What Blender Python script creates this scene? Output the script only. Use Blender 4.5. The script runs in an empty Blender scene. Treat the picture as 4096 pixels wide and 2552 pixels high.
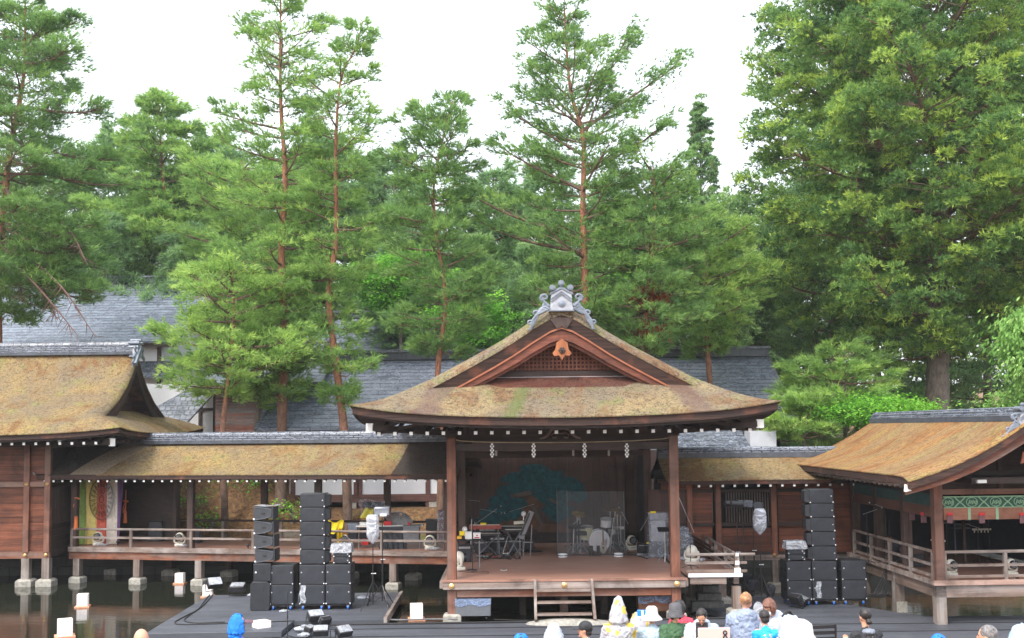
import bpy, bmesh, math, random
import numpy as np
from mathutils import Vector, Matrix, noise
R = math.radians
rnd = random.Random(7)
sc = bpy.context.scene
col = sc.collection

# ------------------------------------------------------------------ camera
CAM = Vector((0, 0, 5.1)); FPX = 4400.0; PITCH = R(4.0); ROLL = 0.0105; PPY = 1405.0
_f = Vector((0, math.cos(PITCH), math.sin(PITCH)))
_u0 = Vector((0, -math.sin(PITCH), math.cos(PITCH))); _r0 = Vector((1, 0, 0))
_r = _r0*math.cos(ROLL) - _u0*math.sin(ROLL); _u = _r0*math.sin(ROLL) + _u0*math.cos(ROLL)
cd = bpy.data.cameras.new("camera"); cam = bpy.data.objects.new("camera", cd); col.objects.link(cam)
cd.sensor_width = 36; cd.lens = 36*FPX/4096; cd.shift_y = (PPY-1276)/4096; cd.clip_end = 1000; cd.clip_start = 0.1
cam.matrix_world = Matrix(((_r.x, _u.x, -_f.x, CAM.x), (_r.y, _u.y, -_f.y, CAM.y), (_r.z, _u.z, -_f.z, CAM.z), (0, 0, 0, 1)))
sc.camera = cam
def at(px, py, Y):
    d = _f + _r*((px-2048)/FPX) - _u*((py-PPY)/FPX)
    return CAM + d*(Y/d.y)
def onz(px, py, z):
    d = _f + _r*((px-2048)/FPX) - _u*((py-PPY)/FPX)
    return CAM + d*((z-CAM.z)/d.z)
# ------------------------------------------------------------------ light
SUN_EL, SUN_AZ = R(52), R(215)
w = bpy.data.worlds.new("World"); sc.world = w; w.use_nodes = True
nt = w.node_tree; nt.nodes.clear()
sky = nt.nodes.new('ShaderNodeTexSky'); sky.sky_type = 'NISHITA'; sky.sun_disc = False
sky.sun_elevation = SUN_EL; sky.sun_rotation = SUN_AZ; sky.dust_density = 6; sky.ozone_density = 1
b1 = nt.nodes.new('ShaderNodeBackground'); b1.inputs['Strength'].default_value = 0.07
nt.links.new(sky.outputs[0], b1.inputs['Color'])
# overcast veil: even cloud, a little brighter overhead
tc = nt.nodes.new('ShaderNodeTexCoord'); sx = nt.nodes.new('ShaderNodeSeparateXYZ'); nt.links.new(tc.outputs['Generated'], sx.inputs[0])
mr = nt.nodes.new('ShaderNodeMapRange'); mr.inputs['From Min'].default_value = 0; mr.inputs['From Max'].default_value = 1
mr.inputs['To Min'].default_value = 0.95; mr.inputs['To Max'].default_value = 1.0; nt.links.new(sx.outputs[2], mr.inputs[0])
cl = nt.nodes.new('ShaderNodeTexNoise'); cl.inputs['Scale'].default_value = 2.2; cl.inputs['Detail'].default_value = 4; nt.links.new(tc.outputs['Generated'], cl.inputs['Vector'])
cr = nt.nodes.new('ShaderNodeMapRange'); cr.inputs['To Min'].default_value = 0.9; cr.inputs['To Max'].default_value = 1.1; nt.links.new(cl.outputs[0], cr.inputs[0])
mu = nt.nodes.new('ShaderNodeMath'); mu.operation = 'MULTIPLY'; nt.links.new(mr.outputs[0], mu.inputs[0]); nt.links.new(cr.outputs[0], mu.inputs[1])
b2 = nt.nodes.new('ShaderNodeBackground'); b2.inputs['Color'].default_value = (0.93, 0.96, 1.0, 1); nt.links.new(mu.outputs[0], b2.inputs['Strength'])
ad = nt.nodes.new('ShaderNodeAddShader'); out = nt.nodes.new('ShaderNodeOutputWorld')
nt.links.new(b1.outputs[0], ad.inputs[0]); nt.links.new(b2.outputs[0], ad.inputs[1]); nt.links.new(ad.outputs[0], out.inputs[0])
sl = bpy.data.lights.new("sun", 'SUN'); sl.energy = 1.5; sl.angle = R(12); sl.color = (1, .96, .9)
so = bpy.data.objects.new("sun", sl); col.objects.link(so)
# light comes from behind and left of the camera
sd = Vector((math.sin(SUN_AZ)*math.cos(SUN_EL), math.cos(SUN_AZ)*math.cos(SUN_EL), math.sin(SUN_EL)))
so.rotation_euler = sd.to_track_quat('Z', 'Y').to_euler()
sc.view_settings.view_transform = 'Standard'; sc.view_settings.look = 'None'; sc.view_settings.gamma = 1
sc.view_settings.exposure = 0.92
sc.cycles.max_bounces = 6; sc.cycles.transparent_max_bounces = 12; sc.cycles.diffuse_bounces = 4; sc.cycles.volume_bounces = 0; sc.cycles.glossy_bounces = 3
sc.cycles.use_denoising = True
sc.render.film_transparent = False

# ------------------------------------------------------------------ mesh helpers
class MB:
    def __init__(s): s.v = []; s.f = []
    def add(s, vs, fs, M=None):
        o = len(s.v)
        s.v += [tuple(M @ Vector(p)) if M else tuple(p) for p in vs]
        s.f += [tuple(i+o for i in f) for f in fs]; return s
    def bx(s, x0, x1, y0, y1, z0, z1, M=None):
        return s.add([(x0,y0,z0),(x1,y0,z0),(x1,y1,z0),(x0,y1,z0),(x0,y0,z1),(x1,y0,z1),(x1,y1,z1),(x0,y1,z1)],
            [(3,2,1,0),(4,5,6,7),(0,1,5,4),(1,2,6,5),(2,3,7,6),(3,0,4,7)], M)
    def box(s, c, d, rz=0, rx=0, ry=0):
        M = Matrix.Translation(c) @ Matrix.Rotation(rz,4,'Z') @ Matrix.Rotation(ry,4,'Y') @ Matrix.Rotation(rx,4,'X')
        return s.bx(-d[0]/2, d[0]/2, -d[1]/2, d[1]/2, -d[2]/2, d[2]/2, M)
    def beam(s, p0, p1, w_, h_):
        p0, p1 = Vector(p0), Vector(p1); d = p1-p0; L = d.length
        q = d.to_track_quat('Y', 'Z').to_matrix().to_4x4()
        return s.bx(-w_/2, w_/2, 0, L, -h_/2, h_/2, Matrix.Translation(p0) @ q)
    def cyl(s, p0, p1, r0, r1=None, n=10, cap=True):
        r1 = r0 if r1 is None else r1
        p0, p1 = Vector(p0), Vector(p1); d = p1-p0
        if d.length < 1e-6: return s
        q = d.to_track_quat('Z', 'Y').to_matrix()
        vs = []
        for p, r in ((p0, r0), (p1, r1)):
            for i in range(n):
                a = 2*math.pi*i/n; vs.append(p + q @ Vector((r*math.cos(a), r*math.sin(a), 0)))
        fs = [(i, (i+1) % n, n+(i+1) % n, n+i) for i in range(n)]
        if cap: fs += [tuple(range(n-1, -1, -1)), tuple(range(n, 2*n))]
        return s.add(vs, fs)
    def tube(s, pts, r, n=6, cap=True):
        pts = [Vector(p) for p in pts]; m = len(pts)
        rs = r if isinstance(r, (list, tuple)) else [r]*m
        vs = []; up = Vector((0.13, 0.27, 1)).normalized()
        for i, p in enumerate(pts):
            t = (pts[min(i+1, m-1)]-pts[max(i-1, 0)])
            t = t.normalized() if t.length > 1e-9 else Vector((0, 0, 1))
            a = t.cross(up)
            if a.length < .05: a = t.cross(Vector((1, 0, 0)))
            a.normalize(); b = t.cross(a)
            for k in range(n):
                g = 2*math.pi*k/n; vs.append(p + (a*math.cos(g)+b*math.sin(g))*rs[i])
        fs = [(i*n+k, i*n+(k+1) % n, (i+1)*n+(k+1) % n, (i+1)*n+k) for i in range(m-1) for k in range(n)]
        if cap: fs += [tuple(range(n-1, -1, -1)), tuple(range((m-1)*n, m*n))]
        return s.add(vs, fs)
    def prism(s, poly, y0, y1, M=None):   # poly in (x,z), extruded along y
        n = len(poly)
        vs = [(x, y0, z) for x, z in poly] + [(x, y1, z) for x, z in poly]
        fs = [tuple(range(n)), tuple(range(2*n-1, n-1, -1))] + [((i+1) % n, i, n+i, n+(i+1) % n) for i in range(n)]
        return s.add(vs, fs, M)
    def ell(s, c, r, n=12, m=8, M=None):
        if not hasattr(r, '__len__'): r = (r, r, r)
        vs = [(c[0], c[1], c[2]-r[2])]
        for j in range(1, m):
            t = -math.pi/2+math.pi*j/m
            for i in range(n):
                a = 2*math.pi*i/n; vs.append((c[0]+r[0]*math.cos(t)*math.cos(a), c[1]+r[1]*math.cos(t)*math.sin(a), c[2]+r[2]*math.sin(t)))
        vs.append((c[0], c[1], c[2]+r[2])); T = len(vs)-1
        fs = [(0, 1+(i+1) % n, 1+i) for i in range(n)]
        for j in range(m-2):
            fs += [(1+j*n+i, 1+j*n+(i+1) % n, 1+(j+1)*n+(i+1) % n, 1+(j+1)*n+i) for i in range(n)]
        fs += [(T, 1+(m-2)*n+i, 1+(m-2)*n+(i+1) % n) for i in range(n)]
        return s.add(vs, fs, M)
    def lathe(s, prof, c=(0,0,0), n=16, M=None):
        vs = []; m = len(prof)
        for r_, z in prof:
            for i in range(n):
                a = 2*math.pi*i/n; vs.append((c[0]+r_*math.cos(a), c[1]+r_*math.sin(a), c[2]+z))
        fs = [(j*n+i, j*n+(i+1) % n, (j+1)*n+(i+1) % n, (j+1)*n+i) for j in range(m-1) for i in range(n)]
        fs += [tuple(range(n-1, -1, -1)), tuple(range((m-1)*n, m*n))]
        return s.add(vs, fs, M)
    def grid(s, fn, nu, nv, M=None):
        vs = [fn(i/(nu-1), j/(nv-1)) for j in range(nv) for i in range(nu)]
        fs = [(j*nu+i, j*nu+i+1, (j+1)*nu+i+1, (j+1)*nu+i) for j in range(nv-1) for i in range(nu-1)]
        return s.add(vs, fs, M)
    def sheet(s, fn, nu, nv, th, M=None):   # grid with thickness straight down, closed
        top = [fn(i/(nu-1), j/(nv-1)) for j in range(nv) for i in range(nu)]
        bot = [(p[0], p[1], p[2]-th) for p in top]; N = nu*nv
        fs = []
        for j in range(nv-1):
            for i in range(nu-1):
                a, b, c, d = j*nu+i, j*nu+i+1, (j+1)*nu+i+1, (j+1)*nu+i
                fs += [(a, b, c, d), (N+d, N+c, N+b, N+a)]
        for i in range(nu-1):
            fs += [(i+1, i, N+i, N+i+1), ((nv-1)*nu+i, (nv-1)*nu+i+1, N+(nv-1)*nu+i+1, N+(nv-1)*nu+i)]
        for j in range(nv-1):
            fs += [(j*nu, (j+1)*nu, N+(j+1)*nu, N+j*nu), ((j+1)*nu+nu-1, j*nu+nu-1, N+j*nu+nu-1, N+(j+1)*nu+nu-1)]
        return s.add(top+bot, fs, M)
    def build(s, name, mat, parent=None, smooth=True, ang=35, bevel=0):
        if parent is not None:
            o = ORG.get(root_of(parent).name, Vector((0,0,0)))
            vs = [(a-o.x, b-o.y, c-o.z) for a, b, c in s.v] if o.length else s.v
        else: vs = s.v
        me = bpy.data.meshes.new(name); me.from_pydata(vs, [], s.f); me.update()
        if smooth and len(me.polygons):
            me.polygons.foreach_set('use_smooth', [True]*len(me.polygons)); me.set_sharp_from_angle(angle=R(ang))
        ob = bpy.data.objects.new(name, me); col.objects.link(ob)
        if mat: me.materials.append(mat)
        if parent is not None: ob.parent = parent
        if bevel:
            md = ob.modifiers.new('bevel', 'BEVEL'); md.width = bevel; md.segments = 2; md.limit_method = 'ANGLE'
        return ob
ORG = {}
def root_of(o):
    while o.parent: o = o.parent
    return o
def tag(o, label=None, cat=None, group=None, kind=None):
    if label: o['label'] = label
    if cat: o['category'] = cat
    if group: o['group'] = group
    if kind: o['kind'] = kind
    return o
def T(name, label, cat, loc=(0,0,0), rz=0, group=None, world=False):
    """An empty at the thing's base. world=True: parts are written in world coordinates."""
    o = bpy.data.objects.new(name, None); col.objects.link(o); o.empty_display_size = .2
    o.location = loc; o.rotation_euler = (0, 0, rz)
    if world: ORG[o.name] = Vector(loc)
    return tag(o, label, cat, group)
def kids(o): return [c for c in bpy.data.objects if c.parent == o]
_kid = {}
def copy_tree(o, loc=None, rz=None, label=None, group=None, scale=None, top=True):
    if o.name not in _kid: _kid[o.name] = list(o.children)
    c = o.copy(); col.objects.link(c); _kid[c.name] = []
    for ch in _kid[o.name]:
        d = copy_tree(ch, top=False); d.parent = c; _kid[c.name].append(d)
    if loc is not None: c.location = loc
    if rz is not None: c.rotation_euler = (0, 0, rz)
    if label: c['label'] = label
    if group: c['group'] = group
    if scale is not None: c.scale = scale if hasattr(scale, '__len__') else (scale,)*3
    return c

# ------------------------------------------------------------------ materials
class N:
    def __init__(s, name):
        s.m = bpy.data.materials.new(name); s.m.use_nodes = True; s.t = s.m.node_tree
        s.p = s.t.nodes['Principled BSDF']; s.out = s.t.nodes['Material Output']
        s.tc = s.t.nodes.new('ShaderNodeTexCoord'); s.co = s.tc.outputs['Object']
    def L(s, a, b): s.t.links.new(a, b)
    def new(s, k, **kw):
        n = s.t.nodes.new('ShaderNode'+k)
        for a, b in kw.items(): setattr(n, a, b)
        return n
    def vec(s, sc_, rot=(0,0,0)):
        m = s.new('Mapping'); m.inputs['Scale'].default_value = sc_; m.inputs['Rotation'].default_value = rot; s.L(s.co, m.inputs[0]); return m.outputs[0]
    def noise(s, sc_=(1,1,1), scale=1, detail=5, rough=.6, dist=0):
        n = s.new('TexNoise'); n.inputs['Scale'].default_value = scale; n.inputs['Detail'].default_value = detail
        n.inputs['Roughness'].default_value = rough; n.inputs['Distortion'].default_value = dist
        s.L(s.vec(sc_), n.inputs['Vector']); return n.outputs[0]
    def ramp(s, x, stops, interp='LINEAR'):
        r = s.new('ValToRGB'); r.color_ramp.interpolation = interp; e = r.color_ramp.elements
        while len(e) < len(stops): e.new(.5)
        for k, (p, c) in enumerate(stops): e[k].position = p; e[k].color = (c[0], c[1], c[2], 1)
        s.L(x, r.inputs[0]); return r.outputs[0]
    def math(s, op, a, b=None):
        n = s.new('Math', operation=op)
        for i, v in enumerate((a, b)):
            if v is None: continue
            if isinstance(v, (int, float)): n.inputs[i].default_value = v
            else: s.L(v, n.inputs[i])
        return n.outputs[0]
    def mix(s, f, a, b, mode='MIX'):
        n = s.new('Mix', data_type='RGBA', blend_type=mode)
        for i, v in ((0, f), (6, a), (7, b)):
            if isinstance(v, (int, float)): n.inputs[i].default_value = v
            elif isinstance(v, tuple): n.inputs[i].default_value = (*v, 1)
            else: s.L(v, n.inputs[i])
        return n.outputs[2]
    def bump(s, h, strength=.5, dist=.02):
        b = s.new('Bump'); b.inputs['Strength'].default_value = strength; b.inputs['Distance'].default_value = dist
        s.L(h, b.inputs['Height']); s.L(b.outputs[0], s.p.inputs['Normal']); return b
    def isl(s): return s.new('NewGeometry').outputs['Random Per Island']
    def sep(s): 
        n = s.new('SeparateXYZ'); s.L(s.co, n.inputs[0]); return n.outputs
    def fin(s, base=None, rough=.6, metal=0, spec=None):
        if base is not None:
            if isinstance(base, tuple): s.p.inputs['Base Color'].default_value = (*base, 1)
            else: s.L(base, s.p.inputs['Base Color'])
        if isinstance(rough, (int, float)): s.p.inputs['Roughness'].default_value = rough
        else: s.L(rough, s.p.inputs['Roughness'])
        s.p.inputs['Metallic'].default_value = metal
        if spec is not None: s.p.inputs['Specular IOR Level'].default_value = spec
        return s.m
def simple(name, c, rough=.55, metal=0, var=.25, scale=6, bump=0, spec=None):
    n = N(name); x = n.noise((1,1,1), scale, 5)
    lo = tuple(k*(1-var) for k in c); hi = tuple(min(1, k*(1+var)) for k in c)
    b = n.ramp(x, [(.3, lo), (.7, hi)])
    if bump: n.bump(n.noise((1,1,1), scale*4, 4), bump, .01)
    return n.fin(b, rough, metal, spec)
def wood(name, c1, c2, axis='z', grey=None, isl=.35, rough=.6, fine=14):
    n = N(name); s = {'x': (.7, fine, fine), 'y': (fine, .7, fine), 'z': (fine, fine, .7)}[axis]
    x = n.noise(s, 1, 6, .65, .4)
    b = n.ramp(x, [(.25, c1), (.72, c2)])
    if grey:
        g = n.noise(tuple(k*.35 for k in s), 1, 4)
        b = n.mix(n.ramp(g, [(.42, (0,0,0)), (.62, (1,1,1))]), b, grey)
    if isl:
        k = n.math('MULTIPLY_ADD', n.isl(), isl); k.node.inputs[2].default_value = 1-isl*.6
        b = n.mix(1.0, b, k, 'MULTIPLY')
    st_ = n.noise((1,1,1), .9, 5, .65, .8); b = n.mix(1.0, b, n.ramp(st_, [(.34, (.50,.48,.47)), (.56, (1,1,1)), (.72, (1.0,.97,.94))]), 'MULTIPLY')
    n.bump(x, .35, .006)
    return n.fin(b, rough)
WD_RED_X = wood('red_wood_x', (.09,.026,.014), (.36,.125,.060), 'x', (.24,.15,.12))
WD_RED_Z = wood('red_wood_z', (.075,.026,.017), (.32,.12,.068), 'z', (.19,.11,.085))
WD_DARK_X = wood('dark_wood_x', (.018,.011,.010), (.065,.037,.031), 'x')
WD_DARK_Z = wood('dark_wood_z', (.03,.018,.014), (.10,.06,.05), 'z')
WD_DARK_Y = wood('dark_wood_y', (.018,.012,.010), (.062,.038,.032), 'y')
WD_GREY_X = wood('weathered_wood_x', (.11,.07,.055), (.32,.24,.20), 'x', (.36,.31,.29))
WD_GREY_Z = wood('weathered_wood_z', (.10,.065,.05), (.27,.20,.165), 'z', (.32,.29,.27))
WD_WALL_X = wood('wall_plank', (.06,.02,.013), (.30,.095,.045), 'x', None, .7)
WD_BARGE = wood('barge_wood', (.075,.02,.013), (.25,.075,.038), 'x', None, .2)
WD_PEND = wood('pendant_wood', (.26,.08,.03), (.48,.17,.06), 'z', None, .1)
def m_floor():
    n = N('stage_boards'); b = n.ramp(n.noise((1,9,9), 1, 5), [(.3, (.31,.155,.115)), (.7, (.45,.255,.195))])
    sp = n.noise((1,1,1), 30, 2); b = n.mix(n.ramp(sp, [(.66, (0,0,0)), (.72, (.5,.5,.5))]), b, (.6,.4,.33))
    n.bump(n.noise((1,1,1), 8, 4), .15, .01); return n.fin(b, .42)
FLOOR = m_floor()
def m_thatch(name, gold, tan, dark, moss, mossamt=.55, flow=(1,1,1), bf=(1,1,1), marks=None):
    n = N(name)
    a = n.noise(flow, 11, 6, .7, 1.2); big = n.noise(bf, .45, 4, .6, .5); mid = n.noise(bf, 1.6, 4, .6, .4); rust = n.noise(bf, .7, 5, .65, 1)
    b = n.mix(n.ramp(big, [(.38, (0,0,0)), (.62, (1,1,1))]), tan, gold)
    b = n.mix(n.ramp(mid, [(mossamt, (0,0,0)), (mossamt+.18, (1,1,1))]), b, moss)
    b = n.mix(n.ramp(rust, [(.50, (0,0,0)), (.64, (.85,.85,.85))]), b, tuple(k*q for k, q in zip(gold, (.62,.42,.38))))
    b = n.mix(n.ramp(a, [(.40, (.85,.85,.85)), (.52, (0,0,0))]), b, dark)
    if marks:      # old repair patches of darker bark, at real places on the slope
        ps = n.sep(); wob = n.math('MULTIPLY', n.noise((1,1,1), 2.5, 4), .5)
        for cx, hw_, c in marks:
            d = n.math('ADD', n.math('ABSOLUTE', n.math('SUBTRACT', n.math('ADD', ps[0], n.math('MULTIPLY', ps[1], .25 if cx > 0 else -.25)), cx)), wob)
            b = n.mix(n.ramp(n.math('MULTIPLY', d, .5), [((hw_+.18)/2, (.62,.62,.62)), ((hw_+.36)/2, (0,0,0))]), b, c)
    f = n.noise((1,1,1), 45, 2); b = n.mix(n.ramp(f, [(.38, (.55,.55,.55)), (.5, (0,0,0))]), b, dark)
    n.bump(a, .9, .05); return n.fin(b, .85, 0, .25)
THATCH = m_thatch('mossy_bark_thatch', (.33,.25,.135), (.22,.18,.135), (.075,.052,.036), (.20,.215,.08), .52)
THATCH_M = m_thatch('patched_bark_thatch', (.32,.245,.125), (.21,.175,.125), (.070,.048,.034), (.20,.215,.08), .52, marks=[(2.2, .28, (.12,.075,.07)), (-2.3, .30, (.12,.075,.07)), (-.1, .16, (.10,.15,.035))])
THATCH_W = m_thatch('golden_bark_thatch', (.35,.245,.095), (.22,.175,.115), (.08,.055,.033), (.25,.25,.08), .55)
THATCH_R = m_thatch('orange_bark_thatch', (.38,.20,.07), (.30,.21,.105), (.11,.06,.033), (.31,.28,.09), .52, (.45,1.3,.9), (.35,1.6,1))
THATCH_D = m_thatch('dark_thatch', (.09,.065,.045), (.055,.045,.04), (.025,.02,.018), (.09,.09,.03), .66)  # darker tones, used for both ends of the bridge roof
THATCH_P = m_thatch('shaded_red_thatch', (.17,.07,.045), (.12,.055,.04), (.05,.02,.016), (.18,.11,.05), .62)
def m_edge():
    n = N('thatch_edge'); x = n.noise((.6,.6,22), 1, 4)
    b = n.ramp(x, [(.3, (.014,.008,.007)), (.7, (.070,.034,.025))])
    b = n.mix(n.ramp(n.noise((1,1,1), 1.3, 3), [(.55, (0,0,0)), (.7, (1,1,1))]), b, (.13,.05,.03))
    n.bump(x, .5, .02); return n.fin(b, .8)
EDGE = m_edge()
def m_slate(name, c1, c2, mort, bw=1.6, rh=.17, kx=0, kz=1.0):
    n = N(name); s = n.sep(); c = n.new('CombineXYZ')
    n.L(s[kx], c.inputs[0]); n.L(n.math('MULTIPLY', s[2], kz), c.inputs[1])
    b = n.new('TexBrick'); n.L(c.outputs[0], b.inputs['Vector'])
    b.inputs['Scale'].default_value = 1; b.inputs['Brick Width'].default_value = bw; b.inputs['Row Height'].default_value = rh
    b.inputs['Mortar Size'].default_value = .022; b.inputs['Mortar Smooth'].default_value = .3; b.inputs['Bias'].default_value = 0
    b.inputs['Color1'].default_value = (*c1, 1); b.inputs['Color2'].default_value = (*c2, 1); b.inputs['Mortar'].default_value = (*mort, 1)
    x = n.noise((1,1,3), 1.2, 5, .65, .5); cc = n.mix(n.ramp(x, [(.35, (0,0,0)), (.7, (1,1,1))]), b.outputs[0], (.045,.055,.08))
    y = n.noise((1.5,1.5,5), 3.5, 4, .6, 1.5); cc = n.mix(n.ramp(y, [(.5, (0,0,0)), (.62, (.75,.75,.75))]), cc, (.30,.34,.42))
    n.bump(n.math('SUBTRACT', 1, b.outputs['Fac']), .8, .03)
    return n.fin(cc, n.ramp(x, [(.3, (.28,.28,.28)), (.7, (.55,.55,.55))]), 0, .6)
SLATE = m_slate('slate_tiles', (.21,.245,.31), (.14,.165,.215), (.02,.024,.034))
SLATE_D = m_slate('dark_slate_tiles', (.10,.11,.13), (.07,.08,.10), (.015,.018,.022))
RIDGE = m_slate('ridge_tiles', (.32,.35,.40), (.22,.24,.29), (.03,.035,.045), .35, .07)
RIDGE_D = simple('dark_ridge_tile', (.07,.08,.10), .4, 0, .4, 5, .2)
ONI = simple('grey_roof_clay', (.17,.20,.25), .38, 0, .35, 7, .2)
PLASTER = simple('white_plaster', (.72,.74,.78), .8, 0, .06, 1.5, .05)
PLASTER_G = simple('grey_plaster', (.50,.52,.57), .8, 0, .12, 1.5, .05)
WHITE = simple('white_paint', (.86,.86,.84), .5, 0, .08, 10)
CREAM = simple('cream_plastic', (.72,.70,.62), .35, 0, .08, 6)
GOLD = simple('gilt_metal', (.75,.50,.22), .35, .6, .25, 18, .1)
def m_stone():
    n = N('pale_stone'); x = n.noise((1,1,1), 9, 6, .7); b = n.ramp(x, [(.3, (.20,.19,.165)), (.7, (.47,.455,.41))])
    n.bump(x, .6, .02); return n.fin(b, .85)
STONE = m_stone()
BLACK = simple('black_enclosure', (.024,.027,.034), .42, 0, .3, 5, .08)
def m_grille():
    n = N('speaker_grille'); x = n.noise((1,1,1), 4, 3); b = n.ramp(x, [(.3, (.018,.021,.028)), (.7, (.038,.043,.056))])
    v = n.new('TexVoronoi'); v.inputs['Scale'].default_value = 90; n.L(n.co, v.inputs['Vector']); n.bump(v.outputs[0], .25, .004)
    return n.fin(b, .5)
GRILLE = m_grille()
def m_mat():
    n = N('black_stage_cloth'); x = n.noise((.5,2.5,1), .8, 5, .6, .6); b = n.ramp(x, [(.3, (.052,.057,.070)), (.7, (.098,.106,.128))])
    sp = n.noise((1,1,1), 14, 3); b = n.mix(n.ramp(sp, [(.70, (0,0,0)), (.78, (.35,.35,.35))]), b, (.16,.16,.17))
    st = n.noise((1,1,1), 1.1, 5, .7, .8); b = n.mix(n.ramp(st, [(.58, (0,0,0)), (.68, (.4,.4,.4))]), b, (.10,.105,.115))
    n.bump(n.noise((.6,2,1), 1.6, 4), .4, .04); return n.fin(b, n.ramp(st, [(.3, (.42,.42,.42)), (.7, (.7,.7,.7))]), 0, .5)
CLOTH = m_mat()
STEEL = simple('steel', (.48,.50,.53), .3, .9, .15, 8)
BLACKM = simple('black_metal', (.028,.028,.032), .35, .2, .2, 8)
RUBBER = simple('black_rubber', (.018,.018,.02), .6, 0, .2, 8)
BLUEW = simple('blue_wheel', (.02,.14,.55), .4, 0, .2, 9)
YELLOW = simple('yellow_cloth', (.85,.66,.02), .6, 0, .2, 6, .2)
RED = simple('red_plastic', (.55,.03,.03), .4, 0, .15, 8)
ORANGE = simple('orange_cord', (.72,.17,.05), .7, 0, .3, 30, .2)
def m_film(name, c, alpha, rough=.14):
    n = N(name); x = n.noise((1,1,1.6), 2.4, 4, .55, 1.3)
    ln = n.math('ABSOLUTE', n.math('SUBTRACT', x, .5))          # thin bright creases
    a = n.ramp(ln, [(.0, (min(1, alpha*2.2),)*3), (.035, (alpha,)*3), (.16, (alpha*.55,)*3)])
    n.L(a, n.p.inputs['Alpha']); n.bump(x, .6, .05); return n.fin(c, rough, 0, .7)
FILM = m_film('clear_plastic_sheet', (.55,.60,.70), .22)
FILM_B = m_film('blue_plastic_sheet', (.26,.34,.52), .5)
FILM_G = m_film('loose_plastic_bag', (.55,.58,.64), .5)
def m_acrylic():
    n = N('clear_acrylic'); n.p.inputs['Alpha'].default_value = .055; return n.fin((.5,.55,.6), .02, 0, 1.0)
ACRYL = m_acrylic()
def m_water():
    n = N('pond_water'); x = n.noise((.6,1.6,1), 1.5, 3, .5, .3); y = n.noise((1,3,1), 5, 2)
    n.bump(n.math('ADD', x, n.math('MULTIPLY', y, .2)), .13, .035)
    n.p.inputs['IOR'].default_value = 1.33
    return n.fin((.018,.021,.014), .045, 0, .75)
WATER = m_water()
def m_litter():
    n = N('needle_litter'); x = n.noise((1,1,1), 7, 6, .7, 1.0); b = n.ramp(x, [(.32, (.035,.020,.010)), (.5, (.19,.10,.045)), (.68, (.34,.20,.08))])
    g = n.noise((1,1,1), .8, 5, .65, .6); b = n.mix(n.ramp(g, [(.56, (0,0,0)), (.68, (.85,.85,.85))]), b, (.09,.14,.035))
    r_ = n.noise((.5,.5,3), .5, 3, .5); b = n.mix(n.ramp(r_, [(.60, (0,0,0)), (.66, (.7,.7,.7))]), b, (.17,.16,.14))
    n.bump(x, 1, .1); return n.fin(b, .9)
LITTER = m_litter()
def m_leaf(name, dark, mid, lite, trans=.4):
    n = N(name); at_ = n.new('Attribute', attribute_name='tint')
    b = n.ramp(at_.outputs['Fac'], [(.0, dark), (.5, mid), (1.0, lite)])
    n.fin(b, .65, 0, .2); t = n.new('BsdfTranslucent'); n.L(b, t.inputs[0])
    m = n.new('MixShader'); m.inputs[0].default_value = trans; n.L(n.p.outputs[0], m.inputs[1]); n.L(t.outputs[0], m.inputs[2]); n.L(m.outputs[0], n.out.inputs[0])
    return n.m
LF_PINE = m_leaf('pine_needles', (.13,.25,.09), (.29,.48,.13), (.56,.74,.20))
LF_PINE2 = m_leaf('deep_pine_needles', (.10,.20,.08), (.22,.39,.115), (.44,.63,.17))
LF_FAR = m_leaf('far_needles', (.14,.25,.13), (.24,.40,.17), (.40,.58,.21))
LF_CEDAR = m_leaf('cedar_foliage', (.07,.16,.06), (.20,.36,.10), (.54,.68,.13))
LF_MAPLE = m_leaf('maple_leaves', (.08,.24,.03), (.17,.44,.05), (.34,.66,.09), .4)
LF_BROAD = m_leaf('broad_leaves', (.10,.24,.05), (.22,.42,.10), (.40,.60,.20), .35)
LF_RED = m_leaf('dead_needles', (.16,.045,.02), (.24,.07,.03), (.33,.12,.05))
def m_bark(name, lo, hi, low_c, z0, z1):
    n = N(name); x = n.noise((3,3,1.2), 2.6, 6, .7, .5); b = n.ramp(x, [(.35, tuple(k*.38 for k in hi)), (.62, hi)])
    c = n.ramp(x, [(.35, tuple(k*.45 for k in low_c)), (.62, low_c)])
    s = n.sep(); mr_ = n.new('MapRange'); mr_.inputs[1].default_value = z0; mr_.inputs[2].default_value = z1; n.L(s[2], mr_.inputs[0])
    b = n.mix(mr_.outputs[0], c, b); n.bump(x, .9, .05); return n.fin(b, .85)
BARK = m_bark('red_pine_bark', 0, (.40,.17,.095), (.21,.14,.105), 1.5, 7)
BARK_G = m_bark('grey_bark', 0, (.18,.14,.115), (.22,.18,.15), 1, 8)
LIMB = simple('limb_bark', (.17,.105,.08), .85, 0, .35, 5, .3)
TWIG = simple('twig_bark', (.10,.055,.04), .8, 0, .3, 9)
SKIN = simple('skin', (.62,.33,.22), .5, 0, .08, 10)
def fabric(name, c, var=.18, film=False):
    n = N(name); x = n.noise((1,1,1), 7, 5, .6, 1.2); b = n.ramp(x, [(.3, tuple(k*(1-var) for k in c)), (.7, tuple(min(1, k*(1+var)) for k in c))])
    n.bump(x, .8, .04); return n.fin(b, .35 if film else .7)
def tf(mb, M): mb.v = [tuple(M @ Vector(p)) for p in mb.v]; return mb
def lerp_tab(tab, x):
    for (a, b), (c, d) in zip(tab, tab[1:]):
        if x <= c: return b+(d-b)*max(0, (x-a))/(c-a)
    return tab[-1][1]
def FR(x, y, rz=0, z=0): return Matrix.Translation((x, y, z)) @ Matrix.Rotation(rz, 4, 'Z')
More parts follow.
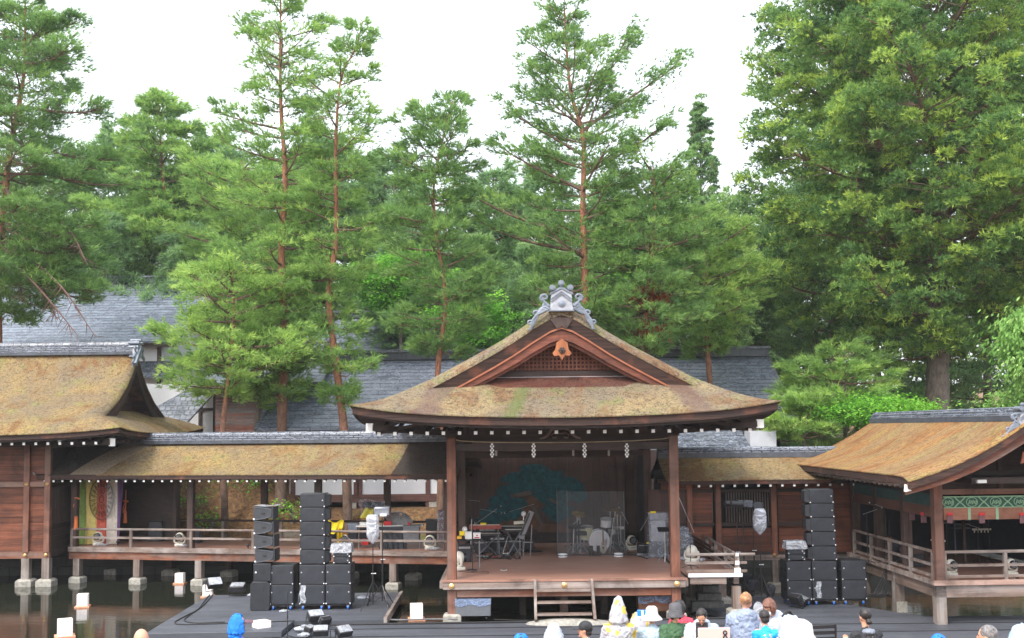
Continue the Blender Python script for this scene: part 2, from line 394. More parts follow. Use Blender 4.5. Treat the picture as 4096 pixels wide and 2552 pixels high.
# ================================================================== GROUND
WZ = -0.15
def gz(x, y):
    """height of the ground behind the pond"""
    b = min(1, max(0, (y-41.3)/3.2)); b = b*b*(3-2*b)
    m = math.exp(-((x+12.3)/3.0)**4)*min(1, max(0, (y-41.8)/4))
    return -.6 + b*2.5 + m*1.9 + max(0, y-46)*.05 + .10*noise.noise(Vector((x*.5, y*.5, 0)))
ys = [-30, -5, 5, 12, 18, 22, 26, 30, 35, 39, 41, 41.5]+[41.5+.35*i for i in range(1, 22)]+[50, 53, 57, 62, 70, 90, 140, 320]
xs = [-320, -120, -60, -40, -30]+[-26+.6*i for i in range(0, 92)]+[34, 45, 70, 130, 320]
g = MB(); W_ = len(xs)
for y in ys:
    for x in xs:
        if y > 41: z = gz(x, y)
        else: z = -.9
        if y < 24:
            z = max(-.9, (22.3-y)*.165) if y < 23 else -.9
        g.v.append((x, y, z))
g.f = [(j*W_+i, j*W_+i+1, (j+1)*W_+i+1, (j+1)*W_+i) for j in range(len(ys)-1) for i in range(W_-1)]
tag(g.build('ground', LITTER, ang=180), kind='structure')
pond = MB().add([(-60, 16, WZ), (60, 16, WZ), (60, 44, WZ), (-60, 44, WZ)], [(0, 1, 2, 3)]).build('pond_water', WATER); tag(pond, kind='structure')
m = MB(); rr_ = random.Random(21); x = -40
while x < 40:
    for r0 in range(4):
        xx = x+(.3 if r0 % 2 else 0); m.bx(xx+.01, xx+.59+.02*rr_.random(), 41.15+.03*rr_.random(), 41.5, -.6+r0*.38, -.6+r0*.38+.365)
    x += .6
m.bx(-40, 40, 41.3, 41.45, -.6, .9)
tag(m.build('retaining_wall', simple('dark_wet_stone', (.030,.030,.030), .6, 0, .5, 3, .4)), 'dark stone retaining wall at the back edge of the pond', 'wall')
# ---------------- stage-front plaza and the platform in the pond (black cloth over decking)
def slab(mb, poly, z0, z1):
    n = len(poly)
    mb.add([(x, y, z0) for x, y in poly]+[(x, y, z1) for x, y in poly], [tuple(range(n-1, -1, -1)), tuple(range(n, 2*n))]+[(i, (i+1) % n, n+(i+1) % n, n+i) for i in range(n)])
pl = MB()
slab(pl, [(-5.75, 18), (26, 18), (26, 29.62), (10.9, 29.62), (8.3, 33.4), (5.2, 33.4), (5.2, 31.6), (6.2, 29.62), (-5.75, 29.2)], -.5, 0.0)
plaza = pl.build('plaza', CLOTH); tag(plaza, kind='structure')
seam = MB()
for y in (28.6, 27.55, 26.4): seam.tube([(x, y+.02*math.sin(x*1.7), .006) for x in np.linspace(-5.7, 20, 40)], .013, 4)
seam.tube([(-5.75, 29.17, .02), (2, 29.35, .02), (6.2, 29.6, .02)], .03, 5)
seam.build('cloth_seam', RUBBER, plaza)
PZ = .13
plat = T('pond_platform', 'low black cloth-covered platform standing in the pond under the left speaker stacks', 'platform', (-6.4, 31, 0), world=True)
p = MB(); slab(p, [(-9.15, 27.6), (-5.8, 27.75), (-5.8, 29.2), (-3.45, 29.3), (-3.5, 34.1), (-9.3, 33.9)], PZ-.16, PZ); p.build('deck', CLOTH, plat, bevel=.01)
p = MB(); 
for x, y in ((-9.0, 27.8), (-7.4, 27.85), (-6, 27.9), (-9.1, 31), (-9.1, 33.7), (-3.6, 31.5), (-3.6, 33.9)): p.bx(x-.05, x+.05, y-.05, y+.05, -.8, PZ-.161)
p.build('support_post', BLACKM, plat)
p = MB(); p.beam((-3.4, 29.3, PZ-.06), (-3.45, 34.1, PZ-.06), .09, .2); p.build('edge_timber', WD_GREY_Z, plat)

# ================================================================== ROOF BUILDER
def irimoya(root, M, hw, hd, z0, tab, vv, gv, A, xu, mats, drop=.28, eth=.2):
    th, ed, up = mats
    P = lambda u: lerp_tab(tab, u)
    zc = P(gv+.45)
    def lift(x, y):
        u, v = hw-abs(x), hd-abs(y)
        return A*max((abs(x)/hw)**4*math.exp(-max(0, v)/1.8), (abs(y)/hd)**4*math.exp(-max(0, u)/1.8))
    def sk(x, y, dz=0, s=1.0): return (x*s, y*(1-(1-s)*hw/hd), z0+min(P(hw-abs(x)), P(hd-abs(y)), zc)+lift(x, y)+dz)
    def warp(t): return (2*t-1)
    m = MB().sheet(lambda a, b: sk(warp(a)*hw, warp(b)*hd), 81, 81, .03); tf(m, M)
    skirt = m.build('roof_skirt', th, root, ang=50)
    m = MB().sheet(lambda a, b: sk(warp(a)*hw, warp(b)*hd, -.033, .988), 61, 61, eth); tf(m, M); m.build('eave_edge', ed, root, ang=50)
    m = MB().sheet(lambda a, b: sk(warp(a)*hw, warp(b)*hd, -.036-eth, .965), 61, 61, .07); tf(m, M); m.build('eave_board', WD_DARK_X, root, ang=50)
    y0 = hd-vv
    def upf(x, y, dz=0, dy=0):
        d = min(1, (y0-abs(y))/.75); d = 1-math.sqrt(max(0, 1-(1-d)**2))
        return (x, y, z0+P(hw-abs(x))+.03-drop*d+dz)
    m = MB().sheet(lambda a, b: upf(warp(a)*xu, (1 if b > .5 else -1)*y0*abs(warp(b))**.5), 61, 61, .035); tf(m, M); m.build('upper_roof', th if up is None else up, root, ang=60)
    m = MB()
    n = 40
    for sgn in (-1, 1):      # thick cut edge of the thatch at each verge
        pts = [(-xu+2*xu*i/n) for i in range(n+1)]
        ztop = [z0+P(hw-abs(x))+.03-drop-.036 for x in pts]; zb = [z-(.50-.22*(abs(x)/xu)) for z, x in zip(ztop, pts)]
        ya, yb = sgn*(y0-.02), sgn*(y0-.65)
        vs = [(x, ya, z) for x, z in zip(pts, ztop)]+[(x, ya-sgn*.10, z) for x, z in zip(pts, zb)]+[(x, yb, z) for x, z in zip(pts, ztop)]+[(x, yb, z) for x, z in zip(pts, zb)]
        K = n+1
        fs = []
        for i in range(n):
            for a_, b_ in ((0, 1), (1, 3), (3, 2), (2, 0)): fs.append((a_*K+i, a_*K+i+1, b_*K+i+1, b_*K+i))
        m.add(vs, fs); tf(m, M); m.build('verge_edge', ed, root, ang=50); m = MB()
    return P, skirt
def band(P, hw, z0, xa, xb, top, bot, y0, y1, n=30, zmin=None):
    """board following the roof profile on both sides: polygon strip, thickness y0..y1"""
    m = MB()
    for s in (-1, 1):
        xs_ = [xa+(xb-xa)*i/n for i in range(n+1)]
        t = [z0+P(hw-x)-top for x in xs_]; b = [z0+P(hw-x)-bot(x) for x in xs_]
        if zmin is not None: b = [max(q, min(zmin, tt-.02)) for q, tt in zip(b, t)]
        vs = [(s*x, y, z) for y in (y0, y1) for zz in (t, b) for x, z in zip(xs_, zz)]; K = n+1; fs = []
        for i in range(n):
            for a_, b_ in ((0, 1), (1, 3), (3, 2), (2, 0)): fs.append((a_*K+i, a_*K+i+1, b_*K+i+1, b_*K+i))
        fs += [(0, K, 3*K, 2*K), (n, K+n, 3*K+n, 2*K+n)]
        m.add(vs, fs)
    return m
def studs(root, pts, r=.07, name='gilt_stud'):
    for p in pts:
        m = MB(); m.lathe([(0, 0), (r, 0), (r, .02), (r*.7, .035), (r*.65, .03), (r*.35, .045), (.001, .06)], n=14)
        tf(m, Matrix.Translation(p) @ Matrix.Rotation(R(90), 4, 'X')); m.build(name, GOLD, root)
PLASTER_O = simple('weathered_plaster', (.36,.38,.43), .7, 0, .25, 6, .1)
def oni(root, M, s=1.0):
    """ridge-end ornament: white plaster plate, three knobs, curling fins"""
    S = M @ Matrix.Diagonal((s*1.12, s, s, 1))
    m = MB().prism([(-.27, 0), (.27, 0), (.24, .42), (0, .56), (-.24, .42)], -.06, .3); tf(m, S); m.build('end_plate', PLASTER_O, root)
    m = MB()
    for k in (.0, .07):
        m.beam((-.25, -.075, .22+k), (0, -.075, .43+k), .02, .022); m.beam((.25, -.075, .22+k), (0, -.075, .43+k), .02, .022)
    m.lathe([(0, 0), (.085, 0), (.085, .03), (.05, .04), (0, .05)], n=14, M=Matrix.Translation((0, -.06, .17)) @ Matrix.Rotation(R(90), 4, 'X'))
    m.bx(-.3, .3, -.07, .32, -.03, .0); m.prism([(-.29, .40), (0, .57), (.29, .40), (.27, .46), (0, .64), (-.27, .46)], -.08, .33)
    tf(m, S); m.build('plate_trim', ONI, root)
    for x, z in ((-.21, .60), (0, .72), (.21, .60)):
        m = MB(); m.cyl((x, -.12, z), (x, .35, z), .075, n=14); m.cyl((x, -.135, z), (x, -.12, z), .045, n=12); tf(m, S); m.build('ridge_knob', ONI, root)
    for sg in (-1, 1):
        m = MB()
        def spiral(cx, cz, r0, turns, a0, th, dirn=1):
            pts = []; rr = []
            for i in range(22):
                t = i/21; a = a0+dirn*turns*2*math.pi*t; r_ = r0*(1-.8*t); pts.append((sg*(cx+r_*math.cos(a)), -.03, cz+r_*math.sin(a))); rr.append(th*(1-.5*t))
            m.tube(pts, rr, 7)
        def wave(pts, th):
            c = []; 
            for i in range(len(pts)-1):
                a, b = Vector(pts[i]), Vector(pts[i+1])
                for k in range(4): c.append(a.lerp(b, k/4))
            c.append(Vector(pts[-1])); m.tube([(sg*q.x, -.03, q.y) for q in c], [th*(1-.6*i/len(c)) for i in range(len(c))], 7)
        spiral(.40, .34, .10, 1.2, R(-60), .045); spiral(.36, .12, .09, 1.1, R(-80), .04); spiral(.62, -.08, .08, 1.2, R(200), .035, -1); spiral(.76, -.33, .07, 1.2, R(200), .03, -1)
        for k in range(4):
            wave([(.28+.05*k, .02-.02*k), (.40+.06*k, .10-.07*k), (.52+.06*k, .02-.10*k), (.58+.05*k, -.2-.10*k), (.68+.04*k, -.36-.05*k)], .05)
        wave([(.3, .1), (.42, .24), (.46, .4)], .05)
        tf(m, S); m.build('scroll_fin', ONI, root)
def rafters(root, M, xs_, y0, y1, z0, z1, s=.08, capmat=None, name='rafter'):
    for x in xs_:
        m = MB(); c = MB(); m.beam((x, y0, z0), (x, y1, z1), s, s); d = (Vector((x, y1, z1))-Vector((x, y0, z0))).normalized()
        c.box(Vector((x, y0, z0))-d*.006, (s*1.02, .012, s*1.02))
        tf(m, M); tf(c, M); r_ = m.build(name, WD_DARK_Y, root); c.build('white_end', capmat or WHITE, r_)
def railing(root, pts, hs, floor, sp=2.0, w_=.07, mat_=None, posts=True, top_ext=0, M=None):
    mat_ = mat_ or WD_GREY_X
    for a, b in zip(pts, pts[1:]):
        a, b = Vector(a), Vector(b); d = (b-a).normalized()
        for k, h in enumerate(hs):
            m = MB(); e = d*(top_ext if k == 0 else top_ext*.5)
            if k == 0: m.tube([a+Vector((0, 0, h))-e*0, b+Vector((0, 0, h))+e], .042, 8)
            else: m.beam(a+Vector((0, 0, h)), b+Vector((0, 0, h))+e, .05, .07)
            if M: tf(m, M)
            m.build('rail', mat_, root)
        if posts:
            n = max(1, round((b-a).length/sp))
            for i in range(n+1):
                p_ = a.lerp(b, i/n); m = MB().bx(p_.x-.045, p_.x+.045, p_.y-.045, p_.y+.045, floor, p_.z+hs[0]-.03)
                if M: tf(m, M)
                m.build('rail_post', WD_GREY_Z, root)
def stone_base(root, x, y, z=WZ, s=.25, h=.26, M=None):
    m = MB(); m.add([(x-s, y-s, z-.6), (x+s, y-s, z-.6), (x+s, y+s, z-.6), (x-s, y+s, z-.6), (x-s, y-s, z+h*.75), (x+s, y-s, z+h*.75), (x+s, y+s, z+h*.75), (x-s, y+s, z+h*.75),
        (x-s*.75, y-s*.75, z+h), (x+s*.75, y-s*.75, z+h), (x+s*.75, y+s*.75, z+h), (x-s*.75, y+s*.75, z+h)],
        [(0,1,5,4),(1,2,6,5),(2,3,7,6),(3,0,4,7),(4,5,9,8),(5,6,10,9),(6,7,11,10),(7,4,8,11),(8,9,10,11)])
    if M: tf(m, M)
    m.build('stone_base', STONE, root)

# ================================================================== MAIN STAGE
CX, YF = 1.33, 29.9; FZ = 1.07
stage = T('noh_stage', 'open wooden stage with four posts under a big mossy hip-and-gable thatched roof', 'stage', (CX, 33, 0), world=True)
TABM = [(0,0),(.8,.44),(1.64,.91),(2.15,1.19),(2.66,1.45),(3.16,1.72),(3.67,2.00),(4.18,2.30),(4.69,2.64),(5.15,2.92),(5.45,3.02)]
MS = FR(CX, 32.95)
P, skm = irimoya(stage, MS, 5.45, 5.15, 5.36, TABM, 1.4, 2.15, .38, 3.95, (THATCH_M, EDGE, THATCH))
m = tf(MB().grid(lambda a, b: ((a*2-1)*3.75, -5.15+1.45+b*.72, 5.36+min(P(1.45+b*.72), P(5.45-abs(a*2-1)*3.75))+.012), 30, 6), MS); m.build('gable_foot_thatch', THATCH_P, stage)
def gab(m, name, mt, par=None): return tf(m, MS).build(name, mt, par or stage)
brg = gab(band(P, 5.45, 5.36, 0, 3.86, .64, lambda x: .93-.05*x, -5.15+1.50, -5.15+1.60, 40), 'barge_board', WD_BARGE)
gab(band(P, 5.45, 5.36, 0, 3.9, .60, lambda x: .65, -5.15+1.44, -5.15+1.50, 40), 'barge_moulding', simple('orange_edge_wood', (.30,.10,.048), .5, 0, .25, 5), brg)
gab(band(P, 5.45, 5.36, 0, 3.6, .76, lambda x: 1.03-.06*x, -5.15+1.61, -5.15+1.72, 40), 'inner_barge_board', WD_BARGE, brg)
gab(MB().prism([(-.33, 8.03), (.33, 8.03), (.12, 7.72), (0, 7.80), (-.12, 7.72)], -5.15+1.40, -5.15+1.46), 'apex_plate', WD_DARK_Z)
# gable wall with lattice
zb = 6.46
m = MB().prism([(-2.9, zb), (2.9, zb), (0, 8.0)], -5.15+2.2, -5.15+2.3); gw = gab(m, 'gable_wall', simple('gable_backing', (.10,.035,.025), .8))
m = MB()
for i in range(-24, 25):
    x = i*.108; h = 8.02-(abs(x)/2.9)*(8.0-zb)-.22
    if h > zb+.22: m.bx(x-.02, x+.02, -5.15+2.14, -5.15+2.17, zb+.2, h)
for j in range(9):
    z = zb+.24+j*.108; hw_ = (8.0-z-.20)/(8.0-zb)*2.9
    if hw_ > .1: m.bx(-hw_, hw_, -5.15+2.172, -5.15+2.197, z-.02, z+.02)
gab(m, 'lattice', wood('lattice_wood', (.16,.05,.03), (.30,.11,.06), 'z', None, 0), gw)
m = MB().bx(-2.2, 2.2, -5.15+2.05, -5.15+2.18, zb+.02, zb+.17); gab(m, 'gable_beam', WD_DARK_X)
m = MB().bx(-2.75, 2.75, -5.15+1.98, -5.15+2.04, zb-.04, zb+.02); gab(m, 'gable_sill', PLASTER_G)
# gable pendant
pd = [(-.17,.0),(-.21,-.22),(-.30,-.33),(-.24,-.42),(-.10,-.40),(-.05,-.46),(0,-.55),(.05,-.46),(.10,-.40),(.24,-.42),(.30,-.33),(.21,-.22),(.17,0),(0,.12)]
m = MB().prism([(x*.85, 7.36+z*.85) for x, z in pd], -5.15+1.38, -5.15+1.44); pdn = gab(m, 'gable_pendant', WD_PEND)
m = MB(); 
for k in range(6): m.ell((.055*math.cos(k*math.pi/3), -5.15+1.36, 7.15+.055*math.sin(k*math.pi/3)), (.04, .025, .04), 8, 6)
m.ell((0, -5.15+1.34, 7.15), (.035, .04, .035), 8, 6); gab(m, 'pendant_flower', WD_DARK_Z, pdn)
oni(stage, FR(CX, 32.95-5.15+1.35, 0, 8.22), 1.0)
m = MB().bx(-.24, .24, -3.4, 3.4, 8.22, 8.62); m.tube([(0, -3.6, 8.66), (0, 3.6, 8.66)], .12, 8); gab(m, 'ridge_tiles', RIDGE)
m = MB().bx(-.32, .32, -3.75, 3.6, 8.12, 8.21); gab(m, 'ridge_foot', THATCH_W)
# rafters
rafters(stage, MS, [-4.78+.4155*i for i in range(24)], -4.55, -2.2, 4.99, 5.32, .085)
for sg in (-1, 1):
    m = MB().beam((CX+sg*4.95, 32.95-4.75, 5.15), (CX+sg*3.0, 29.9, 4.98), .14, .16); hp = m.build('hip_rafter', WD_DARK_Y, stage)
    m = MB().box((CX+sg*4.99, 32.95-4.79, 5.15), (.16, .10, .22), R(-sg*40)); m.build('hip_rafter_end', WHITE, hp)
    r_ = MB()
    for i in range(20): y = 28.7+.42*i; r_.beam((CX+sg*4.9, y, 5.02), (CX+sg*3.0, y, 5.35), .08, .08)
    r_.build('side_rafter_row', WD_DARK_X, stage)
# posts
PX = [CX-3.0, CX+3.0]
for x in PX:
    for y, zb_, mt in ((YF, .15, WD_RED_Z), (YF+6, -.1, WD_DARK_Z)):
        MB().bx(x-.125, x+.125, y-.125, y+.125, zb_, 4.86).build('post', mt, stage, bevel=.012)
        m = MB(); m.bx(x-.16, x+.16, y-.16, y+.16, 4.862, 4.97); m.bx(x-.45, x+.45, y-.07, y+.07, 4.972, 5.06)
        for k in (-.38, 0, .38): m.bx(x+k-.08, x+k+.08, y-.09, y+.09, 5.062, 5.14)
        m.build('bracket', WD_DARK_X, stage)
        stone_base(stage, x, y, -.02, .24, .19)
m = MB(); m.bx(PX[0]+.126, PX[1]-.126, YF-.09, YF+.09, 4.5, 4.70); m.build('lintel', WD_DARK_X, stage, bevel=.01)
m = MB(); m.bx(PX[0]+.126, PX[1]-.126, YF-.05, YF+.05, 4.72, 4.78); m.bx(PX[0]-.6, PX[1]+.6, YF-.06, YF+.06, 5.145, 5.24); m.build('eave_beam', WD_DARK_X, stage)
m = MB(); m.bx(PX[0], PX[1], YF+.1, YF+.13, 4.78, 5.25); m.build('frieze_panel', WD_DARK_X, stage)
m = MB(); m.bx(PX[0]+.126, PX[1]-.126, YF+5.9, YF+6.1, 4.14, 4.36); m.bx(PX[0]-.1, PX[1]+.1, YF+5.95, YF+6.05, 4.75, 5.0); m.build('rear_lintel', WD_DARK_X, stage)
for x in PX:
    m = MB(); m.bx(x-.07, x+.07, YF+.126, YF+5.87, 4.5, 4.70); m.build('side_beam', WD_DARK_Y, stage)
# curved strut (frog-leg) over the lintel
m = MB()
for s in (-1, 1):
    c = [(0, .33), (.12, .33), (.25, .27), (.33, .13), (.44, .05), (.56, .015)]
    m.tube([(CX-.05+s*x, YF-.1, 4.79+z*.95) for x, z in c], [.05, .05, .045, .05, .035, .02], 8)
    m.tube([(CX-.05+s*x, YF-.1, 4.79+z) for x, z in [(0, .16), (.14, .18), (.24, .12), (.2, .04), (.1, .05)]], .025, 6)
m.build('carved_strut', wood('carved_wood', (.10,.06,.05), (.25,.17,.14), 'x', None, 0), stage)
# floor, edge beams
MB().bx(CX-3.22, CX+3.22, YF-.2, YF+9.2, FZ-.06, FZ).build('floor', FLOOR, stage)
m = MB().bx(CX-3.26, CX+3.26, YF-.26, YF-.201, FZ-.05, FZ+.006); m.build('floor_edge', wood('pale_edge', (.30,.15,.11), (.5,.28,.21), 'x', None, 0), stage)
m = MB().bx(CX-3.24, CX+3.24, YF-.24, YF+.0, FZ-.25, FZ-.061); m.build('edge_beam', WD_GREY_X, stage, bevel=.01)
m = MB().bx(CX-2.87, CX+2.87, YF-.12, YF+.05, .60, .815); m.build('lower_beam', WD_RED_X, stage, bevel=.01)
for x in (CX-3.24, CX+3.24): MB().bx(x-.1, x+.1, YF+.01, YF+9.2, FZ-.25, FZ-.061).build('side_edge_beam', WD_GREY_X, stage)
m = MB()
for x in (CX-1.1, CX+.02, CX+1.2): 
    for y in (YF+1.6, YF+4): MB().bx(x-.09, x+.09, y-.09, y+.09, -.3, FZ-.07).build('floor_stilt', WD_DARK_Z, stage)
MB().bx(CX-.1, CX+.1, YF-.02, YF+.14, .12, .59).build('middle_strut', WD_DARK_Z, stage)
studs(stage, [(CX-3.0, YF-.241, FZ-.15), (CX, YF-.241, FZ-.15), (CX+3.0, YF-.241, FZ-.15)], .075)
# back wall, side walls
YB = YF+9.05
m = MB(); n_ = 22
for i in range(n_):
    x0 = PX[0]-.2+i*6.4/n_; m.bx(x0+.004, x0+6.4/n_-.004, YB, YB+.05+.008*(i % 3), 1.42, 5.0)
m.build('back_wall', wood('back_plank', (.045,.027,.023), (.10,.058,.046), 'z', None, .3), stage)
MB().bx(PX[0]-.2, PX[1]+.2, YB+.08, YB+.12, -.5, 5.3).build('wall_backing', WD_DARK_Z, stage)
m = MB().bx(PX[0]-.2, PX[1]+.2, YB-.04, YB, 1.30, 1.42); m.build('wall_sill', WD_DARK_X, stage)
m = MB()
for i in range(9): m.bx(PX[0]-.15+i*.7, PX[0]+.53+i*.7, YB-.02, YB+.03, FZ+.01, 1.30)
m.build('wall_base_panel', WD_DARK_X, stage)
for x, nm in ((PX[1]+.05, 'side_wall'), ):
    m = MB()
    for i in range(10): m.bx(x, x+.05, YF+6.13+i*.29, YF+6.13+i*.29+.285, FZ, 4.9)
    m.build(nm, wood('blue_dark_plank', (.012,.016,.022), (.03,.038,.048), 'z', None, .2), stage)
m = MB()
for x in (PX[0]-.25, ):
    m.bx(x-.08, x+.08, YB-.08, YB+.08, FZ, 4.9)
    m.bx(x+.35, x+.37, YF+6.2, YF+8.9, FZ+.9, FZ+.96)
m.build('rear_corner_post', WD_DARK_Z, stage)
# painted pine on the back wall
def blob(px, py, w_, h_, seed, n=26, rough=.18):
    r_ = random.Random(seed); out_ = []
    for i in range(n):
        a = 2*math.pi*i/n; k = 1+rough*(noise.noise(Vector((math.cos(a)*2.2, math.sin(a)*2.2, seed*3.1)))*1.6)+(.06 if i % 2 else -.05)
        out_.append((px+w_*k*math.cos(a), py+h_*k*math.sin(a)))
    return out_
def painted(polys, name, mt, par, d):
    m = MB()
    for k, q in enumerate(polys):
        v = [at(x, y, YB) for x, y in q]
        m.add([(p_.x, YB-d-.0012*k, p_.z) for p_ in v]+[(p_.x, YB+.002, p_.z) for p_ in v], [tuple(range(len(v)-1, -1, -1))]+[((i+1) % len(v), i, len(v)+i, len(v)+(i+1) % len(v)) for i in range(len(v))])
    return m.build(name, mt, par, smooth=False)
PAINT_G = simple('teal_paint', (.010,.075,.090), .8, 0, .6, 8); PAINT_B = simple('brown_paint', (.12,.062,.036), .8, 0, .4, 4); PAINT_O = simple('grey_paint', (.11,.09,.075), .8, 0, .3, 4)
painted([[(2020,2060),(2100,2045),(2150,2055),(2160,2090),(2205,2130),(2160,2128),(2110,2100),(2040,2120),(1990,2128),(1960,2120)],
         [(2080,2040),(2120,1985),(2180,1975),(2175,2010),(2120,2050)], [(2170,2095),(2260,2100),(2290,2128),(2150,2128)]], 'painted_trunk', PAINT_B, stage, .006)
painted([blob(2135,1880,60,24,1), blob(2085,1915,75,28,2), blob(2190,1900,70,20,3), blob(2250,1935,70,30,4), blob(2140,1950,95,36,5), blob(2040,1965,60,28,6),
         blob(2290,1945,45,22,7), blob(2215,1985,75,35,8), blob(2010,2010,60,30,9), blob(1985,2055,60,35,10), blob(1945,2085,55,22,12), blob(2060,2015,50,22,13), blob(2235,2040,60,42,14), blob(2310,1980,40,30,15), blob(2040,2050,55,28,16)], 'painted_pine_pads', PAINT_G, stage, .012)
painted([[(2118,2020),(2140,2025),(2172,2095),(2162,2128),(2150,2128),(2158,2098)], [(2040,1978),(2120,1962),(2130,1978),(2090,1985),(2045,1992)], [(2195,1990),(2230,2005),(2235,2020),(2200,2004)]], 'painted_branch', PAINT_O, stage, .034)
# steps
st = T('wooden_steps', 'pale wooden steps leaning against the middle of the stage front', 'steps', (2245/147-12.6, 29.3, 0), world=True)
sx0, sx1 = at(2140, 2300, 29.4).x, at(2368, 2300, 29.4).x
for x, nm in ((sx0, 'stringer'), (sx1, 'stringer')): MB().beam((x, 29.62, 1.05), (x+(.0 if x < 1 else .03), 29.0, .10), .07, .16).build(nm, WD_GREY_Z, st)
for z, y in ((.80, 29.48), (.52, 29.30), (.24, 29.12)): MB().bx(sx0+.036, sx1-.036, y-.12, y+.12, z-.02, z+.03).build('tread', WD_GREY_X, st, bevel=.006)
rk = MB().ell((1.4, 29.12, -.02), (1.15, .35, .16), 26, 8); rk.v = [(x, y, z+.02*noise.noise(Vector((x*3, y*3, z*3)))) for x, y, z in rk.v]
tag(rk.build('stepping_stone', STONE), 'long flat natural stone lying under the stage steps', 'stone')
# rope and paper streamers
rp = MB(); pts = []
for i in range(41):
    t = i/40; pts.append((CX-2.87+5.74*t, YF-.14, 4.80-.10*math.sin(math.pi*t)**.5))
rp.tube(pts, .012, 5); tag(rp.build('straw_rope', simple('straw', (.42,.34,.20), .9)), 'thin sacred straw rope strung across the top of the stage opening', 'rope')
def streamer(px, py0, py1, Y, lab, s=1.0, name='paper_streamer'):
    a = at(px, py0, Y); b = at(px, py1, Y); t_ = T(name, lab, 'paper streamer', a, group='white paper streamers')
    n = 7; h = (a.z-b.z)/n
    for s_ in (-1, 1):
        m = MB()
        for i in range(n): m.box((s_*.022*s+(.013*s if i % 2 else -.013*s)*s_, 0, -h*(i+.5)), (.040*s, .008, h*.9), 0, R(8 if i % 2 else -8), R(s_*14))
        m.build('paper_strip', WHITE, t_)
    return t_
for k, px in enumerate((1968, 2134, 2338, 2507)):
    streamer(px, 1773, 1830, YF-.15, ['white zigzag paper streamer hanging nearest the left front post', 'white zigzag paper streamer above the painted pine, second from left', 'white zigzag paper streamer third from the left under the lintel', 'white zigzag paper streamer hanging nearest the right front post'][k])
for k, (px, l) in enumerate(((1985, 'small dim paper streamer in the shade behind the leftmost front one'), (2293, 'small dim paper streamer on the rear beam left of the third front one'), (2435, 'small dim paper streamer on the rear beam left of the rightmost front one'))):
    streamer(px, 1800, 1824, YF+5.8, l, .7)

# ---------------- side veranda at stage right
ver = T('side_veranda', 'weathered railed veranda on stilts along the right side of the stage', 'veranda', (5.4, 33, 0), world=True)
VX0, VX1, VY0, VY1 = CX+3.36, 6.12, 30.05, 36.2
MB().bx(VX0, VX1, VY0, VY1, FZ-.04, FZ).build('floor', FLOOR, ver)
MB().bx(VX0, VX1+.03, VY0-.06, VY0-.001, FZ-.03, FZ+.07).build('white_sill', PLASTER, ver)
MB().bx(VX0+.05, VX1-.4, VY0-.02, VY0+.14, FZ-.22, FZ-.041).build('front_beam', WD_GREY_X, ver)
MB().bx(VX1-.16, VX1-.02, VY0+.2, VY1, FZ-.25, FZ-.041).build('side_beam', WD_GREY_X, ver)
for x, y in ((VX1-.12, VY0+.12), (VX1-.12, VY0+2.2), (VX1-.12, VY0+4.4), (VX1-.9, VY0+2.6)):
    MB().bx(x-.11, x+.11, y-.11, y+.11, .1, FZ-.3).build('stilt', WD_GREY_Z, ver); stone_base(ver, x, y, -.02, .24, .2)
railing(ver, [(VX0-.05, VY0+.05, FZ), (VX1-.05, VY0+.05, FZ)], (.56, .34, .12), FZ+.07, 2, posts=False, top_ext=.45)
railing(ver, [(VX1-.1, VY1, FZ), (VX1-.1, VY0+.1, FZ)], (.56, .34, .12), FZ, 1.5)
m = MB()
m.bx(VX1-.16, VX1-.04, VY0-.02, VY0+.1, FZ, FZ+.6); m.build('newel', WD_GREY_Z, ver)
for z, sz in ((.56, .085), (.34, .11), (.12, .17)): MB().bx(VX1-.1-sz/2, VX1-.1+sz/2, VY0-.045, VY0-.022, FZ+z-sz/2, FZ+z+sz/2).build('white_end_cap', WHITE, ver)
m = MB(); 
for i in range(3): m.bx(5.0+.22*i, 5.9, 31.4+.35*i, 31.72+.35*i, -.1, .16+.17*i)
tag(m.build('stone_steps', simple('dark_stone', (.13,.13,.125), .85, 0, .4, 7, .3)), 'dark stacked stone blocks under the veranda right of the stage', 'stone steps')
# ================================================================== BRIDGE CORRIDOR (left)
AB = -math.atan2(2.75, 13.4)
MBR = FR(-2.05, 36.3, AB)
br = T('bridge_corridor', 'long roofed wooden bridge on stilts over the pond, left of the stage', 'covered bridge', (-9, 38, 0), world=True)
def B(m, name, mt, par=None, **k): return tf(m, MBR).build(name, mt, par or br, **k)
LB = 13.9; BF = 1.10
B(MB().bx(-LB, .15, 0, 2.5, BF-.05, BF), 'floor', FLOOR)
B(MB().bx(-LB, .15, -.07, -.001, BF-.16, BF+.01), 'floor_edge', WD_GREY_X)
B(MB().bx(-LB, .15, 0, .14, BF-.42, BF-.17), 'front_beam', WD_RED_X)
B(MB().bx(-LB, .15, 2.3, 2.45, BF-.42, BF-.06), 'rear_beam', WD_DARK_X)
FP = [-13.75, -9.3, -4.65, -.15]
for x in FP:
    for y, c in ((.1, WD_DARK_Z), (2.35, WD_DARK_Z)):
        xx = x+(1.7 if y > 1 else 0)
        if xx > -.1: continue
        B(MB().bx(xx-.11, xx+.11, y-.1, y+.1, BF, 3.62), 'post', c, bevel=.01)
for i in range(7):
    x = -13.6+i*2.32
    for y in (.1, 2.35):
        if x > 0: continue
        B(MB().bx(x-.12, x+.12, y-.12, y+.12, .1, BF-.42), 'stilt', WD_GREY_Z if y < 1 else WD_DARK_Z); stone_base(br, x, y, WZ, .22 if y < 1 else .24, .22, MBR)
B(MB().bx(-LB, .1, .02, .18, 3.44, 3.54), 'front_plate', WD_DARK_X); B(MB().bx(-LB, .1, 2.27, 2.43, 3.44, 3.54), 'rear_plate', WD_DARK_X)
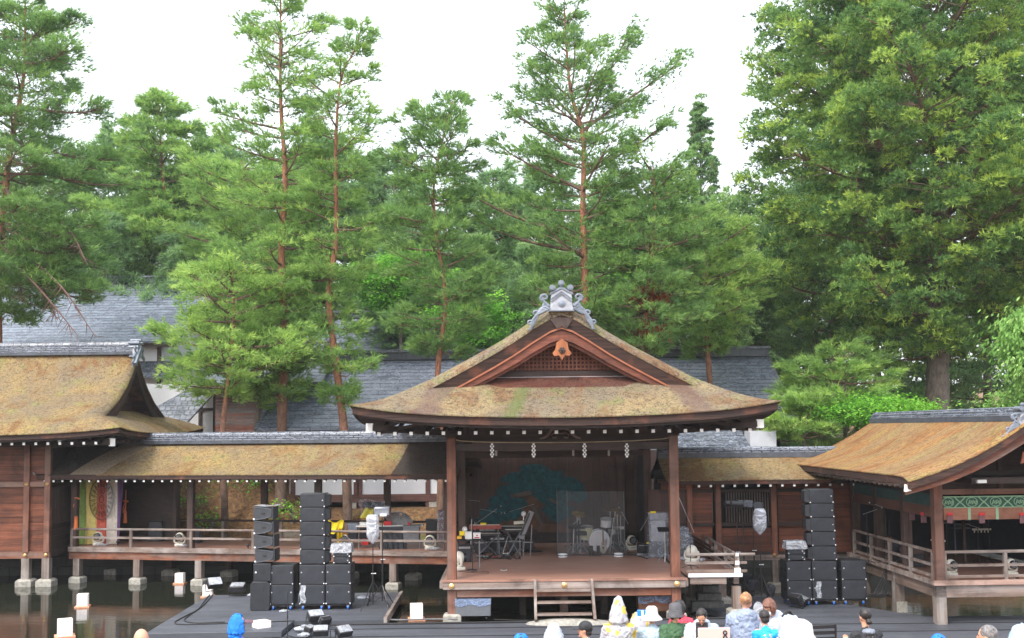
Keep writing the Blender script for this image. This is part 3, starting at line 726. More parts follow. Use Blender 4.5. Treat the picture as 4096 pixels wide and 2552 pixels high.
railing(br, [(-LB+.1, .02, BF), (-.1, .02, BF)], (.62, .33), BF, 2.32, M=MBR, mat_=WD_GREY_X)
railing(br, [(-LB+.1, 2.38, BF), (-.1, 2.38, BF)], (.75, .40), BF, 2.32, M=MBR, mat_=WD_DARK_X)
# roof: front and back slopes, curved slightly
def brf(s0, s1, y0, y1, z0, z1, sag, k=.0):
    return lambda a, b: (s0+(s1-s0)*a, y0+(y1-y0)*b, z0+(z1-z0)*b-sag*math.sin(math.pi*b)+k)
for nm, y0, y1, mt in (('front_roof_slope', -.95, 1.2, THATCH_W), ('rear_roof_slope', 3.35, 1.2, THATCH)):
    B(MB().sheet(brf(-12.3, -1.75, y0, y1, 3.66, 4.70, .07), 40, 10, .03), nm, mt)
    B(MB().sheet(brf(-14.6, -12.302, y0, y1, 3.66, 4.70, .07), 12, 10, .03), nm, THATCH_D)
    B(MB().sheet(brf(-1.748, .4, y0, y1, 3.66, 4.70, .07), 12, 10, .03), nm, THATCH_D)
B(MB().sheet(lambda a, b: (-12.4-.9*(1-b)+1.2*a*(1 if a > 0 else 0)-.3*math.sin(3*b), -.95+2.15*b, 3.668+1.04*b-.07*math.sin(math.pi*b)), 6, 10, .006), 'thin_moss_strip', simple('dry_grey_thatch', (.22,.17,.12), .85, 0, .4, 14, .4))
for nm, y0, y1 in (('eave_edge', -.93, 1.2), ('rear_eave_edge', 3.33, 1.2)):
    B(MB().sheet(brf(-14.6, .4, y0, y1, 3.66, 4.70, .07, -.035), 30, 10, .13), nm, EDGE)
B(MB().bx(-14.3, .4, .95, 1.45, 4.66, 4.78), 'ridge_base', RIDGE_D); B(MB().bx(-14.3, .4, 1.0, 1.4, 4.78, 4.92), 'ridge_tiles', RIDGE)
m = MB(); 
for i in range(34): m.tube([(-14.3+i*.432, 1.2, 4.93), (-14.3+i*.432+.415, 1.2, 4.93)], .135, 10)
B(m, 'ridge_cap_tiles', RIDGE)
rafters(br, MBR, [-14.3+.342*i for i in range(43)], -.87, 1.15, 3.445, 4.42, .07)
m = MB().beam((-14.65, -.98, 3.70), (-14.65, 1.2, 4.75), .07, .10); B(m, 'verge_board', WD_GREY_X)
# curtain and wall section at the far end of the bridge
B(MB().bx(-13.3, -11.0, 2.2, 2.26, BF, 3.4), 'end_wall_panel', WD_DARK_X)
B(MB().bx(-11.07, -10.95, 2.1, 2.4, BF, 3.5), 'panel_post', WD_DARK_Z)

# ================================================================== LEFT BUILDING
lb = T('dressing_house', 'reddish plank-walled house on stilts in the pond with a large golden thatched roof', 'house', (-20, 41, 0), world=True)
TABL = [(0,0),(.6,.36),(1.9,.90),(3.1,1.42),(3.9,1.93),(4.5,2.46),(5.05,3.12)]
ML = FR(-20.5, 41.55, R(90))
PL, _ = irimoya(lb, ML, 5.05, 7.5, 5.04, TABL, 1.15, 1.75, .25, 4.35, (THATCH_W, EDGE, None), .22, .16)
def LBg(m, name, mt): return tf(m, ML).build(name, mt, lb)
LBg(band(PL, 5.05, 5.04, 0, 4.3, .36, lambda x: .75, -7.5+1.22, -7.5+1.3, 30), 'barge_board', WD_DARK_X)
LBg(MB().prism([(-2.9, 5.6), (2.9, 5.6), (1.7, 5.95), (.6, 6.8), (0, 7.6), (-.6, 6.8), (-1.7, 5.95)], -7.5+1.8, -7.5+1.9), 'gable_wall', WD_DARK_Z)
LBg(MB().bx(-2.4, 2.4, -7.5+1.7, -7.5+1.79, 6.1, 6.2), 'gable_beam', WD_DARK_X)
LBg(MB().bx(-.3, .3, -6.2, 6.2, 8.02, 8.12), 'ridge_base', RIDGE_D); LBg(MB().bx(-.25, .25, -6.2, 6.2, 8.12, 8.36), 'ridge_tiles', RIDGE)
m = MB()
for i in range(40): m.tube([(0, -6.3+i*.31, 8.38), (0, -6.3+i*.31+.295, 8.38)], .15, 8)
LBg(m, 'ridge_cap_tiles', RIDGE)
oni(lb, ML @ FR(0, -6.35, 0, 7.95), .85)
m = MB().beam((.0, -6.42, 8.30), (-.62, -6.42, 7.62), .16, .16); LBg(m, 'ridge_end_tile', ONI)
# left house walls: front plane Y=38.3, corner X=-16.1
WX, WY = -16.1, 38.3
m = MB(); z = 1.05
rr = random.Random(3)
while z < 4.75:
    h = rr.choice((.21, .24, .27)); m.bx(-26, WX-.05, WY+.02+.02*rr.random(), WY+.08, z, min(z+h-.008, 4.8)); z += h
m.build('plank_wall', WD_WALL_X, lb); MB().bx(-26, WX-.05, WY+.11, WY+.15, .9, 4.9).build('wall_backing', WD_DARK_X, lb)
MB().bx(-26, WX+.1, WY-.05, WY+.1, .80, 1.04).build('sill_beam', WD_RED_X, lb); MB().bx(-26, WX+.1, WY-.04, WY+.05, 3.25, 3.43).build('middle_beam', WD_RED_X, lb)
MB().bx(-26, WX+.1, WY-.04, WY+.1, 4.62, 4.85).build('eave_beam', WD_DARK_X, lb)
for x in (WX, WX-.72, WX-2.5, WX-4.4):
    MB().bx(x-.1, x+.1, WY-.09, WY+.11, 1.0, 4.7).build('wall_post', WD_RED_Z, lb, bevel=.01)
studs(lb, [(x, WY-.1, z) for x in (WX, WX-.72) for z in (3.34, .92)], .06)
m = MB()
for x in (WX-.02, WX-.72, WX-2.5):
    MB().bx(x-.13, x+.13, WY-.08, WY+.18, .1, .80).build('stilt', WD_GREY_Z, lb); stone_base(lb, x, WY+.05, WZ, .27, .25)
for x in (WX-1.4, WX-3.2, WX+.1): MB().bx(x-.13, x+.13, 42.0, 42.3, .0, .9).build('rear_stilt', WD_DARK_Z, lb)
# receding side wall with slatted window
SW = 1.0
m = MB()
for z in np.arange(1.08, 1.8, .22): m.bx(WX+.02, WX+.06, WY+.1, WY+3.6, z, z+.21)
m.bx(WX+.0, WX+.03, WY+.1, WY+3.6, 1.8, 4.7); m.build('side_wall', WD_DARK_X, lb)
m = MB()
for i in range(26): m.bx(WX+.05, WX+.09, WY+.18+i*.085, WY+.21+i*.085, 1.95, 3.2)
m.build('window_slats', WD_DARK_Z, lb)
m = MB(); m.bx(WX+.04, WX+.12, WY+.1, WY+3.6, 1.80, 1.93); m.bx(WX+.04, WX+.12, WY+.1, WY+3.6, 3.21, 3.36); m.bx(WX+.02, WX+.14, WY+.1, WY+3.6, .85, 1.08); m.build('side_beam', WD_DARK_Y, lb)
rafters(lb, FR(0, 0), [-13.9-.40*i for i in range(30)], 36.78, 38.3, 4.75, 5.0, .085)
m = MB().beam((-13.45, 36.95, 4.78), (-16, 38.4, 4.7), .15, .2); hp = m.build('hip_rafter', WD_DARK_Y, lb)
MB().box((-13.42, 36.93, 4.77), (.2, .12, .26), R(-40)).build('hip_rafter_end', WHITE, hp)
m = MB()
for i in range(8): m.beam((-13.35, 37.3+.55*i, 4.78), (-15.8, 37.3+.55*i, 4.9), .08, .08)
m.build('side_rafter_row', WD_DARK_X, lb)

# ================================================================== RIGHT CORRIDOR
rc = T('side_corridor', 'low plank-walled corridor with slatted windows between stage and right pavilion', 'corridor', (8, 36, 0), world=True)
RY = 35.2
m = MB(); rr = random.Random(5); z = 1.12
zs_ = []
while z < 3.35: h = rr.choice((.2, .23, .26)); zs_.append((z, h)); z += h
for x0, x1, zt in ((4.7, 6.3, 3.3), (6.45, 8.2, 1.98), (8.4, 12.0, 3.3)):
    for z, h in zs_:
        if z+h < zt+.1: m.bx(x0, x1, RY+.03+.02*rr.random(), RY+.08, z, z+h-.008)
m.build('plank_wall', WD_WALL_X, rc)
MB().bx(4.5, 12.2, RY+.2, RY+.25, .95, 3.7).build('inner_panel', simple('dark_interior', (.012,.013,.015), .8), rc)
m = MB()
for x0, x1 in ((5.72, 6.42), (6.75, 8.18)):
    for i in range(int((x1-x0)/.083)): m.bx(x0+i*.083, x0+i*.083+.035, RY+.05, RY+.08, 2.05, 2.98)
m.build('window_slats', wood('slat_wood', (.10,.07,.06), (.22,.17,.15), 'z', None, .3), rc)
m = MB()
for z0, z1 in ((1.93, 2.04), (2.99, 3.1), (3.3, 3.42), (.98, 1.12)): m.bx(4.6, 12.2, RY-.02, RY+.09, z0, z1)
m.build('wall_rail', WD_DARK_X, rc)
MB().bx(4.6, 11, RY-.08, RY-.021, .86, 1.02).build('sill_beam', WD_GREY_X, rc)
for px in (2758, 2872, 3094, 3330):
    x = at(px, 2050, RY).x; MB().bx(x-.09, x+.09, RY-.10, RY+.1, 1.0, 3.4).build('wall_post', WD_RED_Z, rc, bevel=.01)
for x in (4.9, 5.5, 8.25): MB().bx(x-.09, x+.09, RY-.06, RY+.1, .1, .87).build('stilt', WD_GREY_Z, rc); stone_base(rc, x, RY, -.05, .22, .2)
MB().bx(at(2594, 2000, RY).x, at(2745, 2000, RY).x, RY-.01, RY+.02, 1.15, 3.1).build('door_panel', wood('door_wood', (.05,.025,.02), (.12,.06,.05), 'z', None, .1), rc)
studs(rc, [(at(3094, 2218, RY).x, RY-.11, 1.02)], .05)
F_ = lambda y0, y1, mt_k: None
for nm, y0, y1 in (('front_roof_slope', RY-.95, RY+1.2), ('rear_roof_slope', RY+3.35, RY+1.2)):
    MB().sheet(brf(4.75, 11.0, y0, y1, 3.44, 4.12, .05), 30, 10, .03).build(nm, THATCH_W, rc)
    MB().sheet(brf(4.75, 11.0, y0+(.02 if y0 < y1 else -.02), y1, 3.44, 4.12, .05, -.033), 30, 10, .11).build('eave_edge', EDGE, rc)
MB().bx(4.75, 10.6, RY+1.0, RY+1.4, 4.06, 4.22).build('ridge_base', RIDGE_D, rc)
m = MB()
for i in range(19): m.tube([(4.75+i*.31, RY+1.2, 4.27), (4.75+i*.31+.295, RY+1.2, 4.27)], .14, 8)
m.build('ridge_cap_tiles', RIDGE, rc)
rafters(rc, FR(0, 0), [5.75+.37*i for i in range(14)], RY-.88, RY+.6, 3.25, 3.80, .07)

# ================================================================== RIGHT PAVILION
MP = FR(10.75, 28.4, R(2.0))
pv = T('music_pavilion', 'open railed wooden pavilion with an orange thatched gable roof at the right edge', 'pavilion', (12.4, 31.5, 0), world=True)
def V(m, name, mt, par=None, **k): return tf(m, MP).build(name, mt, par or pv, **k)
PF = 1.10; PW = 3.6; PLn = 6.5
V(MB().bx(0, PW, 0, PLn+2, PF-.05, PF), 'floor', FLOOR)
V(MB().bx(-.07, PW, -.07, -.001, PF-.11, PF+.012), 'floor_edge', wood('pale_floor_edge', (.33,.20,.16), (.6,.42,.35), 'x', None, 0)); V(MB().bx(-.07, -.001, 0, PLn, PF-.11, PF+.012), 'side_floor_edge', WD_GREY_X)
V(MB().bx(.0, PW, .0, .14, PF-.42, PF-.12), 'front_beam', WD_GREY_X); V(MB().bx(0, .14, .15, PLn, PF-.42, PF-.12), 'side_beam', wood('weathered_wood_y', (.10,.065,.05), (.27,.20,.165), 'y', None))
for x, y in ((.13, .13), (PW-.2, .13), (.13, 2.9), (.13, 5.6), (2.7, .2)): V(MB().bx(x-.13, x+.13, y-.13, y+.13, -.3, PF-.12), 'stilt', WD_GREY_Z)
V(MB().bx(.02, .32, 2.75, 3.05, -.2, .15), 'stone_block', STONE)
for x, y in ((.13, .1), (.13, 2.15), (.13, 4.2), (.13, 6.2), (PW-.1, .1)):
    V(MB().bx(x-.12, x+.12, y-.12, y+.12, PF, 4.2), 'post', WD_RED_Z if y < .5 else WD_DARK_Z, bevel=.012)
railing(pv, [(.25, .03, PF), (PW-.2, .03, PF)], (.72, .38, .1), PF, 1.3, M=MP)
railing(pv, [(.03, 6.1, PF), (.03, .2, PF)], (.72, .38, .1), PF, 1.45, M=MP)
RX_ = 1.75
# head beams and the gable front
V(MB().bx(.25, PW, .02, .2, 3.28, 3.42), 'front_head_beam', WD_RED_X); V(MB().prism([(.25, 3.42), (PW, 3.42), (PW, 4.0), (RX_, 4.75), (.25, 3.98)], .1, .16), 'gable_panel', WD_DARK_X)
V(MB().bx(.25, PW, .03, .18, 3.78, 3.88), 'upper_beam', WD_DARK_X); V(MB().bx(1.75, 1.87, .04, .17, 3.42, 4.5), 'gable_post', WD_DARK_Z)
V(MB().bx(.05, .2, .22, PLn, 3.28, 3.6), 'side_head_beam', WD_DARK_Y)
# interior: dark walls
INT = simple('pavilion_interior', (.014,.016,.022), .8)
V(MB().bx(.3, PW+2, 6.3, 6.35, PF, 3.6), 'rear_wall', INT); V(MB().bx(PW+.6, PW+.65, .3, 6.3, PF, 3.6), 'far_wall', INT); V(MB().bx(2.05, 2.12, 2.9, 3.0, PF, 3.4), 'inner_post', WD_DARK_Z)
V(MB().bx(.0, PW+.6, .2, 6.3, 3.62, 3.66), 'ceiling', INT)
# painted green valance band with brown strip under it
GB = simple('green_brocade', (.13,.30,.20), .7, 0, .12, 9); GD = simple('dark_green_brocade', (.035,.11,.075), .7, 0, .2, 9); GL = simple('pale_green_brocade', (.30,.48,.30), .7, 0, .1, 9)
BRN = wood('blind_strip', (.30,.12,.07), (.42,.19,.12), 'x', None, 0, .7, 40)
def blind(M, L, lab, dim=False):
    t_ = T('roll_blind', lab, 'blind', (0, 0, 0), world=True)
    b_ = tf(MB().bx(0, L, 0, .03, 0, .30), M).build('brocade_band', GD, t_)
    tf(MB().bx(0, L, .002, .028, -.30, -.004), M).build('bamboo_strip', BRN, t_)
    m = MB(); m2 = MB(); k = 0; x = .12
    while x < L:
        for a in range(14):
            a0, a1 = 2*math.pi*a/14, 2*math.pi*(a+1)/14
            m.beam((x+.145*math.cos(a0), -.006, .15+.115*math.sin(a0)), (x+.145*math.cos(a1), -.006, .15+.115*math.sin(a1)), .012, .014)
        for q in range(5): m.beam((x-.09+.045*q, -.006, .09+.02*(q % 2)), (x-.05+.045*q, -.006, .20-.02*(q % 2)), .012, .02)
        m2.box((x+.32*.97, -.005, .15), (.05, .012, .05), 0, 0, R(45))
        for sx_, sz in ((1, 1), (-1, 1), (1, -1), (-1, -1)): m.beam((x+.31+.03*sx_, -.006, .15+.02*sz), (x+.31+.15*sx_, -.006, .15+.14*sz), .012, .025)
        x += .62
    m.bx(0, L, -.008, 0, .27, .30); m.bx(0, L, -.008, 0, 0, .02); tf(m, M).build('scroll_pattern', GL, b_); tf(m2, M).build('diamond_motif', GL, b_)
    x = .66
    while x < L:
        for sx_ in (-1, 1): tf(MB().bx(x-.035, x+.035, -.012, -.002, -.30, -.006), M).build('green_ribbon', GL, t_); break
        x += .725
    return t_
blind(MP @ FR(.26, -.02, 0, 2.94), PW-.4, 'patterned green brocade blind rolled down across the pavilion front')
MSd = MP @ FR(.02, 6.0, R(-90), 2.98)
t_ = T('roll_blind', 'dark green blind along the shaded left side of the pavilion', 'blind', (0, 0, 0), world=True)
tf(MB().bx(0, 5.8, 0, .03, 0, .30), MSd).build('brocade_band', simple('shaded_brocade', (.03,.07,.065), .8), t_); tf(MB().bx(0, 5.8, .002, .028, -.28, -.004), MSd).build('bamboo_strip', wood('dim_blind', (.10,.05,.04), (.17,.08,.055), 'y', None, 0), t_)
TASS = simple('dark_pink_fringe', (.20,.10,.11), .8, 0, .3, 20)
def tassel(loc, lab):
    t_ = T('blind_tassel', lab, 'tassel', loc, group='red-topped tassels of the blind')
    MB().bx(-.075, .075, -.03, .03, -.08, .0).build('red_knot', RED, t_, bevel=.015)
    m = MB()
    for i in range(7): m.bx(-.07+.02*i, -.053+.02*i, -.02, .02, -.27, -.081)
    m.build('fringe', TASS, t_)
for k, (px, Y) in enumerate(((3799, 28.25), (3927, 28.25), (4089, 28.25))):
    tassel(at(px, 2050, Y), ['red-topped tassel below the front blind beside the corner post', 'red-topped tassel in the middle of the front blind', 'red-topped tassel of the front blind at the right picture edge'][k])
tassel(at(3648, 2040, 30.2), 'dim red-topped tassel of the side blind, farther from the corner post'); tassel(at(3694, 2049, 29.1), 'dim red-topped tassel of the side blind, close to the corner post')
# roof
RX = 1.75   # ridge local x
EV = -1.32; rise = 1.42
def pvz(t): return 3.85+rise*(t-.12*math.sin(math.pi*t))
Y0, Y1 = -1.75, 8.6
for nm, x0, x1 in (('left_roof_slope', EV, RX), ('right_roof_slope', 2*RX-EV, RX)):
    def fn(a, b, x0=x0, x1=x1):
        d = max(0, 1-b*(Y1-Y0)/.6); return (x0+(x1-x0)*a, Y0+(Y1-Y0)*b, pvz(a)-.12*d*d)
    V(MB().sheet(fn, 30, 60, .03), nm, THATCH_R)
    V(MB().sheet(lambda a, b, fn=fn, x0=x0: (fn(a, b)[0]+(.02 if x0 < 1 else -.02)*(1-a), fn(a, b)[1]+.02*(1-2*b), fn(a, b)[2]-.033), 30, 30, .17), 'eave_edge', EDGE)
Pv = lambda u: pvz(min(1, u/(RX-EV)))-3.8
def pband(top, bot, y0, y1, name, mt, par=None):
    m = band(Pv, RX-EV, 3.8, 0, RX-EV-.02, top, bot, y0, y1); m.v = [(x+RX, y, z) for x, y, z in m.v]; return V(m, name, mt, par)
bb = pband(.20, lambda x: .47-.035*x, Y0+.12, Y0+.2, 'barge_board', WD_BARGE); pband(.18, lambda x: .23, Y0+.06, Y0+.119, 'barge_moulding', simple('orange_edge_wood_b', (.50,.17,.07), .5, 0, .25, 5), bb)
pband(.34, lambda x: .62-.05*x, Y0+.21, Y0+.3, 'inner_barge_board', WD_RED_X, bb)
V(MB().add([(EV-.01, Y0+.10, 3.85-.20), (EV+.12, Y0+.10, 3.85-.36), (EV+.12, Y0+.22, 3.85-.36), (EV-.01, Y0+.22, 3.85-.20), (EV-.03, Y0+.10, 3.85-.38), (EV-.03, Y0+.22, 3.85-.38)], [(0,1,4),(3,5,2),(0,4,5,3),(1,2,5,4),(0,3,2,1)]), 'barge_end', WHITE, bb)
m = MB().prism([(RX-.2, 4.4), (RX+.2, 4.4), (RX+.27, 4.12), (RX+.08, 4.16), (RX, 3.95), (RX-.08, 4.16), (RX-.27, 4.12)], Y0+.02, Y0+.08); V(m, 'gable_pendant', WD_BARGE)
V(MB().bx(.72, .95, -1.0, -.9, 3.62, 3.70), 'beam_end_cap', WHITE)
V(MB().bx(.62, 2.9, -.9, 8, 3.60, 3.75), 'purlin', WD_DARK_Y)
m = MB()
for i in range(26): m.beam((EV+.12, Y0+.5+.36*i, 3.56), (EV+1.6, Y0+.5+.36*i, 3.98), .06, .06)
rr_ = V(m, 'rafter_row', WD_GREY_X)
V(MB().bx(RX-.22, RX+.22, Y0+.25, Y1, 5.14, 5.26), 'ridge_base', RIDGE_D)
m = MB()
for k in (-.14, .14): m.tube([(RX+k, Y0+.25, 5.29), (RX+k, Y1, 5.29)], .06, 8)
for i in range(32): m.tube([(RX, Y0+.3+i*.315, 5.37), (RX, Y0+.3+i*.315+.3, 5.37)], .13, 8)
V(m, 'ridge_cap_tiles', RIDGE)
oni(pv, MP @ FR(RX, Y0+.15, 0, 5.0), .75)
# far side corridor wall joining behind
V(MB().bx(-1.3, .1, 6.6, 6.66, PF, 3.5), 'link_wall', WD_WALL_X)

# ================================================================== BACKGROUND BUILDINGS
def gable_house(name, lab, x0, x1, ye, yr, ze, zr, roofm, wall=None, wz0=2.2, over=.5, ridge_h=.35, cat='house', yback=None):
    """long roof parallel to x with its eave at ye and ridge at yr"""
    h = T(name, lab, cat, ((x0+x1)/2, yr, 2), world=True); yb = 2*yr-ye
    MB().sheet(lambda a, b: (x0+(x1-x0)*a, ye+(yr-ye)*b, ze+(zr-ze)*b-.12*math.sin(math.pi*b)), 40, 8, .10).build('front_roof_slope', roofm, h)
    MB().sheet(lambda a, b: (x0+(x1-x0)*a, yb+(yr-yb)*b, ze+(zr-ze)*b-.12*math.sin(math.pi*b)), 20, 8, .10).build('rear_roof_slope', roofm, h)
    MB().bx(x0+.02, x1-.02, ye+.04, ye+.1, ze-.28, ze-.10).build('fascia', WD_DARK_X, h)
    MB().bx(x0-.05, x1+.05, yr-.22, yr+.22, zr-.05, zr+ridge_h*.7).build('ridge', RIDGE_D, h); MB().bx(x0-.12, x1+.12, yr-.28, yr+.28, zr+ridge_h*.7, zr+ridge_h).build('ridge_cap', RIDGE, h)
    for x in (x0, x1):
        MB().sheet(lambda a, b: (x-.07+.14*a, ye+(yr-ye)*b, ze+(zr-ze)*b-.12*math.sin(math.pi*b)+.06), 2, 8, .10).build('verge_tiles', RIDGE, h)
    if wall:
        wy = ye+over
        MB().bx(x0+over, x1-over, wy, 2*yr-wy, wz0, ze-.05).build('wall', wall, h)
        m = MB().prism([(wy, ze-.05), (2*yr-wy, ze-.05), (yr, zr-.15)], x0+over, x0+over+.1, Matrix(((0,1,0,0),(1,0,0,0),(0,0,1,0),(0,0,0,1)))); m.build('gable_wall', wall, h)
        m = MB().prism([(wy, ze-.05), (2*yr-wy, ze-.05), (yr, zr-.15)], x1-over-.1, x1-over, Matrix(((0,1,0,0),(1,0,0,0),(0,0,1,0),(0,0,0,1)))); m.build('gable_wall', wall, h)
    return h
h1 = gable_house('main_hall', 'big house with a broad wet slate roof behind the golden thatched one', -32, -15.9, 52, 60, 9.4, 13.3, SLATE, PLASTER, 2.6, .9)
m = MB()
for z0, z1 in ((8.3, 8.45), (6.9, 7.05), (5.2, 5.4)): m.bx(-30, -16.7, 52.86, 52.9, z0, z1)
for x in (-17.0, -18.8, -20.6, -22.4): m.bx(x-.1, x+.1, 52.85, 52.898, 2.6, 9.2)
m.build('timber_frame', WD_DARK_Z, h1)
MB().sheet(lambda a, b: (-19.5+3.2*a, 52.0+.85*b, 7.7+.8*b), 4, 4, .08).build('pent_roof', SLATE_D, h1)
# small lean-to slate roof with white walls, mid left
h2 = T('slate_annex', 'small annex with a steep grey tiled lean-to roof and white wall panels', 'house', (-14.5, 47, 2), world=True)
c = [at(800, 1530, 48), at(880, 1545, 48), at(738, 1700, 46), at(600, 1640, 46)]
def q4(a, b): 
    t0 = c[0].lerp(c[1], a); t1 = c[3].lerp(c[2], a); return tuple(t1.lerp(t0, b))
MB().sheet(q4, 12, 12, .08).build('lean_to_roof', m_slate('diag_tiles', (.30,.32,.36), (.24,.26,.30), (.10,.11,.13), .22, .2), h2)
x0, x1 = at(720, 1650, 48.2).x, at(862, 1650, 48.2).x; MB().bx(x0-2, x1, 48.2, 50, 3, 7.2).build('wall', PLASTER, h2)
m = MB()
for px in (745, 800, 858): x = at(px, 1650, 48.15).x; m.bx(x-.06, x+.06, 48.12, 48.19, 3, 7.2)
for z in (4.9, 6.0): m.bx(x0-2, x1, 48.13, 48.185, z, z+.12)
m.build('timber_frame', WD_DARK_Z, h2)
h3 = T('timber_shed', 'dark board-clad shed with a reddish weathered patch behind the pines', 'shed', (-11.6, 47.5, 2), world=True)
xa, xb, xm = at(862, 1600, 47.4).x, at(1050, 1600, 47.4).x, at(940, 1600, 47.4).x
m = MB()
for z in np.arange(4.2, 7.1, .14): m.bx(xa, xb, 47.38+.01*(int(z*50) % 2), 47.44, z, z+.13)
m.build('board_wall', wood('grey_siding', (.09,.085,.09), (.24,.225,.23), 'x', (.20,.065,.04), .3), h3)
MB().sheet(lambda a, b: (xa-.5+(xb-xa+3.2)*a, 46.6+2.6*b, 7.15+1.0*b), 12, 6, .08).build('roof', SLATE, h3); MB().bx(xa-.4, xb+2.6, 46.65, 46.72, 6.93, 7.07).build('fascia', WD_DARK_X, h3)
MB().bx(xa-.45, xb+2.6, 49.1, 49.4, 8.1, 8.4).build('ridge', RIDGE_D, h3)
# long slate house behind the stage
h4 = gable_house('long_hall', 'long low house with a blue-grey slate roof behind the stage and bridge', -10.3, 11.6, 44.3, 50, 5.2, 8.3, SLATE, None, ridge_h=.4)
m = MB().bx(-9.2, 11, 45.5, 45.55, 2.42, 5.0); m.build('wall', PLASTER, h4)
m = MB()
for px in (1172, 1278, 1425, 1440, 1712, 1775): x = at(px, 1950, 45.5).x; m.bx(x-.10, x+.10, 45.44, 45.499, 1.9, 5.0)
m.bx(-9.3, 11, 45.42, 45.498, 2.15, 2.45); m.bx(-9.3, 11, 45.44, 45.498, 4.5, 4.7); m.build('timber_frame', wood('frame_red', (.08,.035,.03), (.19,.09,.075), 'x', None, .1), h4)
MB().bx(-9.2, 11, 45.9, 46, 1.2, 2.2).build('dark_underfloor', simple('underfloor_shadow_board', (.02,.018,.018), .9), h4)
m = MB()
for px in (1172, 1410, 1735): x = at(px, 2010, 45.5).x; m.bx(x-.18, x+.18, 45.3, 45.65, 1.5, 2.12)
m.build('foundation_stone', STONE, h4)
MB().bx(11.6-1.2, 11.0, 45.5, 50, 2, 5).build('end_wall', PLASTER, h4)
h5 = gable_house('rear_hall', 'slate-roofed house rising behind the long low one, left of the stage gable', -11.2, -2.6, 56, 60.5, 9.0, 11.3, SLATE, PLASTER, 3, .5)
h6 = T('low_annex', 'low dark-tiled annex with a white end wall just right of the stage roof', 'house', (7.5, 43, 1), world=True)
c6 = [at(2690, 1722, 41.2), at(2965, 1722, 41.2), at(3012, 1800, 40.0), at(2690, 1800, 40.0)]
MB().sheet(lambda a, b: tuple(c6[3].lerp(c6[2], a).lerp(c6[0].lerp(c6[1], a), b)), 16, 8, .07).build('tiled_roof', SLATE_D, h6)
x1 = at(3105, 1750, 42).x; MB().bx(at(3000, 1750, 42).x, x1, 42, 43, 1, 4.9).build('wall', PLASTER_G, h6); MB().bx(5, at(2995, 1750, 42).x, 42.1, 43, 1, 4.2).build('timber_wall', WD_DARK_X, h6)
# ================================================================== TREES
def nrm(a): return a/np.maximum(1e-9, np.linalg.norm(a, axis=-1, keepdims=True))
def blade_mesh(name, P, D, tint, k, L, W, spread, rng, mat, flat=0.0):
    """k thin blades per tuft, fanned about the tuft direction"""
    n = len(P); P = np.repeat(P, k, 0); D = np.repeat(D, k, 0); t = np.repeat(tint, k)
    d = nrm(D+rng.normal(0, spread, (n*k, 3))*np.array([1, 1, 1-flat])); l = L*rng.uniform(.7, 1.2, (n*k, 1))
    sdir = nrm(np.cross(d, rng.normal(0, 1, (n*k, 3)))); w = W*rng.uniform(.7, 1.2, (n*k, 1))/2
    v = np.empty((n*k, 3, 3)); v[:, 0] = P-sdir*w; v[:, 1] = P+sdir*w; v[:, 2] = P+d*l
    t = np.clip(t+rng.normal(0, .08, n*k), 0, 1)
    N3 = n*k*3; me = bpy.data.meshes.new(name)
    me.vertices.add(N3); me.vertices.foreach_set('co', v.reshape(-1).astype(np.float32))
    me.loops.add(N3); me.loops.foreach_set('vertex_index', np.arange(N3, dtype=np.int32))
    me.polygons.add(n*k); me.polygons.foreach_set('loop_start', np.arange(0, N3, 3, dtype=np.int32)); me.polygons.foreach_set('loop_total', np.full(n*k, 3, np.int32))
    at_ = me.attributes.new('tint', 'FLOAT', 'POINT'); at_.data.foreach_set('value', np.repeat(t, 3).astype(np.float32))
    me.materials.append(mat); me.update(); return me
def leaf_mesh(name, P, D, tint, k, L, W, spread, rng, mat):
    """k rhombic leaves per tuft"""
    n = len(P); P = np.repeat(P, k, 0)+rng.normal(0, .09, (len(P)*k, 3)); D = np.repeat(D, k, 0); t = np.repeat(tint, k)
    d = nrm(D+rng.normal(0, spread, (n*k, 3))); s_ = nrm(np.cross(d, np.array([0, 0, 1])+rng.normal(0, .5, (n*k, 3)))); l = L*rng.uniform(.7, 1.2, (n*k, 1)); w = W*rng.uniform(.7, 1.2, (n*k, 1))/2
    v = np.empty((n*k, 4, 3)); v[:, 0] = P; v[:, 1] = P+d*l*.5+s_*w; v[:, 2] = P+d*l; v[:, 3] = P+d*l*.5-s_*w
    t = np.clip(t+rng.normal(0, .12, n*k), 0, 1); N4 = n*k*4; me = bpy.data.meshes.new(name)
    me.vertices.add(N4); me.vertices.foreach_set('co', v.reshape(-1).astype(np.float32))
    me.loops.add(N4); me.loops.foreach_set('vertex_index', np.arange(N4, dtype=np.int32))
    me.polygons.add(n*k); me.polygons.foreach_set('loop_start', np.arange(0, N4, 4, dtype=np.int32)); me.polygons.foreach_set('loop_total', np.full(n*k, 4, np.int32))
    at_ = me.attributes.new('tint', 'FLOAT', 'POINT'); at_.data.foreach_set('value', np.repeat(t, 4).astype(np.float32))
    me.materials.append(mat); me.update(); return me
def tab(T_, x): return float(np.interp(x, [a for a, b in T_], [b for a, b in T_]))
def link(me, name, root): o = bpy.data.objects.new(name, me); col.objects.link(o); o.parent = root; return o
def smooth_path(pts, n=6):
    out_ = []; pts = [Vector(p) for p in pts]; P_ = [pts[0]*2-pts[1]]+pts+[pts[-1]*2-pts[-2]]
    for i in range(1, len(P_)-2):
        for k in range(n):
            t = k/n; a, b, c, d = P_[i-1:i+3]
            out_.append(.5*((2*b)+(c-a)*t+(2*a-5*b+4*c-d)*t*t+(3*b-a-3*c+d)*t**3))
    out_.append(pts[-1]); return out_
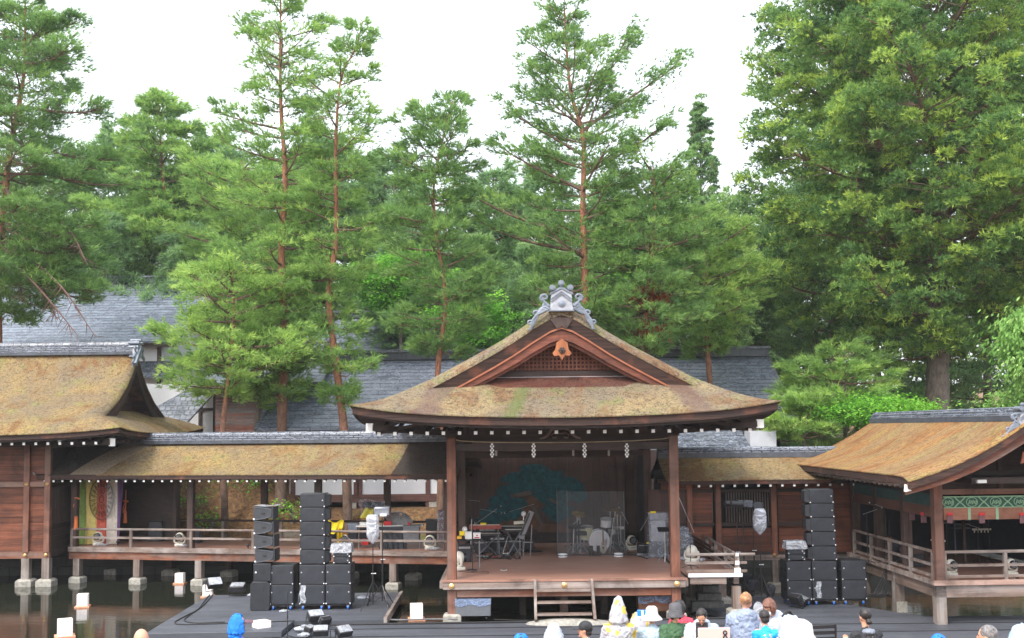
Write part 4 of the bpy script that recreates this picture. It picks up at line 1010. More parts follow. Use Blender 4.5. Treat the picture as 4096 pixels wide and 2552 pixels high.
def conifer(root, trunk, r0, R_, E_, nbr, seed, leafm, barkm, L=.28, W=.034, dens=.9, k=7, cz=.12, csp=.27, z0=None, kind='pine', extra=None, mirror=None, curl=.16, tint0=.45, sag=0.0, big=1.0):
    """trunk: points from base to tip (root-local). R_: (z, crown radius). E_: (z, branch elevation deg)."""
    rng = np.random.default_rng(seed); tp = smooth_path(trunk); zt = [p.z for p in tp]; H = tp[-1].z
    def tpos(z):
        i = int(np.searchsorted(zt, z)); i = min(max(i, 1), len(tp)-1); a, b = tp[i-1], tp[i]
        return a.lerp(b, min(1, max(0, (z-a.z)/max(1e-6, b.z-a.z))))
    wood_ = MB(); wood_.tube(tp, [max(.025, r0*(1+.13*noise.noise(Vector((seed, 0, p.z*1.3))))*(1-.90*(max(0, p.z)/H)**1.1)*(1.35 if i == 0 else 1)) for i, p in enumerate(tp)], 9)
    wood_.build('trunk', barkm, root, ang=60); wood_ = MB()
    z0 = R_[0][0] if z0 is None else z0; PP = []; DD = []; TT = []
    br_ = []
    for i in range(nbr):
        f = (i+rng.uniform(0, .9))/nbr; z = z0+(H-.3-z0)*f**1.05; wsp = .95; z = (z*.6+.4*(round(z/wsp)*wsp+rng.normal(0, .1))) if kind == 'pine' else z; r = tab(R_, z)*rng.choice([rng.uniform(.45, .8), rng.uniform(.8, 1.15)])
        if r < .12: continue
        br_.append((z, i*2.39996+rng.uniform(-.5, .5), r, tab(E_, z)+rng.normal(0, 7)))
    for e in (extra or []): br_.append(e)
    for (z, az, r, el) in br_:
        b = np.array(tpos(z)); hd = np.array([math.cos(az), math.sin(az), 0.]); sd_ = np.array([-hd[1], hd[0], 0.])
        te = math.tan(R(el)); bend = rng.normal(0, .10)
        def path(s, b=b, hd=hd, sd_=sd_, r=r, te=te, bend=bend):
            s = np.asarray(s, float)[..., None]
            return b+hd*r*s+sd_*r*bend*s*s+np.array([0, 0, 1.])*(r*te*s*(1-.35*s)+curl*r*s*s*s - sag*r*s*s)
        ss = np.linspace(0, .97, 6); bp = path(ss); rb = max(.018, min(r0*.42, .017*r+.012)*(.75+.25*big))
        wood_.tube([Vector(q) for q in bp], [rb*(1-.82*s) for s in ss], 5, cap=False)
        if kind == 'pine':
            fr = math.sin(az) < -.55
            nc = max(3, int((5+r*5.2)*dens*(.55 if fr else 1))); s_ = np.clip(rng.beta(2.4, 1.15, nc), .30, 1.04); s_[0] = 1.02
            wd = r*.40*np.sin(np.pi*np.clip(s_, .05, .93))**.8+.10
            t_ = rng.uniform(-1, 1, nc)
            c = path(s_)+sd_*(t_*wd)[:, None]+np.array([0, 0, 1.])*(rng.normal(0, cz*1.2, nc)+.07*r*(1-t_*t_))[:, None]
            for q in range(nc):
                if abs(t_[q])*wd[q] > .22: wood_.tube([Vector(path(max(0, s_[q]-.14))), Vector((path(max(.05, s_[q]-.05))+c[q])/2), Vector(c[q])], [.016, .011, .006], 3, cap=False)
            nt_ = int(13*big)
            cs_ = csp*min(1, .42+r*.30)*np.where(s_ > .85, .62, 1.0)[:, None, None]; off = rng.normal(0, 1, (nc, nt_, 3))*np.concatenate([cs_, cs_, np.full_like(cs_, cz*.55)], 2); pos = c[:, None, :]+off
            outw = hd*.75+sd_*(t_[:, None]*.9)+np.array([0, 0, .45]); D = nrm(outw[:, None, :]+off*1.3)
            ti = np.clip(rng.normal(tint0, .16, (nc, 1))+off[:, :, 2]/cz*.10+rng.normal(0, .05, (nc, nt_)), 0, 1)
        else:
            nc = max(4, int((3+r*r*1.25+r*1.5)*dens)); s_ = np.clip(rng.beta(2.6, 1.1, nc), .12, 1.0); s_[0] = 1.0
            wd = r*.42*np.sin(np.pi*np.clip(s_, .05, .92))**.7+.15; t_ = rng.uniform(-1, 1, nc)
            c = path(s_)+sd_*(t_*wd)[:, None]+np.array([0, 0, 1.])*(rng.normal(0, .28*big, nc))[:, None]
            for q in range(0, nc, 2): wood_.tube([Vector(path(max(0, s_[q]-.12))), Vector(c[q])], [.03, .01], 3, cap=False)
            nt_ = 34; dirs = nrm(rng.normal(0, 1, (nc, nt_, 3))+hd*.35+np.array([0, 0, .55])); rad = (csp*rng.uniform(.7, 1.35, (nc, 1, 1)))*rng.uniform(.45, 1.0, (nc, nt_, 1))
            off = dirs*rad; off = off+hd*(off@hd)[..., None]*.9; off = off*np.array([1, 1, .62]); pos = c[:, None, :]+off; D = nrm(dirs+np.array([0, 0, .35])+hd*.3)
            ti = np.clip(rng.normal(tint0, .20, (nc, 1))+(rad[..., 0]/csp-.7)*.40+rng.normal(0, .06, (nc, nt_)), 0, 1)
        PP.append(pos.reshape(-1, 3)); DD.append(D.reshape(-1, 3)); TT.append(ti.reshape(-1))
    wood_.build('limbs', LIMB, root, ang=60)
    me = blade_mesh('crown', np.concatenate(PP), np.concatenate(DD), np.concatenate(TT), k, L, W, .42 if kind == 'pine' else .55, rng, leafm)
    link(me, 'crown', root); return tpos
def tree_px(name, lab, cat, Y, tr, crown, E_, nbr, seed, r0=.2, base=None, group=None, **kw):
    """tr: trunk (px,py) from low to high; crown: (py, radius m) ; both at depth Y"""
    X0 = at(tr[0][0], tr[0][1], Y).x if base is None else base
    zb = gz(X0, Y)-.1; root = T(name, lab, cat, (X0, Y, zb), group=group)
    pts = [Vector((0, 0, 0))]+[at(x, y, Y)-Vector((X0, 0, zb)) for x, y in tr]
    pts = [Vector((p.x, (p.y-Y)+.25*math.sin(p.z*.6+seed) if p.z > .5 else 0, p.z)) for p in pts]; pts = [Vector((0, 0, 0))]+[p for p in pts[1:] if p.z > .3]
    for p in pts[1:]: p.y = .2*math.sin(p.z*.5+seed); p.x += .10*math.sin(p.z*.9+seed*2)
    Rr = sorted([(at(tr[0][0], y, Y).z-zb, r) for y, r in crown]); Er = sorted([(at(tr[0][0], y, Y).z-zb, e) for y, e in E_])
    ex = kw.pop('ext', None)
    if ex: kw['extra'] = [(at(tr[0][0], y, Y).z-zb, az, r, el) for (y, az, r, el) in ex]
    return root, conifer(root, pts, r0, Rr, Er, nbr, seed, kw.pop('leaf', LF_PINE), kw.pop('bark', BARK), **kw)
PI = math.pi
tree_px('pine_tree', 'large leaning red pine at the far left with drooping boughs over the slate roof', 'pine tree', 46.5, [(-10, 1700), (-5, 1150), (15, 850), (50, 600), (78, 300), (110, -10)],
    [(-20, .8), (60, 1.9), (180, 2.6), (330, 2.9), (500, 3.6), (700, 4.1), (900, 4.2), (1050, 4.2), (1150, 3.0), (1250, 1.2)], [(-20, 35), (300, 12), (700, -5), (1250, -25)], 92, 11, .30,
    ext=[(250, -.5, 3.9, -8), (420, -.3, 4.2, -14), (150, -.4, 3.2, 4), (760, -.8, 4.4, -32), (820, -.5, 4.0, -38), (900, -.6, 4.2, -30), (980, -.45, 3.9, -34), (1060, -.3, 3.6, -30), (1000, -1.1, 3.6, -28), (1090, -.9, 3.3, -26), (640, -.15, 4.6, -24), (560, .1, 4.6, -18), (860, -.15, 4.6, -52), (930, -.4, 3.8, -50), (800, .1, 4.3, -50), (980, -.2, 4.0, -46)], dens=1.15, sag=.1, leaf=LF_PINE2)
tree_px('pine_tree', 'flat-topped red pine standing behind the big slate roof at left', 'pine tree', 63, [(668, 1200), (664, 1050), (655, 820), (640, 700), (645, 560), (640, 390)],
    [(380, 2.2), (420, 2.7), (480, 1.0), (560, 2.9), (650, 2.6), (760, 3.8), (900, 4.4), (1050, 3.4)], [(380, 22), (500, 8), (1050, -4)], 62, 12, .28, dens=1.25, L=.33, W=.05, csp=.3, leaf=LF_PINE)
tree_px('pine_tree', 'tallest orange-trunked pine rising straight through the left half of the picture', 'pine tree', 44, [(1122, 2060), (1126, 1740), (1130, 1300), (1136, 1000), (1134, 700), (1122, 380), (1118, -60)],
    [(-60, .5), (30, 1.3), (150, 1.8), (300, 2.5), (430, 2.0), (560, 2.6), (800, 2.9), (1000, 3.1), (1180, 2.7), (1300, 1.7), (1450, 1.9), (1600, .9)], [(-60, 45), (200, 28), (600, 6), (1000, -4), (1600, -10)], 80, 13, .23)
tree_px('pine_tree', 'slim curving pine with a thin wispy top right of the tallest one', 'pine tree', 43.2, [(1392, 2080), (1380, 1760), (1345, 1480), (1325, 1200), (1333, 950), (1350, 600), (1362, 330), (1415, 200), (1448, 90)],
    [(90, .3), (200, .9), (300, 1.4), (450, 1.8), (600, 1.9), (800, 2.1), (1000, 1.9), (1200, 1.6), (1350, 1.9), (1500, 1.2), (1620, .5)], [(90, 50), (300, 25), (700, 5), (1600, -10)], 66, 14, .20, dens=.85)
tree_px('pine_tree', 'pine with a bare orange kinked trunk behind the tallest one', 'pine tree', 49, [(1030, 1700), (1020, 1100), (998, 1000), (1012, 880), (985, 780), (975, 640)],
    [(600, 1.6), (700, 2.6), (850, 3.0), (1000, 3.2), (1150, 2.8), (1260, 1.5)], [(600, 20), (1000, 0), (1260, -10)], 54, 15, .22, L=.3)
tree_px('pine_tree', 'low pine with wide layered light green boughs over the left end of the bridge', 'pine tree', 42.8, [(893, 2060), (903, 1740), (915, 1400), (925, 1230), (930, 1060)],
    [(1050, .9), (1130, 2.4), (1260, 3.2), (1330, 1.8), (1400, 3.3), (1520, 3.0), (1590, 1.2)], [(1050, 15), (1300, 5), (1590, -6)], 34, 16, .16, tint0=.6, dens=1.15)
tree_px('pine_tree', 'grey-trunked slender pine between the low layered pine and the tallest one', 'pine tree', 45, [(1025, 2020), (1035, 1740), (1048, 1500), (1040, 1300)],
    [(1280, .8), (1400, 1.6), (1520, 1.8), (1600, .6)], [(1280, 10), (1600, -10)], 20, 17, .15, bark=BARK_G)
tree_px('pine_tree', 'medium pine with a twin spiky top left of the stage gable', 'pine tree', 42, [(1758, 1760), (1760, 1490), (1772, 1200), (1748, 900), (1745, 700), (1800, 400)],
    [(400, .3), (470, .9), (560, 1.5), (680, 2.0), (800, 1.9), (950, 2.2), (1150, 2.5), (1300, 2.2), (1420, 1.2)], [(400, 50), (600, 18), (1000, 2), (1400, -10)], 70, 18, .17, leaf=LF_PINE2, ext=[(640, 3.6, 1.9, 38), (560, 3.3, 1.3, 50)])
tree_px('pine_tree', 'broad central pine with long upswept limbs behind the stage gable', 'pine tree', 42.5, [(2340, 1700), (2338, 1200), (2334, 850), (2328, 550), (2290, 350), (2245, 15)],
    [(10, .4), (100, 1.0), (220, 1.6), (330, 2.0), (450, 2.3), (600, 2.3), (720, 2.8), (900, 2.7), (1080, 3.0), (1300, 2.2)], [(10, 55), (200, 38), (500, 22), (900, 5), (1300, -5)], 66, 19, .25,
    ext=[(520, 0.05, 4.1, 38), (700, .15, 3.4, 33), (620, 3.0, 3.3, 36), (760, 3.3, 3.6, 26), (500, 3.05, 2.3, 52), (480, .3, 2.6, 62), (560, .2, 2.2, 72), (880, .2, 3.9, 22), (960, 3.1, 4.8, 20), (1010, 3.0, 4.2, 12), (1190, .15, 4.0, 8)], curl=.2, leaf=LF_PINE2)
j_, tj = tree_px('pine_tree', 'dark pine with a flat leaning head right of the broad central one', 'pine tree', 42.2, [(2570, 1700), (2578, 1400), (2600, 1150), (2614, 850), (2618, 660)],
    [(640, 1.3), (700, 2.2), (780, 1.4), (900, 2.2), (1100, 2.7), (1300, 2.4), (1420, 1.3)], [(640, 15), (900, 5), (1400, -8)], 56, 20, .17, leaf=LF_PINE2)
rg = np.random.default_rng(5); pts = np.array([(.3+rg.normal(0, .35), rg.normal(-.6, .3), z) for z in list(rg.normal(10.2, .25, 240))+list(rg.normal(8.9, .22, 160))])
link(blade_mesh('dead_needles', pts, nrm(rg.normal(0, 1, (400, 3))), rg.uniform(0, 1, 400), 7, .24, .035, .5, rg, LF_RED), 'dead_needles', j_)
tree_px('pine_tree', 'leafy mid-green pine filling in right of the stage gable', 'pine tree', 47, [(2830, 1600), (2825, 1200), (2830, 860)], [(850, .8), (950, 2.2), (1100, 2.7), (1250, 2.5), (1360, 1.7), (1430, .6)], [(850, 25), (1500, -6)], 56, 21, .2, tint0=.6, L=.3)
tree_px('conifer_tree', 'thin pointed conifer spire standing alone against the sky', 'conifer', 58, [(2812, 1400), (2808, 900), (2803, 400)], [(400, .05), (480, .30), (600, .6), (760, 1.0), (900, 1.5), (1300, 2.2)], [(400, 62), (700, 45), (1300, 10)], 120, 22, .13, kind='cedar', csp=.13, dens=1.1, L=.17, W=.05, k=4, leaf=LF_FAR, bark=BARK_G)
tree_px('conifer_tree', 'dense green conifer at the foot of the sky gap left of the giant cedar', 'conifer', 55, [(2925, 1500), (2925, 800)], [(790, .2), (860, 1.2), (1000, 2.2), (1300, 2.9), (1450, 2.5)], [(790, 35), (1400, -5)], 46, 23, .25, kind='cedar', csp=.36, dens=.7, L=.26, W=.07, k=4, leaf=LF_FAR, bark=BARK_G)
tree_px('cedar_tree', 'giant dense cedar towering over the right pavilion', 'cedar tree', 45, [(3745, 1700), (3742, 900), (3700, 100), (3680, -500)], [(-480, 2.6), (-100, 4.8), (200, 5.8), (500, 6.3), (800, 6.7), (1150, 6.6), (1330, 4.6), (1440, 2.0)], [(-500, 40), (200, 24), (800, 14), (1400, -6)], 125, 24, .52, kind='cedar', csp=.36, dens=.85, L=.21, W=.055, k=5, leaf=LF_CEDAR, bark=BARK_G, curl=.25)
tree_px('cedar_tree', 'second tall cedar behind the left flank of the giant one', 'cedar tree', 51, [(3350, 1600), (3345, 900), (3370, -240)], [(-240, .8), (-20, 2.0), (150, 2.9), (400, 3.2), (700, 3.9), (1000, 4.2), (1200, 3.4), (1400, 1.8)], [(0, 38), (1400, 0)], 84, 25, .35, kind='cedar', csp=.37, dens=.8, L=.22, W=.06, k=4, leaf=LF_CEDAR, bark=BARK_G, curl=.25, tint0=.38)
tree_px('cedar_tree', 'tall cedar at the right edge behind the giant one', 'cedar tree', 52, [(4130, 1600), (4110, 100)], [(50, 1.8), (400, 3.5), (900, 4.4), (1400, 3.6)], [(0, 38), (1400, 0)], 60, 26, .35, kind='cedar', csp=.4, dens=.6, L=.24, W=.07, k=4, leaf=LF_CEDAR, bark=BARK_G, tint0=.3)
# background wood: three shapes, copied
def proto(seed, H, kind='pine', lf=LF_FAR):
    root = T('forest_tree', 'tall pine of the wood behind the houses', 'tree', (0, 0, 0), group='trees of the wood behind the houses')
    conifer(root, [(0, 0, 0), (.3, 0, H*.4), (.1, .2, H*.8), (.3, .1, H)], .25, [(1.5, 2.6), (H*.35, 3.4), (H*.7, 2.8), (H*.9, 1.7), (H, .4)], [(0, -5), (H*.6, 5), (H, 35)], 60 if kind == 'pine' else 50, seed, lf, BARK_G,
        L=.42, W=.075, k=6 if kind == 'pine' else 4, csp=.38 if kind == 'pine' else .5, cz=.15, dens=.85 if kind == 'pine' else .5, kind=kind, tint0=.42)
    return root
fp = [proto(31, 18), proto(32, 17, 'pine'), proto(33, 18, 'cedar')]
FTR = []
for i, (px, top, Y, kd) in enumerate([(180, 640, 66, 1), (330, 600, 70, 0), (480, 560, 68, 1), (620, 700, 64, 2), (800, 640, 68, 0), (900, 560, 70, 1), (1010, 720, 66, 0), (1120, 800, 64, 1), (1230, 620, 68, 0), (1330, 560, 66, 1), (1470, 620, 70, 0),
    (1560, 640, 66, 1), (1650, 760, 62, 2), (1860, 740, 68, 0), (1960, 690, 64, 1), (2080, 780, 66, 2), (2200, 640, 70, 0), (2420, 760, 64, 1), (2520, 800, 68, 2), (2680, 700, 66, 0), (2740, 860, 60, 1), (2990, 900, 62, 2), (3120, 800, 66, 0), (3250, 700, 60, 2), (3500, 600, 62, 2), (3900, 500, 62, 2), (40, 700, 64, 2), (2930, 1000, 66, 1), (2130, 980, 58, 0), (1550, 980, 58, 1), (1900, 960, 58, 0), (760, 900, 60, 2), (420, 850, 60, 2), (200, 900, 62, 0), (2330, 900, 62, 2), (3050, 1100, 56, 2)]):
    p_ = at(px, top, Y); zb = gz(p_.x, Y)-.3; s_ = (p_.z-zb)/(18 if kd != 1 else 17)
    src = fp[kd]; lc = (p_.x, Y, zb)
    if kd not in FTR and not src.get('used'): src.location = lc; src.scale = (s_,)*3; src['used'] = 1; src.rotation_euler = (0, 0, i)
    else: c_ = copy_tree(src, lc, i*1.7, scale=(s_*1.05, s_*1.05, s_))
for s_ in bpy.data.objects:
    if 'used' in s_.keys(): del s_['used']
# broadleaf trees
def broad(name, lab, cat, Y, px, py, w_, h_, seed, leafm, n=60, L=.16, W=.13, droop=0., per=46, k=3, base_px=None, flat=.16):
    rng = np.random.default_rng(seed); c0 = at(px, py, Y); bx_ = at(base_px or px, py, Y).x; zb = gz(bx_, Y)-.1
    root = T(name, lab, cat, (bx_, Y, zb)); m = MB(); cz_ = c0.z-zb; cx_ = c0.x-bx_
    fork = Vector((cx_*.3, 0, max(.4, cz_-h_*.8))); m.tube([(0, 0, 0), fork*.5+Vector((.1, 0, 0)), fork], [.12, .1, .08], 7)
    P_ = []; D_ = []; T_ = []
    for i in range(n):
        d = nrm(rng.normal(0, 1, 3)); q = np.array([cx_, 0, cz_])+d*np.array([w_, min(w_, 2.0)*.8, h_])*rng.uniform(.45, 1)
        if i % 2 == 0: m.tube([fork, (fork+Vector(q))/2+Vector((0, 0, .1)), Vector(q)], [.04, .025, .01], 4, cap=False)
        off = rng.normal(0, 1, (per, 3))*np.array([.42, .42, flat]); dd = nrm(off*np.array([1, 1, .3])+np.array([0, 0, -.15-droop]))
        P_.append(q+off); D_.append(dd); T_.append(np.clip(rng.normal(.5, .15)+rng.normal(0, .08, per)+off[:, 2]*.5, 0, 1))
    m.build('trunk', BARK_G, root, ang=60)
    link(leaf_mesh('crown', np.concatenate(P_), np.concatenate(D_), np.concatenate(T_), k, L, W, .35, rng, leafm), 'crown', root)
broad('maple_tree', 'bright green maple glowing between the two left pines, behind the slate roof', 'maple tree', 56, 1600, 1110, 2.6, 1.7, 41, LF_MAPLE, 60)
broad('maple_tree', 'bright green maple low behind the medium pine, just left of the stage gable', 'maple tree', 54, 1880, 1290, 2.2, 1.6, 42, LF_MAPLE, 50)
broad('maple_tree', 'small bright maple behind the dark pine right of the gable', 'maple tree', 53, 2560, 1150, 2.0, 1.2, 43, LF_MAPLE, 24)
broad('maple_tree', 'vivid green maple spreading over the far end of the right pavilion roof', 'maple tree', 41.5, 3500, 1640, 1.9, .62, 44, LF_MAPLE, 60, L=.11, W=.08, per=60, flat=.07)
tree_px('cypress_tree', 'layered green cypress at the corner between corridor roof and pavilion roof', 'cypress tree', 42.5, [(3225, 1800), (3230, 1560)], [(1540, .4), (1620, 1.2), (1700, 1.6), (1780, 1.5)], [(1540, 20), (1780, -8)], 24, 45, .12, tint0=.62, bark=BARK_G, csp=.2, cz=.07)
tree_px('cypress_tree', 'layered green cypress above the far end of the pavilion roof', 'cypress tree', 43.5, [(3370, 1750), (3380, 1400)], [(1380, .6), (1460, 1.7), (1540, 2.3), (1620, 2.5), (1700, 1.8)], [(1340, 20), (1700, -8)], 34, 46, .14, tint0=.5, bark=BARK_G, csp=.2, cz=.07)
broad('broadleaf_tree', 'pale drooping broadleaf tree cut off by the right picture edge', 'broadleaf tree', 35, 4140, 1420, 1.0, 1.7, 47, LF_BROAD, 40, droop=.9, L=.2, W=.08)
broad('broadleaf_tree', 'leafy branch low above the pavilion ridge at the right edge', 'broadleaf tree', 36, 4060, 1620, .9, .35, 48, LF_BROAD, 16, L=.16, W=.06, base_px=4200)
for k_, (px, py, Y, w_, l) in enumerate([(690, 1920, 44.6, .5, 'small bright shrub on the bank just right of the dark wall panel'), (1010, 1935, 44.4, .55, 'small bright shrub on the bank under the bridge eave'), (770, 2000, 43.6, .35, 'small shrub on the bank beside the second bridge post'),
    (660, 1985, 44, .4, 'low green shrub at the left end of the brown bank'), (840, 2075, 43, .3, 'tiny green plant low on the bank near the rear rail'), (1165, 2040, 43.6, .4, 'patch of green weeds beside the thick dark trunk'), (3420, 1560, 44, .9, 'dark leafy shrub above the pavilion ridge'), (950, 1905, 45, .4, 'small shrub high on the bank')]):
    broad('shrub', l, 'shrub', Y, px, py, w_, w_*.6, 60+k_, LF_MAPLE if k_ != 6 else LF_PINE, 9, per=10, L=.12, W=.10)
# dry stick bundle: bare dead limbs drooping from the leaning pine
m = MB(); rr = random.Random(9)
def dead(x0, y0, x1, y1, Y, d=3):
    a = at(x0, y0, Y); b = at(x1, y1, Y-.8); mid = (a+b)/2+Vector((rr.uniform(-.2, .2), 0, .35)); m.tube(smooth_path([a, mid, b], 4), [.05, .047, .043, .04, .036, .03, .026, .02, .014], 5)
    for k in range(22):
        t = .4+.6*rr.random(); p0 = a.lerp(mid, t*2) if t < .5 else mid.lerp(b, t*2-1); m.tube([p0, p0+Vector((rr.uniform(-.5, .6), rr.uniform(-.3, .3), rr.uniform(-.6, .15)))], [.018, .006], 3)
dead(140, 1050, 380, 1345, 44.6); dead(60, 1060, 310, 1340, 44.2); dead(90, 1080, 230, 1280, 45.6); dead(230, 880, 350, 1060, 45); dead(40, 1100, 90, 1200, 45.3)
dd_ = m.build('dead_limbs', simple('dead_wood', (.15,.085,.07), .8, 0, .3, 6), bpy.data.objects['pine_tree']); dd_.location = -bpy.data.objects['pine_tree'].location
# ================================================================== EQUIPMENT
def text_mesh(s_, size, th, name, mat, parent, loc, rot):
    cu = bpy.data.curves.new(name, 'FONT'); cu.body = s_; cu.size = size; cu.extrude = th; cu.align_x = 'CENTER'; cu.align_y = 'CENTER'
    o = bpy.data.objects.new(name, cu); col.objects.link(o); bpy.context.view_layer.update()
    me = bpy.data.meshes.new_from_object(o.evaluated_get(bpy.context.evaluated_depsgraph_get())); bpy.data.objects.remove(o)
    m = bpy.data.objects.new(name, me); col.objects.link(m); me.materials.clear(); me.materials.append(mat); m.parent = parent; m.location = loc; m.rotation_euler = rot; return m
SILV = simple('silver_pin', (.75,.76,.78), .3, .6, .1, 9)
def cab(lab, w_, d_, h_, loc, rz=0, group=None, kind='sub', name='speaker_cabinet', side=1):
    t_ = T(name, lab, 'speaker', loc, rz, group)
    m = MB().bx(-w_/2, w_/2, 0, d_, 0.003, h_-.003); body = m.build('enclosure', BLACK, t_, bevel=.008)
    MB().bx(-w_/2+.02, w_/2-.02, -.012, -.001, .02, h_-.02).build('grille', GRILLE, t_, bevel=.004)
    if kind == 'array':   # flared side cheeks of a line-array element
        m = MB()
        m.add([(side*w_/2+side*.002, .03, .02), (side*w_/2+side*.11, .10, .05), (side*w_/2+side*.11, d_-.08, .05), (side*w_/2+side*.002, d_-.02, .02),
               (side*w_/2+side*.002, .03, h_-.02), (side*w_/2+side*.11, .10, h_-.05), (side*w_/2+side*.11, d_-.08, h_-.05), (side*w_/2+side*.002, d_-.02, h_-.02)],
              [(0,1,5,4),(1,2,6,5),(2,3,7,6),(4,5,6,7),(3,2,1,0)]); m.build('side_cheek', BLACK, t_)
    for x in (-w_/2+.02, w_/2-.02):
        MB().ell((x, -.02, .025), (.022, .018, .022), 8, 6).build('rigging_pin', SILV, t_)
    if kind == 'sub':
        for x in (-w_/2+.06, w_/2-.06): MB().lathe([(0, 0), (.022, 0), (.016, .012), (0, .014)], n=10, M=Matrix.Translation((x, -.013, h_*.62)) @ Matrix.Rotation(R(90), 4, 'X')).build('latch', SILV, t_)
        m = MB(); s_ = side*w_/2
        for y_ in (d_*.3, d_*.75): MB().box((s_, y_, h_*.5), (.02, .12, .05)).build('side_handle', RUBBER, t_)
    else: MB().lathe([(0, 0), (.02, 0), (.014, .01), (0, .012)], n=10, M=Matrix.Translation((w_/2-.07, -.013, h_*.5)) @ Matrix.Rotation(R(90), 4, 'X')).build('badge', SILV, t_)
    return t_
def dolly(lab, w_, d_, loc, rz=0):
    t_ = T('wheeled_dolly', lab, 'dolly', loc, rz, None)
    MB().bx(-w_/2, w_/2, .02, d_, .115, .145).build('deck', BLACKM, t_)
    for x in (-w_/2+.09, w_/2-.09):
        for y in (.06, d_-.08):
            c = MB().cyl((x-.022, y, .052), (x+.022, y, .052), .05, n=14).build('caster', BLUEW, t_)
            MB().bx(x-.03, x+.03, y-.02, y+.02, .075, .114).build('caster_fork', SILV, c)
def px_loc(px, py, z): p_ = onz(px, py, z); return Vector((p_.x, p_.y, z))
# --- left stack
a = px_loc(1126, 2441, PZ); YS = a.y; h0 = PZ+.148
def cab_row(name, xs_, rows, w_, d_, h_, z0, y, labs, kind='sub', side=1, group=None, rz=0):
    k = 0
    for j in range(rows):
        for x in xs_: cab(labs[k], w_, d_, h_, (x, y, z0+j*h_), rz, group, kind, side=side); k += 1
xA = at(1126, 2400, YS).x; xB = at(1248, 2400, YS).x; xC = at(1353, 2400, YS).x
dolly('blue-wheeled dolly under the separate two-high subwoofer column of the left stack', .66, .7, (xA, YS, PZ)); dolly('blue-wheeled dolly under the middle of the left speaker wall', .7, .75, (xB, YS, PZ)); dolly('blue-wheeled dolly at the right end of the left speaker wall', .7, .75, (xC, YS, PZ))
cab_row('s', [xA], 2, .66, .7, .545, h0, YS, ['bottom black subwoofer of the separate column left of the tall left array', 'upper black subwoofer of the separate column left of the tall left array'])
cab_row('s', [xB, xC], 2, .705, .75, .545, h0, YS, ['bottom black subwoofer beside the shiny plastic strip under the left array', 'bottom right black subwoofer of the left speaker wall', 'upper black subwoofer directly under the tall left array', 'upper right black subwoofer under the small three-cabinet stack at left'])
zt = h0+1.09
ordn = ['lowest', 'second from bottom', 'middle', 'second from top', 'topmost']
for k in range(5): cab(f'{ordn[k]} cabinet of the tall five-high line array on the pond platform', .70, .5, .388, (xB, YS+.06, zt+.01+k*.392), 0, 'line array on the pond platform', 'array')
xs3 = at(1366, 2240, YS).x
for k in range(3): cab(f'{["bottom","middle","top"][k]} small cabinet of the short three-high stack on the left subwoofers', .47, .35, .17, (xs3, YS+.05, zt+.02+k*.174), 0, None, 'small')
# silver film strip, plastic over small stack
m = MB().sheet(lambda a_, b: (xB-.33+.15*a_+.02*math.sin(b*9), YS-.03-.012*math.sin(a_*9+b*7), h0+.05+.48*b), 8, 14, .004); tag(m.build('plastic_strip', FILM_G), 'shiny crumpled plastic strip hanging on the front of the left bottom subwoofer', 'plastic')
def film_cover(name, lab, c, d, h, seed=1, mat_=None, drop=.5, closed=False):
    m = MB()
    def fn(a_, b):
        x = (a_-.5)*2; y = (b-.5)*2; e = max(abs(x), abs(y)); z = 0 if e < .62 else -drop*((e-.62)/.38)
        s_ = 1 if e < .62 else .62/e*(1+.05*noise.noise(Vector((x*4, y*4, seed)))+.22*(e-.62))
        s_ = s_/.62 if e >= .62 else 1/.62
        return (c[0]+x*d[0]/2*s_*(1 if e < .62 else 1), c[1]+y*d[1]/2*s_, c[2]+h+z+.02*noise.noise(Vector((x*5, y*5, seed+3))))
    m.sheet(fn, 26, 26, .003); return tag(m.build(name, mat_ or FILM), lab, 'plastic sheet')
film_cover('plastic_cover', 'clear plastic sheet thrown over the small three-high stack of the left speakers', (xs3-.02, YS+.24, zt), (.56, .44), .56, 2, FILM_G, .24)
# --- far left angled column
YL = px_loc(1040, 2444, PZ).y; xL = at(1040, 2400, YL).x
t_ = T('floor_speaker', 'tall round-cornered black speaker box at the bottom of the side-facing left column', 'speaker', (xL, YL, PZ))
MB().prism([(-.26, 0), (.24, 0), (.27, .1), (.27, .72), (.2, .80), (-.22, .80), (-.27, .7), (-.28, .08)], 0, .5).build('enclosure', BLACK, t_, bevel=.015)
m = MB()
for z in (.25, .6): m.bx(.08, .11, -.008, -.001, z-.06, z+.06)
m.build('handle_slot', RUBBER, t_)
t2 = T('floor_speaker', 'square black cabinet under the four angled boxes of the side-facing column', 'speaker', (xL+.05, YL+.02, PZ+.81)); MB().bx(-.24, .24, 0, .5, 0, .48).build('enclosure', BLACK, t2, bevel=.012)
MB().bx(-.05, .06, -.012, -.001, .2, .31).build('handle_slot', RUBBER, t2); MB().ell((-.17, -.01, .24), (.03, .02, .03)).build('rigging_pin', SILV, t2)
